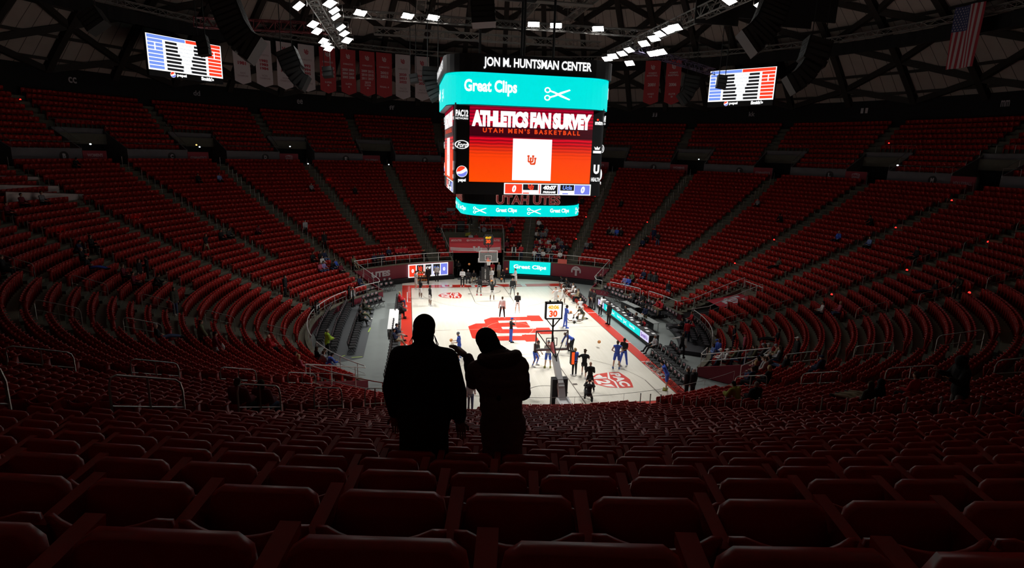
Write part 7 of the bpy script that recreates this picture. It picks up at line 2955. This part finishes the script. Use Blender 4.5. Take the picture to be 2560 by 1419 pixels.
# --- left silhouette
J = joints(lean=.03, la=((-.30, .05, -1), (.05, .12, -1)), ra=((.30, .0, -1), (.10, .06, -1)), ll=((-.10, .0, -1), (-.06, 0, -1)), rl=((.10, .0, -1), (.06, 0, -1)), sh=.19)
hu, rt, fw = J['hu'], J['right'], J['fwd']
F = np.stack([rt, fw, hu], 1)
H = J['H']
m_ = MB()
torso_shape(m_, J, .035, 1.18, .16)
m_.ell(J['P'] + V3(0, 0, .02), .215, .165, .17, 14, 9)
m_.ell(J['C'], .225, .165, .24, 14, 9)
cap(m_, J['N'] - J['up'] * .06, J['N'] + J['up'] * .055, .105, .088, 12)
cap(m_, J['N'] + rt * .06 + J['up'] * .035, J['N'] + rt * .15 + J['up'] * .005, .022, .012)
for s_ in 'LR':
    cap(m_, J[s_ + 'S'], J[s_ + 'E'], .098, .082, 12)
    cap(m_, J[s_ + 'E'], J[s_ + 'Wr'] + J[s_ + 'hd'] * -.02, .082, .058, 12)
vs, fs = remesh(m_, .016, 3)
jk = MB().add(vs, fs)
vs, fs = remesh((lambda q: (q.ell(H + hu * .045 - fw * .012, .092, .108, .098, 14, 10, F), q.ell(H - hu * .02 - fw * .045, .090, .078, .115, 14, 10, F), q.ell(H - hu * .115 - fw * .05, .070, .058, .09, 12, 9, F),
                              q.ell(H + hu * .12 - fw * .03, .045, .045, .03, 8, 6, F))[0])(MB()), .012, 2)
hr = MB().add(vs, fs)
for k in range(7):
    sg = 1 if k % 3 else -1
    p0 = H - hu * .03 + rt * sg * .085 - fw * .02
    hr.tube([p0, p0 - hu * .07 + rt * sg * (.012 + .004 * k), p0 - hu * (.14 + .012 * k) + rt * sg * (.008 + .007 * (k % 4))], [.003, .0022, .001], 4)
J_ = J
tr = MB()
tr.ell(J['P'] - V3(0, 0, .03), .185, .14, .15, 12, 9)
for s_ in 'LR':
    cap(tr, J[s_ + 'Hp'], J[s_ + 'K'], .115, .082, 12)
    cap(tr, J[s_ + 'K'], J[s_ + 'A'], .082, .066, 12)
vs, fs = remesh(tr, .016, 2)
tr = MB().add(vs, fs)
JF = 29
rF = rb(JF) - .50
SF = 1.06
azF = find_az(rF, T(JF) + 1.75, 1060)
fore('person in bulky black jacket with hair tied back, left one of the two silhouettes', pol(rF, azF, T(JF)), azF + 180 + 3, SF, J,
     [('jacket', jk, M_blackcoat), ('hair', hr, cm('k', 'hair')), ('trousers', tr, M_jeansd), ('shoes', shoe_mesh(J), M_jeansd)])
# --- right silhouette: woman in long quilted coat leaning over and pointing
J = joints(lean=.16, side=-.10, la=((-.12, .75, -.70), (-.30, .15, .95), (-.75, .25, .55)), ra=((.20, .25, -1), (-.25, .7, -.5)), ll=((-.06, .0, -1), (-.03, 0, -1)), rl=((.08, .0, -1), (.04, 0, -1)), head=(.05, -.42), sh=.175)
hu = J['hu']
rt = unit(J['right'] - hu * np.dot(J['right'], hu))
fw = np.cross(hu, rt)
F = np.stack([rt, fw, hu], 1)
H = J['H']
m_ = MB()
torso_shape(m_, J, .035, 1.08, .1)
m_.ell(J['C'] + J['up'] * .02 + J['right'] * .03, .205, .165, .25, 14, 9)
cap(m_, J['W'], J['P'] - V3(0, 0, .16), .170, .185, 14)
cap(m_, J['P'] - V3(0, 0, .10), J['P'] - V3(-.01, 0, .36), .185, .165, 14)
for s_ in 'LR':
    cap(m_, J[s_ + 'S'], J[s_ + 'E'], .088, .074, 12)
    cap(m_, J[s_ + 'E'], J[s_ + 'Wr'] - J[s_ + 'hd'] * .03, .074, .050, 12)
vs, fs = remesh(m_, .016, 3)
# quilting: narrow horizontal channels over the coat
vs = np.array(vs)
ctr = vs.mean(0)
for i in range(len(vs)):
    d = vs[i] - np.array([J['P'][0], J['P'][1], vs[i][2]])
    vs[i] += unit(d) * .008 * abs(math.sin(vs[i][2] * 34))
ct = MB().add(vs, fs)
hd = MB()
hd.ell(J['N'] + J['up'] * .02 - J['fwd'] * .055 + J['right'] * .02, .165, .115, .105, 14, 9)
for k in range(16):
    a = math.radians(-200 + 220 * k / 15)
    hd.ell(J['N'] + J['up'] * .045 + J['right'] * (.02 + .150 * math.cos(a)) + J['fwd'] * (-.05 + .105 * math.sin(a)), .052, .052, .055, 8, 6)
vs, fs = remesh(hd, .015, 2)
hd = MB().add(vs, fs)
ht = MB()
ht.ell(H + hu * .055 - fw * .01, .098, .112, .105, 14, 10, F)
ht.ell(H + hu * .0 - fw * .03, .098, .098, .10, 14, 10, F)
ht.ell(H - hu * .10 - fw * .045 + rt * .02, .085, .06, .11, 12, 9, F)
vs, fs = remesh(ht, .013, 2)
ht = MB().add(vs, fs)
for k in range(3):
    p0 = H - hu * .05 + rt * .09 - fw * .02
    ht.tube([p0, p0 - hu * .07 + rt * (.02 + .012 * k), p0 - hu * .13 + rt * (.02 + .03 * k)], [.004, .003, .0015], 4)
tr = MB()
for s_ in 'LR':
    cap(tr, J[s_ + 'Hp'], J[s_ + 'K'], .088, .062, 12)
    cap(tr, J[s_ + 'K'], J[s_ + 'A'], .060, .044, 12)
vs, fs = remesh(tr, .016, 1)
tr = MB().add(vs, fs)
pk = MB()
pk.ell(J['C'] - J['fwd'] * .185 - J['right'] * .02 - J['up'] * .10, .022, .012, .026, 10, 8)
SF2 = 1.00
azG = find_az(rF, T(JF) + 1.65, 1262)
fore('woman in long quilted coat and knit hat pointing, right one of the two silhouettes', pol(rF, azG, T(JF)), azG + 180 - 4, SF2, J,
     [('coat', ct, M_pinkcoat), ('fur_hood', hd, mat('dusky_fur_hood', (.12, .07, .065), .9, noise=.3, nscale=60, bump=.6)), ('knit_hat', ht, mat('black_knit', (.012, .011, .012), .9, noise=.3, nscale=80, bump=.4)),
      ('leggings', tr, M_jeansd), ('coat_badge', pk, M_black), ('shoes', shoe_mesh(J), M_jeansd)])
# --- hooded dark figure at the right
J = joints(lean=.16, side=-.08, la=((-.2, .45, -.9), (.1, .9, .35)), ra=((.2, .45, -.9), (-.1, .9, .35)), ll=((-.12, .25, -1), (-.05, -.3, -1)), rl=((.1, .05, -1), (.05, -.15, -1)), head=(.15, 0))
hu = J['hu']
F = np.stack([J['right'], J['fwd'], J['up']], 1)
m_ = MB()
torso_shape(m_, J, .04, 1.2, .14)
m_.ell(J['C'], .23, .19, .26, 12, 9)
for s_ in 'LR':
    cap(m_, J[s_ + 'S'], J[s_ + 'E'], .10, .085, 12)
    cap(m_, J[s_ + 'E'], J[s_ + 'Wr'], .085, .06, 12)
vs, fs = remesh(m_, .02, 3)
jk = MB().add(vs, fs)
hh = MB()
hh.ell(J['H'] + hu * .02 - J['fwd'] * .02, .135, .145, .155, 12, 9, F)
hh.ell(J['H'] - hu * .13 - J['fwd'] * .03, .155, .14, .12, 12, 9, F)
vs, fs = remesh(hh, .02, 2)
hh = MB().add(vs, fs)
tr = leg_mesh(J, 'pants', .022)
azR = find_az(rb(20) - .4, T(20) + 1.2, 2405, 160, 180)
fore('large dark hooded figure standing at right with hands raised and pale trousers', pol(rb(20) - .4, azR, T(20)), azR + 180 - 62, 1.06, J,
     [('jacket', jk, M_blackcoat), ('hood', hh, M_blackcoat), ('trousers', tr, mat('pale_trousers', (.20, .19, .185), .8)), ('shoes', shoe_mesh(J), M_jeansd)])
# --- loose things by the crowd
H_ = hit_bowl(556, 868, .6)
t = thing('plastic_bag', 'white plastic bag carried by the man in maroon at lower left', 'bag', tuple(np.array(H_[0])))
m_ = MB()
vs, fs = remesh((lambda q: (q.ell((0, 0, 0), .14, .09, .19, 10, 8), q.ell((0, 0, .17), .06, .04, .10, 8, 6))[0])(MB()), .03, 2)
m_.add(vs, fs)
m_.build('bag_body', mat('bag_white', (.7, .68, .66), .6), t, True)
for k, (px, py) in enumerate([(1127, 529), (1158, 531)]):
    P = hit_bowl(px, py, .5)[0]
    t = thing('equipment_case', 'grey equipment case among the band seats, %s of two' % ['left', 'right'][k], 'case', tuple(P), 0, 'grey cases in the band rows')
    m_ = MB()
    m_.box(-.5, .5, -.3, .3, -.5, .35)
    m_.build('case_body', mat('case_grey', (.16, .17, .21), .5), t)
    m_ = MB()
    m_.box(-.52, .52, -.32, .32, .30, .45)
    m_.build('case_lid', mat('case_lid_grey', (.20, .21, .25), .5), t)
P = hit_bowl(1152, 577, .1)[0]
t = thing('loudspeaker', 'black loudspeaker standing above the left end of the tunnel platform', 'speaker', tuple(P))
m_ = MB()
m_.hexa([(-.42, -.35, 0), (.42, -.35, 0), (.42, .35, 0), (-.42, .35, 0), (-.42, -.30, 1.2), (.42, -.30, 1.2), (.42, .3, 1.2), (-.42, .3, 1.2)])
m_.build('cabinet', M_spk, t)
m_ = MB()
m_.poly(disc_pts(0, .35, .28, .28, 18), lambda a, b_, c: (a, -.36, b_))
m_.poly(disc_pts(0, .88, .16, .16, 14), lambda a, b_, c: (a, -.345, b_))
m_.build('cones', M_spkg, t)
P = pol(25.6, 2.6, T(12))
t = thing('drum_kit', 'drum kit of the band behind the platform rail above the tunnel', 'drum kit', tuple(P))
m_ = MB()
m_.tube([(0, -.2, .32), (0, .2, .32)], .30, 16)
m_.build('bass_drum', mat('drum_shell', (.35, .36, .40), .4), t)
for k, (x, y, z, r, h) in enumerate(((-.55, .1, .55, .18, .16), (.6, .15, .45, .22, .36), (-.2, .1, .78, .15, .2), (.22, .1, .78, .15, .2))):
    m_ = MB()
    m_.tube([(x, y, z - h / 2), (x, y, z + h / 2)], r, 14)
    m_.build('tom_drum', MATS['drum_shell'], t)
for x, y, z in ((-.7, .3, 1.05), (.75, .3, 1.1)):
    m_ = MB()
    m_.tube([(x, y, z), (x, y, z + .015)], .24, 16)
    m_.tube([(x, y, 0), (x, y, z)], .012, 5)
    m_.build('cymbal', mat('brass', (.55, .40, .12), .3, metal=.9), t)
o = MB()
H_ = np.array([-.85, 24.8, 3.75])
o.hexa([(-.35, 0, 0), (.4, 0, .08), (.4, .03, .08), (-.35, .03, 0), (-.3, 0, .35), (.35, 0, .5), (.35, .03, .5), (-.3, .03, .35)])
ob = o.build('banner', mat('yellow_cloth', (.50, .48, .08), .8))
ob.location = tuple(H_)
tag(ob, 'folded yellow cloth hanging on the platform rail above the tunnel', 'cloth')
H_ = hit_bowl(1328, 655, .35)
ob = MB().box(-.5, .5, -.02, .02, 0, .5).build('banner', M_red)
ob.location = tuple(on_cyl(1406, 652, RW - .15) - np.array([0, 0, .3]))
ob.rotation_euler = (0, 0, -math.radians(24))
tag(ob, 'small red cloth hung on the rail in front of the far right crowd', 'cloth')
build_seats()
